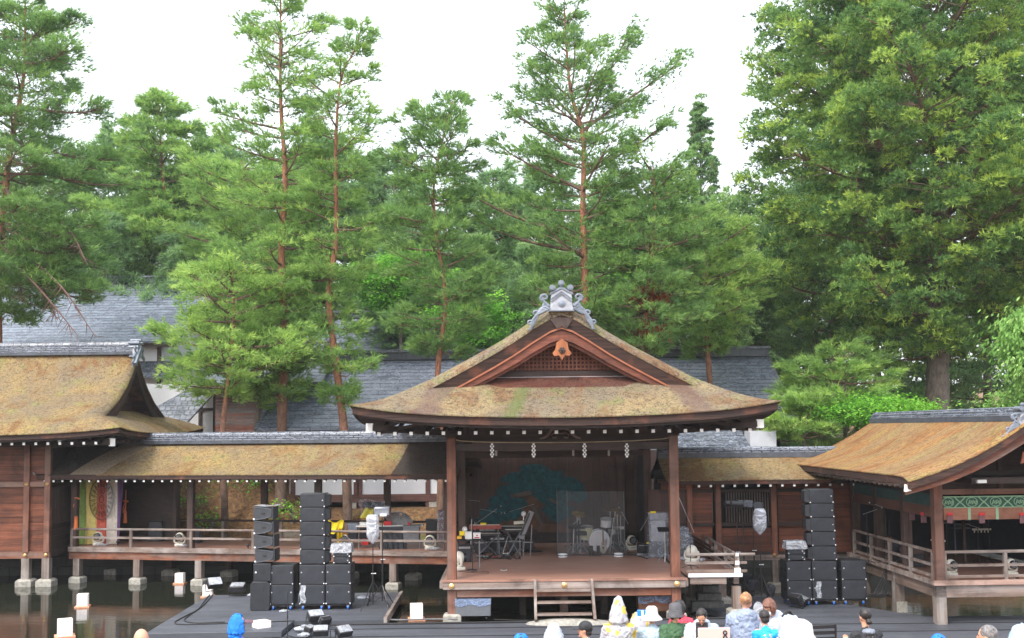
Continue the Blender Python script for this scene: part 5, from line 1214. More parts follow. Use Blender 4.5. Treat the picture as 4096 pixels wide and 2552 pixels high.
for k in range(4):
    z = PZ+1.31+k*.39; x = at(1059, 2150, YL).x
    t3 = T('line_array_box', f'{["bottom","second from bottom","second from top","top"][k]} wedge-shaped box of the side-facing left speaker column', 'speaker', (x-.015*k, YL+.05, z), R(-3), 'side-facing wedge boxes')
    MB().prism([(-.29, .0), (.23, .07), (.23, .32), (-.29, .375)], 0, .55).build('enclosure', simple('grey_enclosure', (.05,.055,.065), .45, 0, .2, 6) if k == 0 else bpy.data.materials['grey_enclosure'], t3, bevel=.01)
    MB().tube(smooth_path([(-.27, -.01, .36), (.05, -.01, .33), (.19, -.01, .28), (.215, -.01, .2), (.19, -.01, .12), (.05, -.01, .06), (-.27, -.01, .005)], 4), .011, 6).build('side_frame', simple('frame_edge', (.10,.11,.13), .4) if k == 0 else bpy.data.materials['frame_edge'], t3)
    MB().bx(-.06, .05, -.008, -.001, .16, .21).build('handle_slot', RUBBER, t3); MB().bx(.232, .27, 0, .55, .03, .365).build('grille', GRILLE, t3); MB().ell((-.27, -.015, .03), (.03, .02, .03), 8, 6).build('rigging_pin', SILV, t3)
    if k == 3: MB().sheet(lambda a_, b: (-.31+.66*a_, -.02+.6*b, .395+.012*math.sin(9*a_)), 12, 4, .004).build('plastic_top', FILM_G, t3)
# --- right stack
b0 = px_loc(3250, 2421, 0); YR = b0.y; h1_ = .148
xs_ = [at(px, 2350, YR).x for px in (3198, 3300, 3418)]
for x, l in zip(xs_, ('left end of the right speaker wall', 'middle of the right speaker wall, under the tall array', 'separate right column of the right speaker wall')): dolly(f'blue-wheeled dolly at the {l}', .68, .75, (x, YR, 0))
cab_row('s', xs_, 2, .70, .75, .545, h1_, YR, ['bottom left black subwoofer of the right speaker wall', 'bottom middle subwoofer of the right wall with a shiny plastic strip', 'bottom subwoofer of the separate right column', 'upper left black subwoofer under the small right stack', 'upper middle black subwoofer under the tall right array', 'upper subwoofer of the separate right column'], side=-1)
zt2 = h1_+1.09; xr5 = at(3298, 2100, YR).x
for k in range(5): cab(f'{ordn[k]} cabinet of the tall five-high line array right of the stage', .70, .5, .40, (xr5-.012*k, YR+.06, zt2+.01+k*.404), R(2), 'line array right of the stage', 'array', side=-1)
xr3 = at(3187, 2200, YR).x
for k in range(3): cab(f'{["bottom","middle","top"][k]} small cabinet of the short three-high stack on the right subwoofers', .48, .35, .17, (xr3, YR+.05, zt2+.02+k*.174), 0, None, 'small', side=-1)
film_cover('white_cloth', 'white cloth laid over the small three-high stack of the right speakers', (xr3, YR+.24, zt2), (.56, .44), .56, 5, FILM_G, .22)
m = MB().sheet(lambda a_, b: (xs_[1]-.26+.14*a_+.02*math.sin(b*9), YR-.03-.012*math.sin(a_*9+b*7), h1_+.06+.46*b), 8, 14, .004); tag(m.build('plastic_strip', FILM_G), 'shiny plastic strip hanging on the front of the right middle bottom subwoofer', 'plastic')
# --- tripod stands and lamps
def stand(lab, loc, h_, legr=.45, foot=.55, cat='light stand', seed=0, name='light_stand'):
    t_ = T(name, lab, cat, loc)
    m = MB(); m.cyl((0, 0, .12), (0, 0, h_*.5), .022); m.cyl((0, 0, h_*.5), (0, 0, h_), .014); m.cyl((0, 0, h_*.5-.05), (0, 0, h_*.5+.03), .032); m.build('pole', BLACKM, t_)
    for k in range(3):
        a_ = seed+k*2.094; c, s_ = math.cos(a_), math.sin(a_); m = MB(); m.tube([(.02*c, .02*s_, foot), (legr*c, legr*s_, .012)], .013, 6); m.tube([(.02*c, .02*s_, .2), (legr*.55*c, legr*.55*s_, foot*.45)], .008, 5); m.build('leg', BLACKM, t_)
    m = MB(); m.cyl((-.05, 0, h_*.52), (.06, 0, h_*.52), .012); m.ell((.07, 0, h_*.52), .02); m.build('clamp', SILV, t_); return t_
def profile_lamp(lab, loc, rz, tilt=0):
    t_ = T('profile_spotlight', lab, 'spotlight', loc, rz, 'profile spotlights on the tall stands')
    q = Matrix.Rotation(tilt, 4, 'Y')
    tf(MB().cyl((-.36, 0, .12), (-.02, 0, .12), .085, .095, 14), q).build('lens_tube', BLACKM, t_); m = MB(); m.bx(-.02, .26, -.11, .11, .03, .24); tf(m, q).build('lamp_house', simple('lamp_grey', (.09,.10,.12), .4, .3) if 'lamp_grey' not in bpy.data.materials else bpy.data.materials['lamp_grey'], t_, bevel=.03)
    tf(MB().cyl((-.37, 0, .12), (-.36, 0, .12), .10, n=14), q).build('front_rim', BLACKM, t_); m = MB(); m.tube([(.08, -.14, .1), (.08, -.14, -.06), (.08, .14, -.06), (.08, .14, .1)], .012); m.cyl((.08, 0, -.14), (.08, 0, -.05), .02); m.build('yoke', BLACKM, t_)
for k, (pxb, pyb, pxt, pyt) in enumerate(((2955, 2352, 2948, 2050), (2980, 2372, 2980, 2052), (3020, 2330, 3016, 2056))):
    z = 0; b = px_loc(pxb, pyb+30, 0); hh = at(pxt, pyt, b.y).z
    stand(['tall thin lamp stand nearest the veranda corner', 'middle tall lamp stand between veranda and bagged lamp', 'tall lamp stand just left of the plastic-bagged lamp'][k], b, hh, seed=k)
    profile_lamp(['leftmost long black spotlight on the tall stands right of the stage', 'middle long black spotlight on the tall stands right of the stage', 'rightmost long black spotlight, next to the bagged lamp'][k], (b.x+.02, b.y, hh+.14), 0, R(3))
def bagged(lab1, lab2, px, pyb, zb, y0, y1, wpx, seed=0):
    b = px_loc(px, pyb, zb); top = at(px, y0, b.y).z-zb; bot = at(px, y1, b.y).z-zb; w_ = wpx*b.y/FPX
    stand(lab1, b, bot+.1, seed=seed, legr=.5, foot=.75)
    t_ = T('bagged_lamp', lab2, 'lamp', (b.x, b.y, zb+bot)); H_ = top-bot
    MB().bx(-w_*.3, w_*.3, -w_*.25, w_*.25, H_*.25, H_*.95).build('lamp_body', BLACKM, t_, bevel=.04)
    m = MB(); prof = [(.02, 0), (.05, .04), (.35, .18), (.5, .3), (.5, .6), (.46, .88), (.36, 1.0)]
    def fn(a_, b_):
        i = b_*(len(prof)-1); j = min(int(i), len(prof)-2); f = i-j; r_ = (prof[j][0]*(1-f)+prof[j+1][0]*f)*w_; z = (prof[j][1]*(1-f)+prof[j+1][1]*f)*H_; an = a_*2*PI
        r_ *= 1+.13*noise.noise(Vector((math.cos(an)*2.5, math.sin(an)*2.5, z*3+seed))); return (r_*math.cos(an), r_*math.sin(an)*.8, z)
    m.grid(fn, 28, 26); m.build('plastic_bag', m_film('bag_film_%d' % seed, (.78,.82,.92), .5, .08), t_)
bagged('heavy wind-up stand under the bagged lamp right of the stage', 'lamp wrapped in a clear plastic bag on a stand right of the stage', 3047, 2400, 0, 2034, 2142, 54, 1)
bagged('black tripod stand at the right end of the pond platform', 'lamp wrapped in a bluish plastic bag at the right end of the pond platform', 1492, 2436, PZ, 2058, 2178, 52, 2)
b = px_loc(1530, 2420, PZ); stand('second black tripod stand at the right end of the pond platform', b, at(1530, 2070, b.y).z-PZ, seed=1)
t_ = T('video_projector', 'silvery lamp head with a wire hood on top of the second platform stand', 'lamp', (b.x, b.y, at(1530, 2070, b.y).z))
MB().bx(-.22, .22, -.14, .16, .06, .3).build('housing', simple('silver_grey', (.33,.36,.42), .35, .4), t_, bevel=.03); MB().bx(-.05, .14, -.17, -.141, .05, .12).build('lens_window', WHITE, t_); m = MB(); m.tube([(-.22, -.2, .03), (-.22, -.2, .34), (.24, -.2, .34), (.24, -.2, .03)], .012); m.build('wire_hood', BLACKM, t_)
# sandbags under the right stands
for k, (px, py) in enumerate(((2990, 2322), (3012, 2346), (3085, 2368))):
    b = px_loc(px, py+14, 0); m = MB().box((b.x, b.y, .17), (.4, .22, .3), R(20+30*k), R(14)); tag(m.build('sandbag', simple('slate_canvas', (.06,.065,.08), .8, 0, .2, 8, .3) if k == 0 else bpy.data.materials['slate_canvas'], bevel=.06), ['slate grey sandbag behind the veranda corner stand', 'slate grey sandbag on the legs of the middle lamp stand', 'slate grey sandbag beside the bagged lamp stand'][k], 'sandbag')
# --- white moving heads
def moving_head():
    t_ = T('moving_head_light', 'white moving head', 'stage light', (0, 0, 0))
    MB().bx(-.15, .15, -.12, .12, .01, .11).build('base', CREAM, t_, bevel=.03)
    m = MB(); m.tube(smooth_path([(-.155, 0, .33), (-.175, 0, .2), (-.12, 0, .13), (.12, 0, .13), (.175, 0, .2), (.155, 0, .33)], 4), .032, 8); m.build('yoke', CREAM, t_)
    hd_ = MB().ell((0, 0, .32), (.15, .13, .155), 20, 12).build('head', CREAM, t_)
    m = MB(); m.cyl((0, -.155, .32), (0, -.09, .32), .115, .118, 20); m.build('lens_face', simple('dark_lens', (.02,.024,.03), .15), t_)
    m = MB()
    for i in range(-3, 4):
        for j in range(-3, 4):
            if i*i+j*j < 10: m.cyl((i*.03, -.160, .32+j*.03), (i*.03, -.1551, .32+j*.03), .010, n=6)
    m.build('led_dots', simple('lens_dots', (.45,.47,.5), .2), hd_); return t_
mh = moving_head()
def Yat(px, py, zf): return onz(px, py, zf).y
mhs = [(403, 2178, BF, 0, 'round white stage light before the striped curtain on the bridge'), (727, 2182, BF, 0, 'round white stage light beside the second front post of the bridge'), (1380, 2186, BF, .2, 'round white stage light beside the orange crate on the bridge'),
       (1722, 2192, BF, -.1, 'round white stage light near the stage end of the bridge rail'), (2527, 2202, FZ, .3, 'round white stage light on the stage floor beside the drum kit'), (1838, 2282, FZ, 1.9, 'white stage light seen from the side behind the left front post'),
       (2767, 2222, FZ, 2.6, 'white stage light standing on the side veranda'), (3803, 2240, PF, .35, 'white stage light on the pavilion floor right of the corner post'), (4044, 2268, PF, .2, 'white stage light on the pavilion floor near the right edge'), (3533, 2196, PF, .5, 'white stage light behind the side rail of the pavilion')]
for k, (px, py, zf, rz, lab) in enumerate(mhs):
    b = px_loc(px, py, zf); s_ = 1.05 if k < 5 or k > 6 else 1.15
    if k in (7, 8): b = Vector((at(px, py, 29.2).x, 29.2, zf)); s_ = .95
    if k == 9: b = Vector((at(px, py, 33.3).x, 33.3, zf))
    if k == 6: b = Vector((at(px, py, 32.5).x, 32.5, zf)); s_ = 1.2
    if k < 4: b = Vector((at(px, py, MBR.translation.y-(b.x+2.05)*.21+.6).x, MBR.translation.y-(b.x+2.05)*.21+.35, zf))
    if k == 0: mh.location = b; mh.rotation_euler.z = rz; mh['label'] = lab; mh['group'] = 'white moving head stage lights'; mh.scale = (s_,)*3
    else: copy_tree(mh, b, rz, lab, scale=s_)
    if k in (0, 1, 3):
        m = MB().ell((b.x+.12, b.y-.05, zf+.05), (.26, .14, .06), 14, 8); m.v = [(x+.02*noise.noise(Vector((x*9, y*9, z*9))), y, z+.03*noise.noise(Vector((x*8, y*8, 1)))) for x, y, z in m.v]
        tag(m.build('crumpled_bag', FILM_G), ['crumpled plastic bag by the stage light before the curtain', 'crumpled plastic bag by the stage light at the second bridge post', '', 'crumpled plastic bag by the stage light near the stage end of the bridge'][k], 'plastic bag')
# --- floating lanterns
for k, (px, py, w_, lab) in enumerate(((331, 2424, 38, 'white paper lantern floating alone between the house stilts and the platform'), (720, 2331, 31, 'white paper lantern floating beside a bridge stilt'), (259, 2543, 52, 'white paper lantern floating nearest the lower left corner'), (831, 2384, 34, 'white paper lantern half hidden behind the platform back corner'), (1046, 2549, 52, 'white paper lantern in front of the platform beside the blue hood'), (1666, 2474, 46, 'white paper lantern on the water between platform and stage post'))):
    b = px_loc(px, py, WZ+.03); s_ = w_*b.y/FPX
    t_ = T('paper_lantern', lab, 'lantern', b, R((12, 0, 25, 5, 40, 8)[k]), 'white paper lanterns floating on the pond')
    MB().bx(-s_*.72, s_*.72, -s_*.72, s_*.72, -.05, .012).build('wooden_float', simple('orange_float', (.72,.34,.20), .6) if k == 0 else bpy.data.materials['orange_float'], t_)
    if k == 0:
        n = N('lantern_paper'); n.p.inputs['Emission Color'].default_value = (1, .93, .88, 1); n.p.inputs['Emission Strength'].default_value = .12; x = n.noise((1,1,1), 14, 4); n.fin(n.ramp(x, [(.35, (.70,.66,.68)), (.6, (.86,.84,.86))]), .7); LP_ = n.m
        n = N('lantern_frame'); LPF = n.fin((.80,.70,.66), .6)
    MB().bx(-s_*.5, s_*.5, -s_*.5, s_*.5, .013, s_*1.22).build('paper_shade', LP_, t_)
    m = MB(); q = s_*.5
    for x in (-q, q):
        for y in (-q, q): m.bx(x-.008, x+.008, y-.008, y+.008, .013, s_*1.235)
    for z in (.03, s_*1.225): 
        for s2 in (-q, q): m.bx(-q, q, s2-.007, s2+.007, z-.007, z+.007); m.bx(s2-.007, s2+.007, -q, q, z-.007, z+.007)
    m.build('frame', LPF, t_)
# --- flood lamps on the platform and plaza
def flood(lab, loc, rz=0, tilt=-.9, s_=1.0, foil=True):
    t_ = T('flood_lamp', lab, 'flood lamp', loc, rz); t_.scale = (s_,)*3
    q = Matrix.Translation((0, 0, .2)) @ Matrix.Rotation(tilt, 4, 'X')
    tf(MB().bx(-.17, .17, -.07, .08, -.12, .12), q).build('housing', BLACKM, t_, bevel=.02); tf(MB().bx(-.155, .155, -.085, -.071, -.105, .105), q).build('glass', simple('foil_glass', (.40,.42,.46), .3, .3, .5, 14) if 'foil_glass' not in bpy.data.materials else bpy.data.materials['foil_glass'], t_)
    m = MB(); m.tube([(-.21, 0, .2), (-.21, 0, .02), (.21, 0, .02), (.21, 0, .2)], .012); m.build('bracket', BLACKM, t_); return t_
FL = [(857, 2366, PZ, .6, -.8, 1.3, 'black flood lamp at the back left corner of the pond platform'), (951, 2385, PZ, 0, -1.3, 1.3, 'foil-topped lamp on a bracket left of the side-facing speaker column'),
      (1262, 2500, .02, .5, -1.1, 1.2, 'foil-faced lamp on its bracket in front of the blue-wheeled dollies'), (1300, 2512, .02, -2.4, -.6, .9, 'dark lamp turned away beside the foil-faced one'),
      (1283, 2560, .02, .1, -1.2, 1.1, 'foil-faced lamp cut by the bottom edge, left one of two'), (1375, 2562, .02, .7, -1.0, 1.1, 'foil-faced lamp cut by the bottom edge, right one of two'),
      (1240, 2540, .02, 1.2, -1.3, .8, 'small pale lamp lying in the cables left of the bottom lamps'), (3185, 2432, 0, 2.2, -.5, 1.2, 'dark lamp lying in front of the right speaker wall'), (3215, 2425, 0, 1.0, -1.2, .9, 'smaller dark lamp lying beside the right bottom subwoofer')]
for px, py, z, rz, ti, s_, lab in FL: flood(lab, px_loc(px, py, z), rz, ti, s_)
def pouch(px, py, z, lab, s_=1.0, mt=None):
    b = px_loc(px, py, z); m = MB().ell((b.x, b.y, z+.05*s_), (.16*s_, .11*s_, .055*s_), 12, 8); m.v = [(x+.03*noise.noise(Vector((x*9, y*9, z_*9))), y, z_+.03*noise.noise(Vector((x*8, y*8, 1)))) for x, y, z_ in m.v]
    tag(m.build('plastic_bag', mt or FILM_G), lab, 'plastic bag')
pouch(1205, 2525, .02, 'white plastic-wrapped bundle on the plaza left of the bottom lamps', 1.2); pouch(1222, 2508, .02, 'small white wrapped plug box among the cables', .7); pouch(1215, 2548, .02, 'flat white plastic bag near the bottom edge left of the lamps', 1.1); pouch(1135, 2449, PZ, 'pointed silvery plastic scrap before the separate subwoofer column', .8); pouch(1448, 2398, PZ, 'white bag lying at the feet of the platform tripods', 1.2); pouch(1000, 2385, PZ, 'white plastic scrap beside the lamp left of the speaker column', .8)
pouch(2560, 2222, FZ, 'dull plastic scrap on the floor by the drum kit light', .8)
m = MB().sheet(lambda a_, b: (at(2570+100*a_, 2230, 34.6).x, 34.2+.9*b, FZ+.035+.04*noise.noise(Vector((a_*9, b*5, 2)))), 24, 12, .004); tag(m.build('plastic_sheet', FILM_G), 'crumpled clear plastic sheet lying on the stage floor at right', 'plastic sheet')
# cables
def cable(name, lab, pts, z, r_=.016, mt=None, px=True, cat='cable'):
    q = [Vector((onz(x, y, z).x, onz(x, y, z).y, z+r_)) for x, y in pts] if px else pts
    tag(MB().tube(smooth_path(q, 6), r_, 6).build(name, mt or RUBBER), lab, cat)
cable('cable', 'black cable curving over the left side of the pond platform', [(840, 2378), (815, 2410), (790, 2440), (735, 2470), (700, 2492), (745, 2500), (1000, 2492), (1180, 2485)], PZ)
cable('cable', 'second black cable curving inside the first on the pond platform', [(850, 2382), (812, 2425), (760, 2462), (738, 2485), (790, 2494), (900, 2490)], PZ)
cable('cable', 'grey cable snaking from the platform tripods to the stage stones', [(1450, 2402), (1480, 2424), (1525, 2440), (1540, 2470), (1510, 2478), (1600, 2483), (1720, 2480), (1830, 2480)], .03, .022, simple('grey_cable', (.16,.16,.17), .5))
cable('cable', 'tangle of thin cable around the bottom flood lamps', [(1180, 2515), (1220, 2535), (1270, 2522), (1300, 2512), (1285, 2500), (1240, 2512), (1210, 2540), (1250, 2548)], .02, .012)
cable('cable', 'looping black cable on the stage floor left of the plastic sheet', [(2500, 2218), (2520, 2222), (2548, 2220), (2535, 2213), (2510, 2214), (2560, 2228), (2590, 2236)], FZ, .014)
cable('cable', 'thin cable along the front edge of the stage floor by the left post', [(1830, 2285), (1870, 2290), (1950, 2293), (1940, 2287), (1880, 2288)], FZ, .01, TWIG)
cable('cable', 'dark cable bundle running along the plaza before the left road case', [(1975, 2480), (2100, 2484), (2160, 2478)], 0, .014)
# hanging cable bundle on the pavilion rail
for k in range(9):
    p0 = at(3562+3*k, 2170, 32.0); p1 = at(3548+5*k, 2255, 31.8); p2 = at(3500+9*k, 2370+4*(k % 3), 31.7); p3 = at(3478+9*k, 2378, 31.6)
    m = MB(); m.tube(smooth_path([p0+Vector((.15, .3, -.15)), p0, p1, p2, p3, p3+Vector((-.15, -.1, -.06))], 6), .018, 6)
    if k == 0: cb = T('cable_bundle', 'thick bundle of black cables hanging over the side rail of the pavilion', 'cables', (p0.x, p0.y, 0), world=True)
    m.build('cable_loop', RUBBER, cb)
m = MB().ell(tuple(at(3575, 2195, 31.9)), (.22, .1, .32), 14, 10); m.v = [(x+.03*noise.noise(Vector((x*5, y*5, z*5))), y, z) for x, y, z in m.v]; tag(m.build('cloth_bag', simple('dark_cloth', (.04,.045,.06), .8)), 'dark bag hanging over the side rail beside the cable bundle', 'bag')
# --- road cases
def road_case(lab, px0, px1, pyt, pyb, z, body, film=True, slats=False):
    b = px_loc((px0+px1)/2, pyb, z); w_ = (px1-px0)*b.y/FPX; h_ = (pyb-pyt)*b.y/FPX; t_ = T('road_case', lab, 'case', b)
    MB().bx(-w_/2, w_/2, 0, .6, .11, h_-.03).build('case_body', body, t_, bevel=.012)
    if slats:
        for zz in (.35, .55, .75): MB().bx(-w_/2+.08, w_/2-.08, -.012, -.001, h_*zz-.03, h_*zz+.05).build('front_panel', WD_RED_X, t_)
    for x in (-w_/2+.12, w_/2-.12): MB().cyl((x-.02, .08, .05), (x+.02, .08, .05), .05, n=12).build('caster', BLACKM, t_)
    MB().sheet(lambda a_, b_: (-w_/2-.02+(w_+.04)*a_, -.02+.64*b_, h_-.01+.012*noise.noise(Vector((a_*9, b_*6, 1)))), 16, 8, .003).build('plastic_lid_sheet', FILM_B, t_)
    MB().sheet(lambda a_, b_: (-w_/2-.01+(w_+.02)*a_, -.014-.012*noise.noise(Vector((a_*12, b_*6, 4))), h_-.02-(.17+.03*math.sin(a_*11))*b_), 18, 8, .003).build('plastic_skirt', FILM_B, t_)
    MB().bx(-.03, .03, .2, .3, h_-.005, h_+.02).build('tape_patch', WHITE, t_); return t_
road_case('grey road case under blue plastic beside the left front stage post', 1823, 1962, 2396, 2482, 0, simple('grey_felt', (.13,.14,.16), .8, 0, .15, 12))
road_case('wooden chest wrapped in blue plastic by the right front stage post', 2556, 2704, 2384, 2462, 0, simple('brown_chest', (.19,.085,.035), .5, 0, .3, 4), slats=True)
# --- instruments on the stage
def mic_stand(lab, px, py, zf, h_, boom=None, round_base=False, group=None, mic=True):
    b = px_loc(px, py, zf) if not isinstance(px, Vector) else px; t_ = T('microphone_stand', lab, 'microphone stand', b, group=group)
    m = MB(); m.cyl((0, 0, .02), (0, 0, h_), .011); m.cyl((0, 0, h_*.45), (0, 0, h_*.5), .018); m.build('pole', STEEL if round_base is None else BLACKM, t_)
    if round_base: MB().cyl((0, 0, 0), (0, 0, .025), .14, .13, 18).build('round_base', BLACKM, t_)
    else:
        for k in range(3): a_ = k*2.094+.5; MB().tube([(0, 0, .10), (.28*math.cos(a_), .28*math.sin(a_), .012)], .011, 5).build('leg', BLACKM, t_)
    tip = Vector((0, 0, h_))
    if boom:
        tip = Vector((boom[0], 0, h_+boom[1])); m = MB(); m.tube([(-boom[0]*.35, 0, h_-boom[1]*.35), tip], .009, 6); m.build('boom', STEEL, t_)
    if mic: 
        d = (tip-Vector((0, 0, h_))).normalized() if boom else Vector((0, 0, 1)); mm = MB().cyl(tip, tip+d*.13, .012, .019, 8).build('microphone', BLACKM, t_); MB().ell(tuple(tip+d*.15), (.026,)*3, 10, 8).build('mic_grille', STEEL, mm)
    return t_
def zpx(py, Y): return at(2048, py, Y).z
mic_stand('microphone stand with its boom reaching right behind the red keyboard', 1912, 2222, FZ, 1.05, (.62, .42)); mic_stand('microphone stand with a level boom pointing left at the back of the keyboards', 1910, 2200, FZ, 1.62, (-.28, .03), mic=False)
mic_stand('microphone stand with boom sloping down to the right over the keyboards', 1940, 2210, FZ, 1.38, (.40, -.08)); mic_stand('microphone stand with boom reaching left beside the tilted grey keyboard', 2112, 2196, FZ, 1.42, (-.62, -.18))
mic_stand('tall round-based stand beside the white boxes at the left front post', 1890, 2282, FZ, 1.55, None, True, mic=False); mic_stand('microphone stand with a long raised boom before the film-wrapped amplifier', 2580, 2215, FZ, .95, (.38, .62))
mic_stand('microphone on a low stand leaning right of the drum kit', 2508, 2200, FZ, .95, (-.16, .30)); mic_stand('microphone stand at the left side of the drum kit', 2305, 2200, FZ, .92, (.14, .18)); mic_stand('short second boom stand left of the bass drum', 2285, 2190, FZ, .72, (.28, .22))
def keyboard(lab, px, py, Y, w_, d_, h_, col_, legs='x', tilt=0, rz=0, white=True):
    p_ = at(px, py, Y); zt_ = p_.z-FZ; t_ = T('keyboard_instrument', lab, 'keyboard', (p_.x, Y, FZ), rz)
    q = Matrix.Translation((0, 0, zt_)) @ Matrix.Rotation(tilt, 4, 'Y')
    tf(MB().bx(-w_/2, w_/2, -d_/2, d_/2, -h_/2, h_/2), q).build('case', col_, t_, bevel=.01)
    if white:
        m = MB()
        for i in range(int(w_/.024)-4): m.bx(-w_/2+.05+i*.024, -w_/2+.071+i*.024, -d_/2+.01, -d_/2+.13, h_/2-.002, h_/2+.012)
        tf(m, q).build('keys', CREAM, t_)
    if legs == 'x':
        for s_ in (-1, 1):
            for y in (-.16, .16): MB().tube([(-s_*.33*w_, y, .01), (s_*.33*w_, y, zt_-h_/2-.003)], .017, 6).build('stand_leg', LEGM, t_)
    elif legs == 'v':
        for x in (-w_*.4, w_*.4):
            for y in (-.18, .18): MB().tube([(x*1.1, y, .01), (x, y, zt_-h_/2-.003)], .017, 6).build('stand_leg', LEGM, t_)
        MB().tube([(-w_*.42, -.18, zt_*.5), (w_*.42, -.18, zt_*.5)], .01, 6).build('cross_bar', STEEL, t_)
    return t_
LEGM = simple('dull_steel', (.17,.18,.20), .35, .7)
REDK = simple('maroon_case', (.26,.05,.035), .4, 0, .4, 9)
k1 = keyboard('red-fronted keyboard on thin legs at the left of the stage', 1941, 2107, 35.2, 1.02, .38, .13, REDK, 'v'); text_mesh('S', .10, .004, 'letter', CREAM, k1, (-.42, -.20, zpx(2107, 35.2)-FZ), (R(90), 0, 0))
keyboard('lower black keyboard under the red-fronted one', 1950, 2137, 35.3, .95, .36, .08, BLACKM, 'x'); keyboard('black keyboard with pale keys in the middle of the keyboard group', 2040, 2110, 35.6, .95, .38, .10, BLACKM, 'v')
keyboard('low black keyboard on crossed legs right of the middle keyboard', 2055, 2122, 35.0, .62, .3, .07, BLACKM, 'x'); keyboard('small pale synthesizer raised behind the tilted grey one', 2075, 2090, 35.4, .32, .2, .09, CREAM, None, R(-4), white=False)
p_ = at(2105, 2100, 34.9); t_ = T('tilted_keyboard', 'long grey keyboard standing nearly upright, leaning right', 'keyboard', (p_.x, 34.9, FZ)); q = Matrix.Translation((0, 0, p_.z-FZ)) @ Matrix.Rotation(R(-67), 4, 'Y')
tf(MB().bx(-.46, .46, -.03, .05, -.085, .085), q).build('case', simple('grey_case', (.22,.225,.24), .4), t_, bevel=.008); tf(MB().bx(-.36, .40, -.036, -.031, .02, .075), q).build('dark_panel', BLACKM, t_)
for x in (-.1, .12): MB().tube([(x, .1, .01), (x+.06, .06, p_.z-FZ)], .014).build('stand_leg', STEEL, t_)
def desk_fan(lab, px, py, Y, zf, r_=.075):
    p_ = at(px, py, Y); t_ = T('small_fan', lab, 'fan', (p_.x, Y, p_.z)); MB().lathe([(0, -.02), (r_, -.02), (r_*1.06, 0), (r_, .02), (0, .02)], n=22, M=Matrix.Rotation(R(90), 4, 'X')).build('fan_guard', simple('fan_white', (.5,.5,.52), .4) if 'fan_white' not in bpy.data.materials else bpy.data.materials['fan_white'], t_)
    m = MB()
    for k in range(3): m.box((.03*math.cos(k*2.1), -.022, .03*math.sin(k*2.1)), (.05, .003, .02), 0, 0, -k*2.1)
    m.build('fan_blades', WHITE, t_); MB().cyl((0, .02, -r_*2.6), (0, .02, -r_), .013).build('fan_stem', WHITE, t_)
desk_fan('small round white fan clipped by the tilted grey keyboard', 2094, 2055, 35.0, FZ); desk_fan('small round white fan above the boxes beside the left front post', 1859, 2117, 32.4, FZ)
# table with white boxes at the left post
p_ = at(1872, 2158, 32.3); t_ = T('side_table', 'small black table of boxes beside the left front stage post', 'table', (p_.x, 32.3, FZ)); zt_ = p_.z-FZ
MB().bx(-.38, .38, -.2, .25, zt_-.02, zt_).build('table_top', BLACKM, t_)
for x in (-.33, .33):
    for y in (-.16, .2): MB().cyl((x, y, 0), (x, y, zt_-.02), .014).build('leg', STEEL, t_)
def tbox(px0, px1, py0, py1, Y, d_, mt, lab, name='box', bev=.006):
    a = at(px0, py0, Y); b = at(px1, py1, Y); t = T(name, lab, name.replace('_', ' '), ((a.x+b.x)/2, Y, b.z)); w_ = b.x-a.x; h_ = a.z-b.z
    MB().bx(-w_/2, w_/2, 0, d_, .001, h_-.012).build('body', mt, t, bevel=bev); MB().bx(-w_/2-.006, w_/2+.006, -.006, d_+.006, h_-.011, h_).build('lid', mt, t); return t, w_, h_
tbox(1860, 1888, 2128, 2157, 32.2, .2, WHITE, 'white box with red marks on the table by the left front post'); bx2, w2, h2 = tbox(1893, 1922, 2132, 2155, 32.2, .2, WHITE, 'small white carton at the right end of the table by the left post')
MB().bx(-w2*.35, w2*.35, -.009, -.007, .02, .05).build('red_print', RED, bx2); MB().bx(-.02, .03, -.009, -.007, .08, .11).build('red_print', RED, bx2)
tbox(1838, 1858, 2126, 2142, 32.15, .14, YELLOW, 'yellow packet on the table by the left front post', 'packet'); tbox(1824, 1846, 2146, 2156, 32.1, .14, simple('orange_yellow', (.85,.45,.03), .5), 'flat orange packet on the left end of the small table', 'packet')
tbox(1922, 1945, 2092, 2099, 35.05, .08, YELLOW, 'yellow towel lying on the red-fronted keyboard', 'towel'); tbox(2602, 2624, 2046, 2053, 33.7, .1, YELLOW, 'yellow tape roll on top of the film-wrapped amplifier', 'tape')
b = px_loc(2592, 2176, FZ+.0); tag(MB().ell((at(2592, 2172, 34.6).x, 34.6, at(2592, 2172, 34.6).z), (.055, .05, .03)).build('yellow_pouch', YELLOW), 'small yellow pouch hanging on the stand before the amplifier', 'pouch')
# pedal boards and small gear on the floor
rr = random.Random(4)
for k, (px, py, w_, lab, mt) in enumerate(((1930, 2233, .42, 'silver pedal board on the floor before the red keyboard', STEEL), (1985, 2236, .3, 'dark pedal with a red top on the floor before the keyboards', REDK), (2022, 2234, .25, 'small grey pedal at the front of the keyboard group', BLACKM), (1975, 2196, .3, 'low red box on the floor under the keyboards', REDK), (2030, 2222, .3, 'pale pedal board under the middle keyboard', CREAM), (1920, 2212, .45, 'white strip of pedals under the red keyboard', CREAM), (2015, 2252, 0, '', None))):
    if not w_: continue
    b = px_loc(px, py, FZ); t_ = T('effects_pedal', lab, 'pedal', b, rr.uniform(-.2, .2)); MB().bx(-w_/2, w_/2, -.1, .1, .005, .05).build('board', BLACKM, t_, bevel=.006)
    for i in range(max(1, int(w_/.1))): x = -w_/2+.06+i*.1; MB().bx(x-.035, x+.035, -.07, .07, .051, .085).build('pedal_unit', mt, t_, bevel=.006)
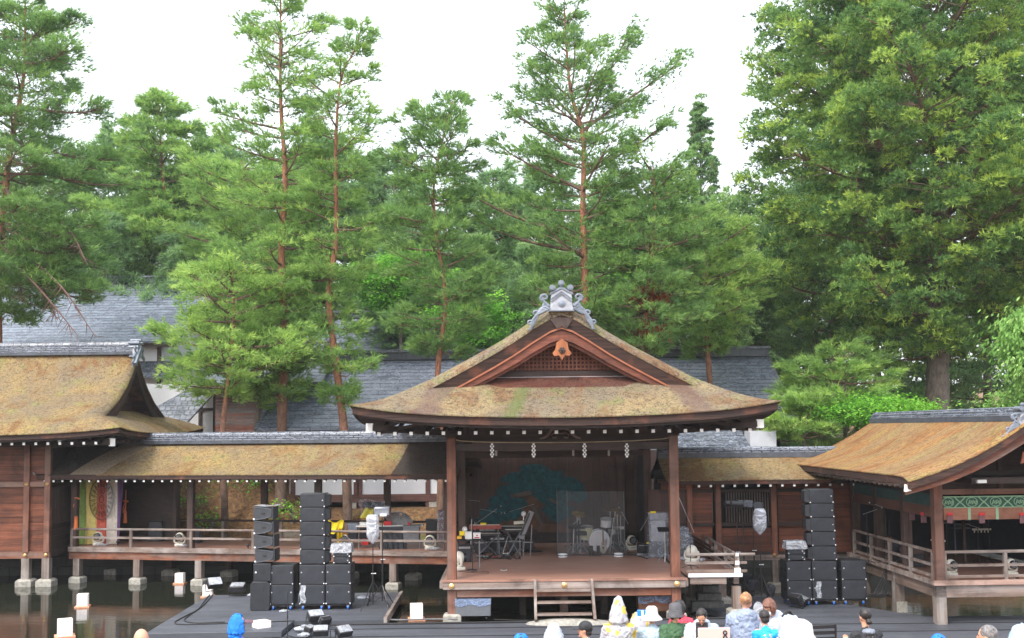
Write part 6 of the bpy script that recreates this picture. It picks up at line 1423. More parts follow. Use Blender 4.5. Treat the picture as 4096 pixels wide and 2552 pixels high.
b = px_loc(2015, 2280, FZ); t_ = T('floor_socket', 'small square floor socket plate near the front of the stage', 'socket', b); MB().bx(-.09, .09, -.09, .09, .001, .012).build('plate', CREAM, t_); MB().bx(-.06, .06, -.05, .05, .0125, .02).build('socket', BLACKM, t_)
for k in range(5): 
    pts = [(1895+rr.uniform(0, 200), 2205+rr.uniform(0, 38)) for _ in range(6)]; pts.sort(); cable('cable', ['thin black cable tangle under the red keyboard', 'thin black cable running under the middle keyboard', 'loose cable at the front of the keyboard group', 'cable looping beside the pedal boards', 'cable trailing toward the drum kit'][k], pts, FZ, .011)
m = MB().ell((at(2130, 2192, 36.2).x, 36.2, FZ+.02), (.35, .22, .03), 16, 6); tag(m.build('black_cloth', simple('black_rag', (.02,.02,.025), .8, 0, .3, 8, .3)), 'black cloth spread on the floor under the tilted keyboard', 'cloth')
# drum kit
t_ = T('drum_kit', 'white and silver drum kit behind the clear screens at the right of the stage', 'drum kit', (at(2400, 2200, 36.0).x, 36.0, FZ))
DW = simple('pearl_drum', (.60,.60,.62), .3, 0, .08, 8); DY = simple('cream_drum', (.58,.57,.40), .3, 0, .08, 8); HEADM = simple('drum_head', (.52,.51,.53), .45, 0, .1, 4); BRASS = simple('brass_cymbal', (.55,.42,.16), .25, .9, .1, 20)
def drum(name, c, r_, h_, mt, tilt=0, head=HEADM, axis='z'):
    q = Matrix.Translation(c) @ (Matrix.Rotation(R(90), 4, 'X') if axis == 'y' else Matrix.Rotation(tilt, 4, 'X'))
    o = tf(MB().cyl((0, 0, 0), (0, 0, h_), r_, n=26), q).build(name, mt, t_); tf(MB().cyl((0, 0, h_+.001), (0, 0, h_+.006), r_*.94, n=26), q).build('drum_head', head, o)
    for z in (.0, h_): 
        m = MB(); pts = [(r_*1.03*math.cos(a), r_*1.03*math.sin(a), z) for a in np.linspace(0, 2*PI, 25)]; m.tube(pts, .013, 6, cap=False); tf(m, q).build('hoop', STEEL, o)
drum('bass_drum', (-.03, .25, .33), .29, .45, DW, axis='y'); drum('floor_tom', (-.36, .2, .36), .17, .36, DY, R(8)); drum('rack_tom', (.2, .15, .72), .16, .22, DW, R(14)); drum('snare_drum', (.42, .3, .5), .17, .14, STEEL, R(6))
for x, y, z, r_, rx in ((-.55, .2, 1.05, .2, .2), (.62, .2, 1.0, .22, -.15), (.35, .5, 1.15, .18, .1)):
    c = MB().lathe([(0, .012), (r_*.3, .008), (r_, -.008), (r_, -.011), (0, .0)], n=24, M=Matrix.Translation((x, y, z)) @ Matrix.Rotation(rx, 4, 'X')).build('cymbal', BRASS, t_)
    MB().cyl((x, y, .02), (x, y, z-.0), .011).build('cymbal_stand', STEEL, t_)
    for k in range(3): a = k*2.09; MB().tube([(x, y, .3), (x+.2*math.cos(a), y+.2*math.sin(a), .01)], .01, 5).build('stand_leg', STEEL, t_)
MB().tube(smooth_path([(.12, -.25, .06), (.08, -.22, .3), (.13, -.2, .5)], 4), .012, 6).build('bass_pedal', STEEL, t_); MB().cyl((.05, .55, .42), (.05, .55, .5), .16, n=18).build('stool', BLACKM, t_)
t_.scale = (1.13, 1.13, 1.13)
text_mesh('d', .26, .003, 'emblem', simple('emblem_grey', (.20,.20,.21), .5), t_, (.13, -.215, .3), (R(90), 0, 0))
# acrylic screens
def screen(lab, px0, px1, py0, Y, rz=0):
    a = at(px0, py0, Y); b = at(px1, py0, Y); w_ = b.x-a.x; h_ = a.z-FZ; t_ = T('acrylic_screen', lab, 'screen', (a.x, Y, FZ), rz)
    MB().bx(0, w_, 0, .012, .02, h_).build('panel', ACRYL, t_); de_ = bpy.data.materials.get('dull_edge') or simple('dull_edge', (.14,.15,.17), .3)
    for x in (0, w_): MB().bx(x-.008, x+.008, -.004, .016, .02, h_).build('edge_strip', de_, t_)
    MB().bx(-.02, w_+.02, -.1, .12, .001, .019).build('foot', BLACKM, t_)
screen('tall clear acrylic screen in front of the drum kit', 2270, 2495, 1966, 35.2); screen('narrow clear acrylic screen angled at the left of the drum kit', 2227, 2268, 1962, 35.6, R(12))
for k, (px, l) in enumerate(((2366, 'left'), (2393, 'middle'), (2486, 'right'))): b = Vector((at(px, 2205, 35.0).x, 35.0, FZ)); t_ = T('black_speaker_post', f'{l} small black upright block standing before the bass drum', 'block', b); MB().bx(-.05, .05, -.05, .05, .002, .31).build('block', BLACK, t_, bevel=.01); MB().bx(-.065, .065, -.065, .065, 0, .02).build('foot', BLACKM, t_)
for px, l in ((2251, 'left'), (2474, 'right')):
    b = Vector((at(px, 2200, 34.7).x, 34.7, FZ)); t_ = T('tape_coil', f'stacked white and blue coil on the floor at the {l} end of the drum screen', 'coil', b)
    for k in range(3):
        m = MB(); m.tube([(.13*math.cos(a), .13*math.sin(a), .018+.035*k) for a in np.linspace(0, 2*PI, 22)], .018, 6, cap=False); m.build('ring', WHITE if k % 2 == 0 else FILM_B, t_)
# amplifier
p_ = at(2635, 2200, 34.2); t_ = T('bass_amplifier', 'tall amplifier stack wrapped in crinkled clear plastic behind the right front post', 'amplifier', (p_.x, 34.2, FZ)); H_ = at(2635, 2052, 34.2).z-FZ
MB().bx(-.26, .26, 0, .45, .02, H_*.36).build('lower_cabinet', BLACK, t_, bevel=.02); MB().bx(-.23, .23, 0, .4, H_*.365, H_*.84).build('upper_cabinet', simple('silver_cabinet', (.30,.31,.34), .4, .2, .3, 8), t_, bevel=.02); MB().bx(-.26, .26, .0, .38, H_*.845, H_).build('amp_head', simple('head_grey', (.22,.23,.27), .4, .2), t_, bevel=.015)
m = MB().grid(lambda a_, b_: ((a_-.5)*.62, -.03-.03*noise.noise(Vector((a_*7, b_*9, 1))), .02+(H_+.01)*b_), 22, 34); m.build('plastic_wrap', FILM, t_)
m = MB().grid(lambda a_, b_: (-.31+.02*math.sin(b_*9), -.03+.5*a_, .02+(H_+.01)*b_), 6, 20); m.build('plastic_wrap', FILM, t_)
# wrapped gear on the side veranda
p_ = at(2735, 2190, 33.8); t_ = T('wrapped_gear', 'gear under clear plastic between the right front post and the veranda frame', 'wrapped equipment', (p_.x, 33.8, FZ)); MB().bx(-.2, .2, 0, .4, .01, .85).build('equipment_box', BLACK, t_, bevel=.03)
MB().ell((0, .18, .48), (.34, .33, .52), 18, 14).build('plastic_wrap', FILM, t_)
t_ = T('wooden_ramp_rail', 'dark slanting rails and steps beside the veranda', 'handrail', (5.6, 33, FZ), world=True)
for k in range(4): a = at(2762, 2140+14*k, 34.9-.1*k); b = at(2900, 2220+18*k, 33.2); MB().beam(a, b, .07, .05).build('slanting_bar', WD_DARK_X, t_)
mic_stand('black microphone stand on the veranda right of the front post', Vector((at(2762, 2240, 31.6).x, 31.6, FZ)), 2, FZ, 1.3, (-.35, .85)); pouch(2740, 2242, FZ, 'plastic bag on the veranda just right of the front post', 1.3); pouch(2800, 2246, FZ, 'plastic bag on the veranda near its railing', 1.1)
# --- things on the right half of the bridge
YB_ = 37.6
t_ = T('yellow_raincoat', 'bright yellow cloth draped over gear beside the left line array', 'cloth', (at(1340, 2100, YB_).x, YB_, 1.9))
def draped(a_, b_):
    x = (a_-.5)*.62; z = .12-.62*max(0, b_-.25)*(1-.5*a_); return (x, -.05-.22*b_+.05*math.sin(a_*14+b_*4), z+.05*math.sin(a_*9))
MB().sheet(draped, 26, 20, .012).build('cloth', YELLOW, t_); MB().sheet(lambda a_, b_: (.1+.2*a_, -.3+.04*math.sin(a_*12), -.1-.5*b_), 10, 12, .01).build('sleeve', YELLOW, t_)
def crate(lab, px0, px1, py0, py1, Y, mt, d_=.4, name='crate', rim=None):
    a = at(px0, py0, Y); b = at(px1, py1, Y); w_ = b.x-a.x; h_ = a.z-b.z; t_ = T(name, lab, name.replace('_', ' '), ((a.x+b.x)/2, Y, b.z))
    MB().add([(-w_*.46, 0, 0), (w_*.46, 0, 0), (w_*.46, d_, 0), (-w_*.46, d_, 0), (-w_/2, 0, h_), (w_/2, 0, h_), (w_/2, d_, h_), (-w_/2, d_, h_)], [(3,2,1,0),(0,1,5,4),(1,2,6,5),(2,3,7,6),(3,0,4,7),(4,5,6,7)]).build('body', mt, t_, bevel=.01)
    MB().bx(-w_/2-.012, w_/2+.012, -.012, d_+.01, h_-.035, h_+.01).build('rim', rim or mt, t_); m = MB()
    for i in (1, 2): m.bx(-w_*.42, w_*.42, -.008, .0, h_*i/3-.01, h_*i/3+.01)
    m.build('rib', rim or mt, t_); return t_
ORG_C = simple('orange_crate', (.80,.36,.02), .5); LBIN = simple('pale_blue_bin', (.38,.44,.55), .3, 0, .2, 10); DBIN = simple('navy_bin', (.05,.06,.09), .5)
crate('orange crate behind the bridge rail under the yellow cloth', 1354, 1390, 2128, 2162, 38, ORG_C); crate('translucent pale blue bin stacked on a navy one on the bridge', 1391, 1429, 2095, 2132, 38, LBIN); crate('navy bin under the pale blue one on the bridge', 1394, 1427, 2133, 2166, 38, DBIN)
crate('black lidded box behind the white lamp on the bridge', 1432, 1470, 2115, 2165, 38.1, BLACK); crate('black equipment case left of the orange crate', 1315, 1352, 2115, 2165, 38.1, BLACK); crate('black slatted crate left of the maroon wrapped case', 1703, 1747, 2080, 2160, 37.6, BLACK)
crate('low red tray under the bridge rail', 1445, 1475, 2160, 2180, 37.6, RED); MAROON = simple('maroon_case_b', (.13,.045,.05), .4, 0, .5, 5)
t_ = crate('maroon upright case wrapped in clear plastic beside the left stage post', 1752, 1800, 2044, 2165, 37.0, MAROON, .5); MB().grid(lambda a_, b_: ((a_-.5)*.48, -.05-.03*noise.noise(Vector((a_*7, b_*9, 1))), 1.02*b_), 16, 24).build('plastic_wrap', FILM, t_)
# table
a = at(1432, 2098, 37.9); b = at(1690, 2102, 37.3); t_ = T('long_table', 'long white-topped table on the bridge covered with black plastic', 'table', ((a.x+b.x)/2, 37.6, BF)); w_ = b.x-a.x; zt_ = a.z-BF
MB().bx(-w_/2, w_/2, -.3, .35, zt_-.03, zt_).build('table_top', WHITE, t_)
for x in (-w_/2+.1, 0, w_/2-.1): MB().cyl((x, -.2, 0), (x, -.2, zt_-.03), .018).build('leg', STEEL, t_)
BPL = simple('black_plastic_drape', (.03,.035,.045), .22, 0, .4, 6, .6)
MB().grid(lambda u, v: (-w_*.15+w_*.42*u, -.33-.07*abs(math.sin(u*17+v*2))*(1-v), zt_-(.02+.85*(1-v))), 50, 12).build('black_drape', BPL, t_)
tbox(1535, 1565, 2086, 2101, 37.3, .2, RED, 'small red box on the white-topped table under the umbrella'); tbox(1630, 1640, 2090, 2101, 37.3, .1, RED, 'tiny red box at the right end of the table', 'box'); tbox(1438, 1470, 2090, 2104, 37.5, .3, WHITE, 'white box at the left end of the table on the bridge')
crate('grey plastic box with a white label under the right end of the table', 1612, 1678, 2104, 2170, 37.1, simple('grey_box', (.16,.17,.19), .5))
# umbrella
c = at(1596, 2092, 37.2); t_ = T('folded_umbrella', 'pale grey open umbrella lying on the table on the bridge', 'umbrella', c)
for part, (a0, a1, mt, dz) in {'pale_panel': (-2.5, -.55, simple('pale_umbrella', (.55,.56,.57), .6), 0), 'dark_panel': (-.55, 3.8, simple('grey_umbrella', (.30,.31,.32), .6), .0)}.items():
    m = MB(); q = Matrix.Rotation(R(-38), 4, 'X') @ Matrix.Rotation(R(8), 4, 'Y')
    m.grid(lambda u, v: ((.05+.42*v)*math.cos(a0+(a1-a0)*u)*(1-.05*abs(math.sin((a0+(a1-a0)*u)*4))), (.05+.42*v)*math.sin(a0+(a1-a0)*u), .22-.22*v*v), 30, 8); tf(m, Matrix.Translation((0, .1, .1)) @ q).build(part, mt, t_)
MB().cyl((0, .1, .1), (.05, -.1, .36), .012).build('shaft', STEEL, t_)
# transparent bag with yellow print and lettering
c = at(1492, 2035, 37.9); t_ = T('clear_banner_bag', 'crumpled transparent bag printed yellow with black lettering above the bridge table', 'printed bag', c)
MB().grid(lambda u, v: ((u-.5)*.92+.05*math.sin(v*5), .05*math.sin(u*8+v*4), (v-.5)*.60+.04*math.sin(u*6)), 26, 18).build('clear_film', FILM, t_)
m = MB(); m.sheet(lambda u, v: (-.45+.62*u*(.55+.45*v)+.2*v, -.06-.02*math.sin(u*9), -.30+.34*v*(1-.15*u)), 18, 10, .006); m.build('yellow_print', simple('translucent_yellow', (.62,.56,.06), .4), t_)
text_mesh('oiro', .22, .004, 'lettering', simple('black_print', (.02,.02,.02), .5), t_, (.03, -.10, .06), (R(90), R(-4), 0))
for k, (px0, px1, py0, py1, l) in enumerate(((604, 664, 2072, 2146, 'black wedge monitor box on the bridge before the dark wall panel'), (774, 814, 2096, 2148, 'small black monitor box right of the second bridge post'))):
    a = at(px0, py0, 41.0-k*.8); b = at(px1, py1, 41.0-k*.8); t_ = T('stage_monitor', l, 'speaker', ((a.x+b.x)/2, 40.6-k*.8, BF)); w_ = (b.x-a.x)/2; h_ = a.z-BF-.1
    MB().prism([(-w_, 0), (w_, 0), (w_*.95, h_*.7), (w_*.75, h_), (-w_*.8, h_)], 0, .4).build('enclosure', BLACK, t_, bevel=.02); MB().prism([(-w_*.85, h_*.15), (w_*.85, h_*.15), (w_*.7, h_*.9), (-w_*.7, h_*.9)], -.012, -.001).build('grille', GRILLE, t_)
for k, (px, py) in enumerate(((472, 2178), (992, 2180))):
    b = Vector((at(px, py, 39.3-k*1.6).x, 39.3-k*1.6, BF)); t_ = T('small_spot', ['tiny black spot lamp on the bridge floor right of the curtain', 'tiny black spot lamp on the bridge floor left of the speaker column'][k], 'lamp', b); MB().ell((0, 0, .13), (.07, .06, .05)).build('lamp_head', BLACKM, t_); MB().cyl((0, 0, 0), (0, 0, .1), .02, n=8).build('stem', BLACKM, t_)
# --- striped curtain
cu_ = T('striped_curtain', 'five-coloured striped curtain with a round flower crest at the house end of the bridge', 'curtain', (at(395, 2170, 39.7).x, 39.7, BF), world=True); YC = 39.7
strips = [('green_strip', 310, 343, (.34,.50,.13)), ('yellow_strip', 343, 389, (.72,.60,.20)), ('red_strip', 389, 429, (.60,.13,.08)), ('white_strip', 429, 470, (.72,.66,.58)), ('purple_strip', 470, 492, (.14,.07,.19))]
def cfold(x, z, k): return YC+.045*math.sin(x*15+k)+.02*math.sin(x*37+z*2)
zT, zB = at(395, 1905, YC).z, BF+.02
for k, (nm, p0, p1, c_) in enumerate(strips):
    x0, x1 = at(p0, 2000, YC).x, at(p1, 2000, YC).x
    def fn(a_, b_, x0=x0, x1=x1, k=k):
        z = zT+(zB-zT)*b_; sh = (.10 if k == 0 else .04)*b_*(-1 if k < 2 else 1)
        if k == 4: x = x0+(x1-x0)*a_*(1-.75*b_)+.02*b_
        else: x = x0+(x1-x0)*a_+sh*.3
        return (x, cfold(x, z, k)+(.04*math.sin(z*9+a_*3)*(1 if k == 0 else 0)), z)
    MB().grid(fn, 12, 30).build(nm, fabric(nm, c_, .15), cu_)
cx_ = at(410, 2000, YC).x; cz_ = at(395, 1996, YC).z; rx_, rz_ = .42, .72
def seg(a0, r0, a1, r1): 
    q = []
    for a_, r_ in ((a0, r0), (a1, r1)): q.append(Vector((cx_+rx_*r_*math.cos(a_), YC-.10, cz_+rz_*r_*math.sin(a_))))
    return q
CRM = simple('crest_maroon', (.20,.045,.03), .8); CRG = simple('crest_olive', (.22,.16,.05), .8); CRW = simple('crest_grey', (.26,.25,.25), .8)
ms = {'crest_ring_left': (MB(), CRG), 'crest_middle': (MB(), CRM), 'crest_ring_right': (MB(), CRW)}
def pick(x): return ms['crest_ring_left' if x < at(389, 2000, YC).x else ('crest_middle' if x < at(429, 2000, YC).x else 'crest_ring_right')][0]
for i in range(60):
    a0, a1 = 2*PI*i/60, 2*PI*(i+1)/60; q = seg(a0, 1, a1, 1); pick((q[0].x+q[1].x)/2).beam(q[0], q[1], .02, .05)
for i in range(20):
    a_ = 2*PI*i/20+.08
    q = seg(a_, .28, a_, .55); pick(q[1].x).beam(q[0], q[1], .015, .022)
    q = seg(a_-.09, .62, a_, .9); pick(q[1].x).beam(q[0], q[1], .015, .03); q = seg(a_+.09, .62, a_, .9); pick(q[1].x).beam(q[0], q[1], .015, .03); q = seg(a_-.09, .62, a_+.09, .62); pick(q[1].x).beam(q[0], q[1], .015, .02)
for i in range(14): q = seg(2*PI*i/14, .18, 2*PI*(i+1)/14, .18); pick(q[0].x).beam(q[0], q[1], .015, .03)
for nm, (m, mt) in ms.items():
    if m.v: m.build(nm, mt, cu_)
ORT = simple('orange_tassel', (.85,.22,.07), .7, 0, .1, 30, .3)
for k, (px, y0, y1, y2, lab) in enumerate(((305, 1912, 2062, 2118, 'orange rope tassel at the left side of the striped curtain'), (502, 1960, 2042, 2092, 'orange rope tassel at the right side of the striped curtain, against the dark wall'))):
    Y = 39.1 if k == 0 else 40.6; a = at(px+2, y0, Y); b = at(px, y1, Y); c = at(px-2, y2, Y); t_ = T('rope_tassel', lab, 'tassel', c)
    m = MB(); m.tube([a-c, b-c+Vector((0, 0, .0))], .022, 6); k0 = (a-c).lerp(b-c, .55); m.tube(smooth_path([k0+Vector((-.09, 0, 0)), k0+Vector((0, -.05, .03)), k0+Vector((.1, 0, 0)), k0+Vector((0, .04, -.03)), k0+Vector((-.09, 0, 0))], 4), .02, 6)
    m.tube(smooth_path([k0, k0+Vector((-.07, -.03, -.2)), k0+Vector((-.09, 0, -.42)), k0+Vector((-.03, 0, -.25)), k0], 4), .017, 6); m.build('rope', ORT, t_)
    MB().lathe([(.03, b.z-c.z), (.055, b.z-c.z-.03), (.07, .25*(b.z-c.z)), (.078, 0)], n=14).build('tassel', ORT, t_)
# --- dim band gear inside the pavilion
def dim_gear():
    DM = simple('dim_grey_metal', (.16,.17,.19), .4, .3); DB = simple('dim_blue', (.05,.14,.25), .5)
    for k, (px, py, lab) in enumerate(((3915, 2225, 'dim stand with slanting legs in the middle of the pavilion'), (3790, 2230, 'dim stand right of the corner post'), (3960, 2220, 'dim boom stand deep in the pavilion'), (3470, 2170, 'dim cymbal stand inside the pavilion behind the side rail'), (3545, 2180, 'dim stand inside the pavilion near the cable bundle'))):
        b = Vector((at(px, py, 32).x, 32, PF)); mic_stand(lab, b, 0, PF, 1.0+.15*k, (.3*(1 if k % 2 else -1), .1), mic=k != 0)
    p_ = at(3925, 2118, 32.4); t_ = T('percussion_bar', 'white barred instrument hanging dim in the pavilion', 'instrument', p_); MB().bx(-.26, .28, -.03, .03, -.02, .03).build('bar', CREAM, t_); m = MB()
    for i in range(5): m.bx(-.22+.1*i, -.19+.1*i, -.02, .0, -.09, -.021)
    m.build('hanging_prongs', CREAM, t_)
    p_ = at(3760, 2170, 31); t_ = T('equipment_shelf', 'pale shelf with a blue case just right of the pavilion corner post', 'shelf', (p_.x, 31, p_.z)); MB().bx(-.15, .16, 0, .3, .02, .06).build('shelf_board', CREAM, t_); MB().bx(-.12, .05, .02, .25, -.14, .015).build('blue_case', DB, t_); MB().bx(-.15, .08, 0, .3, -.27, -.23).build('lower_board', CREAM, t_)
    p_ = at(3850, 2100, 33.5); t_ = T('shelf_rack', 'dim grey slatted rack high in the pavilion', 'rack', (p_.x, 33.5, p_.z)); m = MB()
    for z in (-.12, 0, .12): m.bx(-.25, .25, 0, .25, z, z+.03)
    m.build('slat', DM, t_); MB().bx(-.25, -.22, 0, .03, -1.5, .15).build('upright', DM, t_)
    p_ = at(3655, 2195, 31.2); t_ = T('stacked_cases', 'brown stacked cases behind the side rail of the pavilion', 'cases', (p_.x, 31.2, PF)); MB().bx(-.3, .3, 0, .4, .0, .35).build('lower_case', BLACK, t_, bevel=.02); MB().bx(-.28, .3, 0, .38, .352, .52).build('upper_case', simple('brown_case', (.09,.055,.05), .5), t_, bevel=.02)
    p_ = at(3556, 2125, 33); t_ = T('guitar', 'dim brown guitar standing inside the pavilion behind the side rail', 'guitar', (p_.x, 33, PF)); MB().ell((0, 0, .35), (.15, .05, .18)).build('body', simple('guitar_brown', (.28,.12,.03), .35), t_); MB().ell((0, 0, .56), (.11, .05, .12)).build('upper_body', simple('guitar_brown_b', (.28,.12,.03), .35), t_); MB().bx(-.025, .025, -.03, .0, .62, 1.15).build('neck', BLACKM, t_)
    b = px_loc(3965, 2285, PF); t_ = T('small_clamp', 'black clamp lamp on the pavilion front ledge', 'clamp', (b.x, 28.6, PF)); MB().ell((0, 0, .05), (.06, .05, .04)).build('head', BLACKM, t_); MB().tube([(0, 0, .04), (-.35, .1, .08)], .012).build('arm', BLACKM, t_)
dim_gear()
# thin black stand at the bottom centre-left
b = px_loc(1150, 2560, -.0); mic_stand('thin black pole standing in front of the platform edge', Vector((at(1150, 2500, 27.3).x, 27.3, 0)), 0, 0, 1.15, None, mic=False)

b = at(3275, 2552, 13.5); t_ = T('folding_chair', 'black folding chair back at the bottom edge right of the big white hat', 'chair', (b.x, 13.5, (22.3-13.5)*.165), R(8))
zc = b.z-(22.3-13.5)*.165+.13
for z in (zc, zc-.07, zc-.14): MB().bx(-.2, .2, -.012, .012, z-.02, z+.02).build('back_slat', BLACKM, t_)
for x in (-.21, .21): MB().tube([(x, -.02, zc+.03), (x, .02, .5), (x, .25, .0)], .013).build('leg', BLACKM, t_); MB().tube([(x, .35, .45), (x, -.15, 0)], .013).build('leg', BLACKM, t_)
MB().bx(-.2, .2, .0, .38, .44, .46).build('seat', BLACKM, t_)

# --- more gear on the stage floor
def amp(lab, px, Y, w_, h_, d_=.35, rz=0, mt=None, zf=FZ):
    b = Vector((at(px, 2180, Y).x, Y, zf)); t_ = T('amplifier', lab, 'amplifier', b, rz); MB().bx(-w_/2, w_/2, 0, d_, .02, h_).build('cabinet', mt or BLACK, t_, bevel=.015); MB().bx(-w_/2+.03, w_/2-.03, -.01, -.001, .05, h_*.78).build('grille', GRILLE, t_); MB().bx(-w_/2+.03, w_/2-.03, -.012, -.001, h_*.82, h_-.03).build('control_strip', STEEL, t_)
    for x in (-w_/2+.06, w_/2-.06): MB().cyl((x, d_/2, 0), (x, d_/2, .02), .02, n=8).build('foot', RUBBER, t_)
    return t_
amp('low black amplifier under the red-fronted keyboard', 1925, 35.9, .45, .40); amp('black amplifier under the middle keyboard', 1990, 36.2, .5, .5); amp('black amplifier right of the middle keyboard, under the pale synthesizer', 2060, 36.0, .45, .42)
amp('dark amplifier against the rear wall behind the keyboards', 1950, 38.2, .6, .62); amp('black box on the floor behind the tilted keyboard', 2112, 36.6, .38, .32); amp('black amplifier behind the drum kit at right', 2470, 37.6, .55, .7)
amp('black amplifier beside the small table at the left front post', 1858, 33.6, .4, .5); amp('black case on the stage left of the wrapped amplifier', 2575, 35.4, .35, .3)
def gear_stand(lab, px, Y, h_, top='tray', lean=0):
    b = Vector((at(px, 2180, Y).x, Y, FZ)); t_ = T('instrument_stand', lab, 'stand', b); MB().tube([(0, 0, .02), (lean*h_, 0, h_)], .016, 6).build('pole', STEEL, t_)
    for k in range(3): a_ = k*2.094+.3; MB().tube([(0, 0, .25), (.25*math.cos(a_), .25*math.sin(a_), .012)], .014, 5).build('leg', STEEL, t_)
    if top == 'tray': MB().box((lean*h_, 0, h_), (.42, .28, .03), 0, R(20)).build('tray', BLACKM, t_)
    elif top == 'pad': MB().cyl((lean*h_, 0, h_), (lean*h_, 0, h_+.06), .13, n=16).build('drum_pad', BLACKM, t_)
    elif top == 'cymbal': MB().lathe([(0, .02), (.07, .012), (.2, -.01), (.2, -.014), (0, .005)], n=20, M=Matrix.Translation((lean*h_, 0, h_)) @ Matrix.Rotation(.25, 4, 'X')).build('cymbal', BRASS, t_)
for a_ in (('music tray stand left of the bass drum behind the screen', 2292, 35.7, .85, 'tray', .05), ('second tray stand just left of the drum kit', 2322, 35.9, .62, 'tray', 0), ('round pad stand at the left of the drum kit', 2338, 36.1, .75, 'pad', -.05), ('cymbal on a tall stand left of the drum kit', 2310, 36.6, 1.25, 'cymbal', 0), ('cymbal on a stand above the right side of the drum kit', 2455, 36.9, 1.3, 'cymbal', .05),
    ('bright boom stand right of the rack tom', 2440, 35.9, 1.1, None, .12), ('thin bright stand at the right side of the drum kit', 2475, 36.1, 1.2, None, -.03), ('tray stand between the keyboards and the tilted one', 2080, 35.0, .72, 'tray', 0), ('black pad stand behind the red-fronted keyboard', 1900, 36.2, 1.0, 'pad', 0), ('tall stand at the left end behind the small table', 1880, 34.2, 1.25, None, .05), ('leaning bright stand under the middle keyboard', 2010, 35.4, .6, None, .3), ('dark tray stand beside the wrapped amplifier', 2660, 33.3, .95, 'tray', 0)): gear_stand(*a_)
t_ = T('guitar', 'cream guitar standing against the drum kit front', 'guitar', (at(2413, 2200, 35.4).x, 35.4, FZ), 0); MB().ell((0, 0, .17), (.12, .03, .15), 18, 12).build('body', simple('guitar_cream', (.35,.30,.25), .3), t_, bevel=0); MB().ell((.01, 0, .33), (.085, .03, .10), 16, 10).build('upper_body', simple('guitar_cream_b', (.35,.30,.25), .3), t_); MB().bx(-.02, .02, -.045, -.02, .3, .82).build('neck', TWIG, t_); MB().cyl((0, -.04, .2), (0, -.031, .2), .035, n=14).build('sound_hole', BLACKM, t_)
# ================================================================== PEOPLE
def cap(m, a, b, r0, r1):
    a, b = Vector(a), Vector(b); m.cyl(a, b, r0, r1, 12); m.ell(a, r0, 10, 8); m.ell(b, r1, 10, 8)
def fuse(m, name, mat_, parent, vox=.014, smooth=3):
    o = m.build(name, mat_, parent, ang=180); md = o.modifiers.new('fuse', 'REMESH'); md.mode = 'VOXEL'; md.voxel_size = vox; md.use_smooth_shade = True
    s_ = o.modifiers.new('soft', 'SMOOTH'); s_.iterations = smooth; s_.factor = .5; return o
def wrinkle(o, strength=.02, scale=.12):
    t_ = bpy.data.textures.get('folds') or bpy.data.textures.new('folds', 'CLOUDS'); t_.noise_scale = scale; t_.noise_depth = 2
    d = o.modifiers.new('folds', 'DISPLACE'); d.texture = t_; d.strength = strength; d.mid_level = .5; return o
HAIR = simple('black_hair', (.022,.018,.018), .4, 0, .5, 40, .4); HAIRB = simple('brown_hair', (.16,.065,.04), .45, 0, .5, 30, .4); HAIRL = simple('light_brown_hair', (.38,.19,.09), .45, 0, .6, 26, .5); HAIRG = simple('grey_hair', (.16,.15,.15), .5, 0, .8, 30, .5)
LIP = simple('lips', (.42,.13,.10), .5); EYE = simple('eye_dark', (.03,.02,.02), .3); TROU = simple('dark_trousers', (.05,.05,.06), .8, 0, .2, 8)
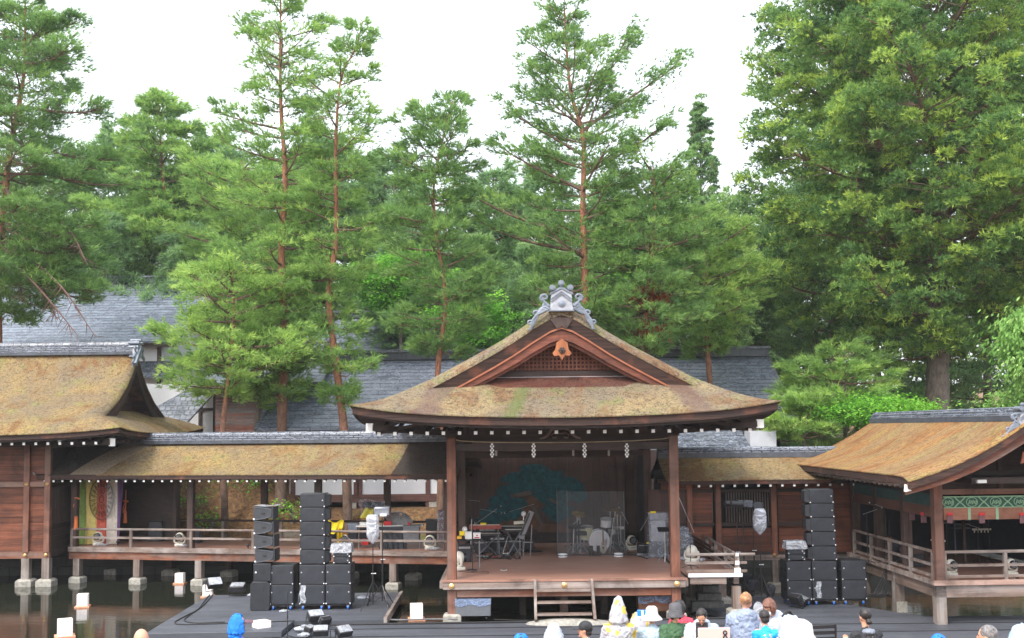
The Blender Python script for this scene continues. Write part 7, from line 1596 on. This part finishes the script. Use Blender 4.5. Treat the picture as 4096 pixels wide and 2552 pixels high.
def person(lab, px, pyt, Y, rz, jacket, hair=HAIR, hairlen='short', head=None, lean=0.0, nod=0.0, arms='phone', shoulder=.2, H=None, bulk=1.0, trousers=None, skin=None):
    """rz 0 = back to the camera. H = None: standing to the ground; seated when the head is too low to stand."""
    top = at(px, pyt, Y); zg_ = (22.3-Y)*.165; Ht = top.z-zg_; seated = Ht < 1.36
    t_ = T('person', lab, 'person', (top.x, Y, zg_), rz); sk = skin or SKIN
    s_ = 1.0 if seated else Ht/1.62
    hip = Ht-.80 if seated else Ht*.52; sh = Ht-.31*s_ if not seated else Ht-.31
    L_ = Vector((0, lean, 0)); hipv = Vector((0, -lean*.6, hip)); shv = Vector((0, lean*.4, sh)); hc = shv+Vector((0, .02+nod*.5, .19-nod*.12)) ; hd = Matrix.Translation(hc) @ Matrix.Rotation(-nod*2.2, 4, 'X')
    hx = lambda x, y, z: hd @ Vector((x*s_, y*s_, z*s_))
    # body: one fused surface
    b = MB(); cap(b, hipv, shv+Vector((0, 0, -.08)), .12*s_, .13*s_); cap(b, shv+Vector((-shoulder*.85, 0, -.02)), shv+Vector((shoulder*.85, 0, -.02)), .05*s_, .05*s_); cap(b, shv, hc-Vector((0, 0, .05)), .055*s_, .05*s_)
    b.ell((0, 0, .02), (.076*s_, .092*s_, .108*s_), 20, 14, hd); b.ell((0, .03*s_, -.035*s_), (.056*s_, .062*s_, .075*s_), 16, 10, hd)
    b.ell((0, .098*s_, -.012*s_), (.013*s_, .020*s_, .026*s_), 8, 6, hd); b.ell((0, .085*s_, -.088*s_), (.022*s_, .02*s_, .016*s_), 8, 6, hd)
    for e in (-1, 1): b.ell((e*.077*s_, -.005, 0), (.012*s_, .022*s_, .032*s_), 8, 6, hd); b.ell((e*.03*s_, .083*s_, .03*s_), (.022*s_, .012*s_, .008*s_), 8, 6, hd)
    j = MB(); cap(j, hipv+Vector((0, 0, -.06)), shv+Vector((0, 0, -.12)), .175*bulk*s_, .165*bulk*s_); j.ell(shv+Vector((0, -.01, -.09)), (shoulder*1.02*bulk*s_, .13*bulk*s_, .13*s_), 18, 12); j.ell((hipv+shv)/2, (.21*bulk*s_, .15*bulk*s_, .28*s_), 16, 10); cap(j, shv+Vector((0, -.01, -.03)), shv+Vector((0, 0, .035)), .09*s_, .068*s_)
    cap(j, shv+Vector((-shoulder*.9, 0, -.035)), shv+Vector((shoulder*.9, 0, -.035)), .078*s_, .078*s_)
    for e in (-1, 1):
        S = shv+Vector((e*shoulder*.92*s_, 0, -.06))
        if arms == 'phone': E = S+Vector((e*.05, .10, -.25*s_)); W_2 = E+Vector((-e*.13, .22, .08)); hand_d = Vector((-e*.3, .5, .6)).normalized()
        elif arms == 'up': E = S+Vector((e*.02, .22, -.08)); W_2 = Vector((e*.12, .42, sh+.12)); hand_d = Vector((0, .2, 1)).normalized()
        elif arms == 'cross': E = S+Vector((e*.07, .06, -.26*s_)); W_2 = E+Vector((-e*.22, .18, -.02)); hand_d = Vector((-e*.8, .3, 0)).normalized()
        else: E = S+Vector((e*.09, -.02, -.28*s_)); W_2 = E+Vector((e*.0, .09, -.25*s_)); hand_d = Vector((0, .2, -1)).normalized()
        cap(b, S, E, .045*s_, .038*s_); cap(b, E, W_2, .038*s_, .026*s_); cap(j, S, E, .082*bulk*s_, .068*bulk*s_); cap(j, E, E.lerp(W_2, .86), .068*bulk*s_, .05*s_)
        side = hand_d.cross(Vector((0, 0, 1))); side = side.normalized() if side.length > .1 else Vector((1, 0, 0)); nrm_ = side.cross(hand_d)
        Pm = W_2+hand_d*.05*s_; cap(b, W_2, W_2+hand_d*.06*s_, .024*s_, .03*s_)
        for q in range(4):
            f0 = W_2+hand_d*.085*s_+side*(.024*(q-1.5))*s_; l_ = (.058, .068, .062, .048)[q]*s_; f1 = f0+hand_d*l_*.6; f2 = f1+(hand_d*.5+nrm_*.8).normalized()*l_*.6; cap(b, Pm+side*(.018*(q-1.5)), f0, .011*s_, .0095*s_); cap(b, f0, f1, .0095*s_, .009*s_); cap(b, f1, f2, .009*s_, .0078*s_)
        th0 = Pm-hand_d*.02*s_-side*e*.022*s_; th1 = th0+(-side*e*.5+hand_d*.6).normalized()*.04*s_; cap(b, th0, th1, .012*s_, .0105*s_); cap(b, th1, th1+(hand_d+nrm_*.4).normalized()*.03*s_, .0105*s_, .009*s_)
    tr = MB()
    for e in (-1, 1):
        Hp = hipv+Vector((e*.09, 0, -.02))
        if seated: K = Hp+Vector((e*.04, .40, .02)); F = K+Vector((0, .03, -(hip-.08)))
        else: K = Vector((e*.09, .03, hip*.53)); F = Vector((e*.10, 0, .08))
        cap(b, Hp, K, .07*s_, .05*s_); cap(b, K, F, .048*s_, .032*s_); cap(tr, Hp, K, .10*s_, .078*s_); cap(tr, K, F, .076*s_, .058*s_)
        sh_ = MB().ell((F.x, F.y+.06, .045), (.05, .13, .045), 14, 8); sh_.build('shoe', RUBBER, t_)
    fuse(b, 'body', sk, t_, .0095 if Y < 13 else .012); o = fuse(j, 'jacket', jacket, t_, .018, 4); wrinkle(o, .05, .08); fuse(tr, 'trousers', trousers or TROU, t_, .022)
    for e in (-1, 1): MB().ell((e*.03*s_, .088*s_, .018*s_), (.014*s_, .008*s_, .006*s_), 10, 6, hd).build('eye', EYE, t_)
    MB().ell((0, .094*s_, -.052*s_), (.024*s_, .008*s_, .007*s_), 10, 6, hd).build('mouth', LIP, t_)
    if hair:
        h_ = MB(); h_.ell((0, -.018, .042), (.090*s_, .098*s_, .096*s_), 20, 14, hd)
        if hairlen == 'bob': h_.ell((0, -.03, -.0), (.10*s_, .088*s_, .12*s_), 16, 12, hd); [h_.ell((e*.07*s_, .02*s_, -.01), (.035*s_, .06*s_, .09*s_), 10, 8, hd) for e in (-1, 1)]; h_.ell((0, .065*s_, .075*s_), (.07*s_, .04*s_, .035*s_), 12, 8, hd)
        elif hairlen in ('bun', 'lowbun'): 
            h_.ell((0, -.10*s_, .045*s_ if hairlen == 'bun' else -.055*s_), (.052*s_, .045*s_, .045*s_), 12, 8, hd)
            if hairlen == 'bun': h_.ell((0, -.055*s_, .115*s_), (.05*s_, .05*s_, .035*s_), 12, 8, hd)
        else: h_.ell((0, -.05*s_, -.03*s_), (.072*s_, .055*s_, .06*s_), 14, 10, hd)
        o = fuse(h_, 'hair', hair, t_, .011, 2); wrinkle(o, .012, .03)
    if head: head(t_, hd, s_, shv)
    return t_, hd, s_
def hood(mat_, point=0.0, open_=True, r_=.135):
    def f(t_, hd, s_, shv):
        m = MB()
        for i in range(9):
            pass
        def fn(u, v):
            a = -2.35+4.7*u   # wraps round the back, open to the front (+y)
            an = a-math.pi/2; vv = v*math.pi*.52
            rr_ = r_*s_*(math.cos(vv*.98)**.55 if v < .98 else .0)*(1.12-.15*v)
            return (rr_*math.cos(an), rr_*math.sin(an)*1.05-.01, (-.15+.30*math.sin(vv)+point*max(0, v-.45)**1.3)*s_)
        m.grid(fn, 26, 14); o = tf(m, hd).build('hood', mat_, t_, ang=180); so_ = o.modifiers.new('thick', 'SOLIDIFY'); so_.thickness = .008; wrinkle(o, .055, .06)
        c = MB(); c.ell(shv+Vector((0, -.03, .03)), (.13*s_, .11*s_, .06*s_), 16, 8); fuse(c, 'collar', mat_, t_, .014)
    return f
def hood_down(mat_):
    def f(t_, hd, s_, shv):
        c = MB(); c.ell(shv+Vector((0, -.09*s_, -.02)), (.15*s_, .085*s_, .13*s_), 18, 12); c.ell(shv+Vector((0, -.05, .045)), (.135*s_, .11*s_, .045*s_), 16, 8); wrinkle(fuse(c, 'lowered_hood', mat_, t_, .014), .03, .07)
    return f
def collar_(mat_):
    def f(t_, hd, s_, shv):
        c = MB(); c.ell(shv+Vector((0, -.05, .02)), (.115*s_, .09*s_, .05*s_), 16, 8); wrinkle(fuse(c, 'hood_lining', mat_, t_, .014), .03, .07)
    return f
def bucket(mat_, R2=.17, Rc=.098, h=.13):
    def f(t_, hd, s_, shv):
        o = MB().lathe([(.0, h+.035), (Rc*.6, h+.032), (Rc*.93, h), (Rc*1.04, .035), (R2*.99, -.035), (R2, -.045), (R2*.97, -.048), (Rc*.98, .02), (Rc*.8, .03)], n=28, M=hd @ Matrix.Rotation(.08, 4, 'X')); wrinkle(o.build('bucket_hat', mat_, t_, ang=180), .012, .08)
    return f
def capp(mat_, brim_mat=None):
    def f(t_, hd, s_, shv):
        MB().ell((0, -.008, .052), (.096, .105, .088), 20, 12, hd).build('cap_crown', mat_, t_); MB().sheet(lambda u, v: ((u-.5)*.15*(1-.45*v*v), .07+.11*v, .065-.015*v-.08*(u-.5)**2*2), 10, 8, .006, hd).build('cap_brim', brim_mat or mat_, t_)
    return f
def m_flower():
    n = N('flowered_raincoat'); v = n.new('TexVoronoi'); v.inputs['Scale'].default_value = 5.5; n.L(n.co, v.inputs['Vector'])
    f = n.ramp(v.outputs['Distance'], [(.34, (1,1,1)), (.44, (0,0,0))]); b = n.mix(f, (.50,.51,.55), (.72,.53,.06)); v2 = n.new('TexVoronoi'); v2.inputs['Scale'].default_value = 9; n.L(n.vec((1,1,1), (1,2,3)), v2.inputs['Vector'])
    b = n.mix(n.ramp(v2.outputs['Distance'], [(.24, (1,1,1)), (.32, (0,0,0))]), b, (.33,.31,.34)); n.bump(n.noise((1,1,1), 9, 5), .8, .03); return n.fin(b, .3)
FLOW = m_flower(); PGREY = fabric('blue_grey_raincoat', (.27,.33,.46), .2, True); PWHITE = fabric('white_raincoat', (.46,.51,.60), .12, True); PLB = fabric('pale_blue_jacket', (.40,.52,.62), .1); PGREEN = fabric('green_jacket', (.045,.115,.05), .25); PRED = fabric('red_jacket', (.60,.05,.09), .2)
PBLK = fabric('black_jacket', (.025,.027,.032), .2); PBLUE = fabric('bright_blue_hood', (.01,.20,.75), .2); PNAVY = fabric('navy_jacket', (.025,.045,.12), .2); PCY = fabric('sky_blue_vest', (.02,.42,.80), .15); HATW = fabric('white_hat', (.62,.60,.59), .05); HATG = fabric('grey_hat', (.09,.09,.10), .2)
person('bald person at the lower left, only the top of the head showing', 565, 2520, 11.5, .3, PBLK, None)
person('person in a bright blue hood with a brown visor, face turned right', 948, 2472, 15.5, R(-80), PBLUE, HAIR, head=lambda *a: (hood(PBLUE, 0, r_=.14)(*a), MB().sheet(lambda u, v: ((u-.5)*.17*(1-.45*v*v), .09+.11*v, .055-.02*v-.1*(u-.5)**2), 10, 8, .008, a[1]).build('visor', simple('brown_visor', (.14,.07,.09), .7), a[0])))
person('man in a black cap looking left, neck and cheek lit', 2345, 2488, 16.5, R(75), PWHITE, HAIR, head=capp(PBLK))
person('person in a yellow-flowered raincoat with the tall pointed hood, back turned', 2474, 2430, 17.6, .1, FLOW, None, head=hood(FLOW, .34, r_=.145), bulk=1.2, shoulder=.22)
t5, hd5, s5 = person('shorter person in a yellow-flowered raincoat holding up a blue box', 2556, 2462, 18.7, -.2, FLOW, None, head=hood(FLOW, .06, r_=.15), bulk=1.1, arms='up')
bx_ = at(2578, 2452, 18.2); t_ = T('blue_box', 'blue and white packet held up above the second flowered raincoat', 'packet', bx_, R(-8)); MB().bx(-.12, .12, -.02, .02, -.05, .05).build('packet', simple('packet_blue', (.02,.25,.75), .3), t_, bevel=.01); MB().bx(-.05, -.015, -.024, -.0205, -.045, .045).build('white_panel', WHITE, t_); MB().bx(.05, .08, -.024, -.0205, -.03, .04).build('white_panel', WHITE, t_)
person('person in a white bucket hat and pale blue jacket, back turned', 2608, 2446, 17.8, 0, PLB, HAIR, head=bucket(HATW, .17), nod=.03)
person('woman in a dark grey hat with white visor and green rain jacket, looking down', 2698, 2428, 17.0, R(-165), PGREEN, HAIR, 'bob', head=bucket(HATG, .125, .1), nod=.02, bulk=1.15)
person('black-haired person in a red jacket, half hidden behind the green jacket', 2726, 2400, 18.2, R(125), PRED, HAIR, 'bob', nod=.08)
t9, hd9, s9 = person('young man in a white rain poncho over black shirt, head bowed', 2806, 2424, 16.6, R(170), PWHITE, HAIR, 'short', head=hood_down(PWHITE), nod=.3, bulk=1.2)
MB().bx(-.09, .09, .13, .19, 1.0 if s9 > .95 else .8, 1.28).build('black_shirt', PBLK, t9, bevel=.02)
t10, hd10, s10 = person('woman in a blue-grey rain jacket with light brown bun hair, back turned', 2982, 2372, 16.5, -.12, PGREY, HAIRL, 'bun', head=hood_down(PGREY), bulk=1.12, shoulder=.21, trousers=simple('khaki_trousers', (.30,.29,.23), .8))
MB().ell((.062, .06, -.04), (.03, .045, .05), 12, 8, hd10).build('pink_mask', simple('pink_mask_cloth', (.70,.36,.36), .7), t10)
person('child with black hair in a sky blue vest over navy sleeves, back turned', 3062, 2452, 15.8, .1, PCY, HAIR, 'short', shoulder=.16, bulk=.9, nod=.08)
t12, hd12, s12 = person('masked woman with brown hair in a white rain jacket leaning over the child', 3098, 2384, 16.4, R(140), PWHITE, HAIRB, 'bob', head=hood_down(PWHITE), nod=.2, lean=.15, bulk=1.15)
MB().ell((0, .075, -.05), (.055, .04, .045), 14, 8, hd12).build('face_mask', WHITE, t12)
MB().tube(smooth_path([(-.17, .10, 1.35), (-.2, 0, 1.42), (-.2, -.12, 1.36), (-.19, -.19, 1.2), (-.18, -.2, 1.05)], 4), .022, 6).build('backpack_strap', RUBBER, t12)
fp_ = at(3033, 2432, 15.9); tag(MB().ell(tuple(fp_), (.07, .03, .09), 12, 10).build('food_packet', FILM_G), 'crinkled clear packet held between the bun-haired woman and the masked woman', 'packet')
person('person under a white rain hood showing brown hair, behind the big white hat', 3160, 2470, 15.0, R(-60), PWHITE, HAIRB, 'bob', head=hood(PWHITE, 0, r_=.15))
person('person in a big smooth white hat cut off by the bottom edge', 3196, 2500, 10.8, 0, PWHITE, HAIR, head=bucket(HATW, .19, .135, .13))
person('woman with dark hair in a low bun and a black jacket, back turned', 3462, 2447, 14.5, .35, PBLK, HAIR, 'lowbun', head=collar_(simple('grey_lining', (.22,.25,.31), .7, 0, .3, 8, .3)))
person('grey-haired man looking left near the lower right corner', 3955, 2505, 12.5, R(55), PLB, HAIRG, 'short')
person('person in a blue cap, only the crown showing at the bottom edge', 3755, 2541, 15, 0, PNAVY, HAIR, head=capp(PBLUE)); person('person under a pale blue rain hood at the right picture edge', 4092, 2508, 13, .5, PWHITE, HAIR, head=hood(PLB, .0, r_=.15))
person('person under a pointed white rain hood, only the tip showing at the bottom', 2215, 2524, 15, 0, PWHITE, HAIR, head=hood(PWHITE, .18, r_=.14)); person('person in a blue hat barely showing at the bottom edge left of the black cap', 2084, 2541, 15.5, 0, PNAVY, HAIR, head=bucket(PBLUE, .12, .1, .1))
# phone in the foreground, held by a seated person whose head stays below the picture
tp_, hdp, sp_ = person('seated person below the picture edge whose hands hold up a pink phone', 2870, 2625, 5.1, 0, PBLK, HAIR, arms='up')
c = at(2858, 2540, 5.62); t_ = T('pink_phone', 'pink smartphone held sideways in the foreground at the bottom edge', 'phone', c, 0)
pk = simple('pink_phone_case', (.80,.50,.46), .4, 0, .03, 4); MB().bx(-.083, .078, -.005, .005, -.045, .036).build('phone_back', pk, t_, bevel=.004)
for z in (.012, -.012):
    l_ = MB().cyl((.052, -.009, z), (.052, -.0051, z), .012, n=18).build('camera_lens', BLACKM, t_); MB().cyl((.052, -.0105, z), (.052, -.0091, z), .006, n=14).build('lens_glass', simple('lens_glass', (.25,.27,.3), .1) if 'lens_glass' not in bpy.data.materials else bpy.data.materials['lens_glass'], l_)
# ================================================================== AIR
hz_ = MB().bx(-60, 60, -2, 78, -1.9, 34).build('haze', None, smooth=False); tag(hz_, kind='stuff')
n = N('thin_humid_air'); n.t.nodes.remove(n.p); v_ = n.new('VolumePrincipled'); v_.inputs['Density'].default_value = .0004; v_.inputs['Color'].default_value = (.93,.97,1,1); v_.inputs['Anisotropy'].default_value = .2
n.L(v_.outputs[0], n.out.inputs['Volume']); hz_.data.materials.append(n.m)
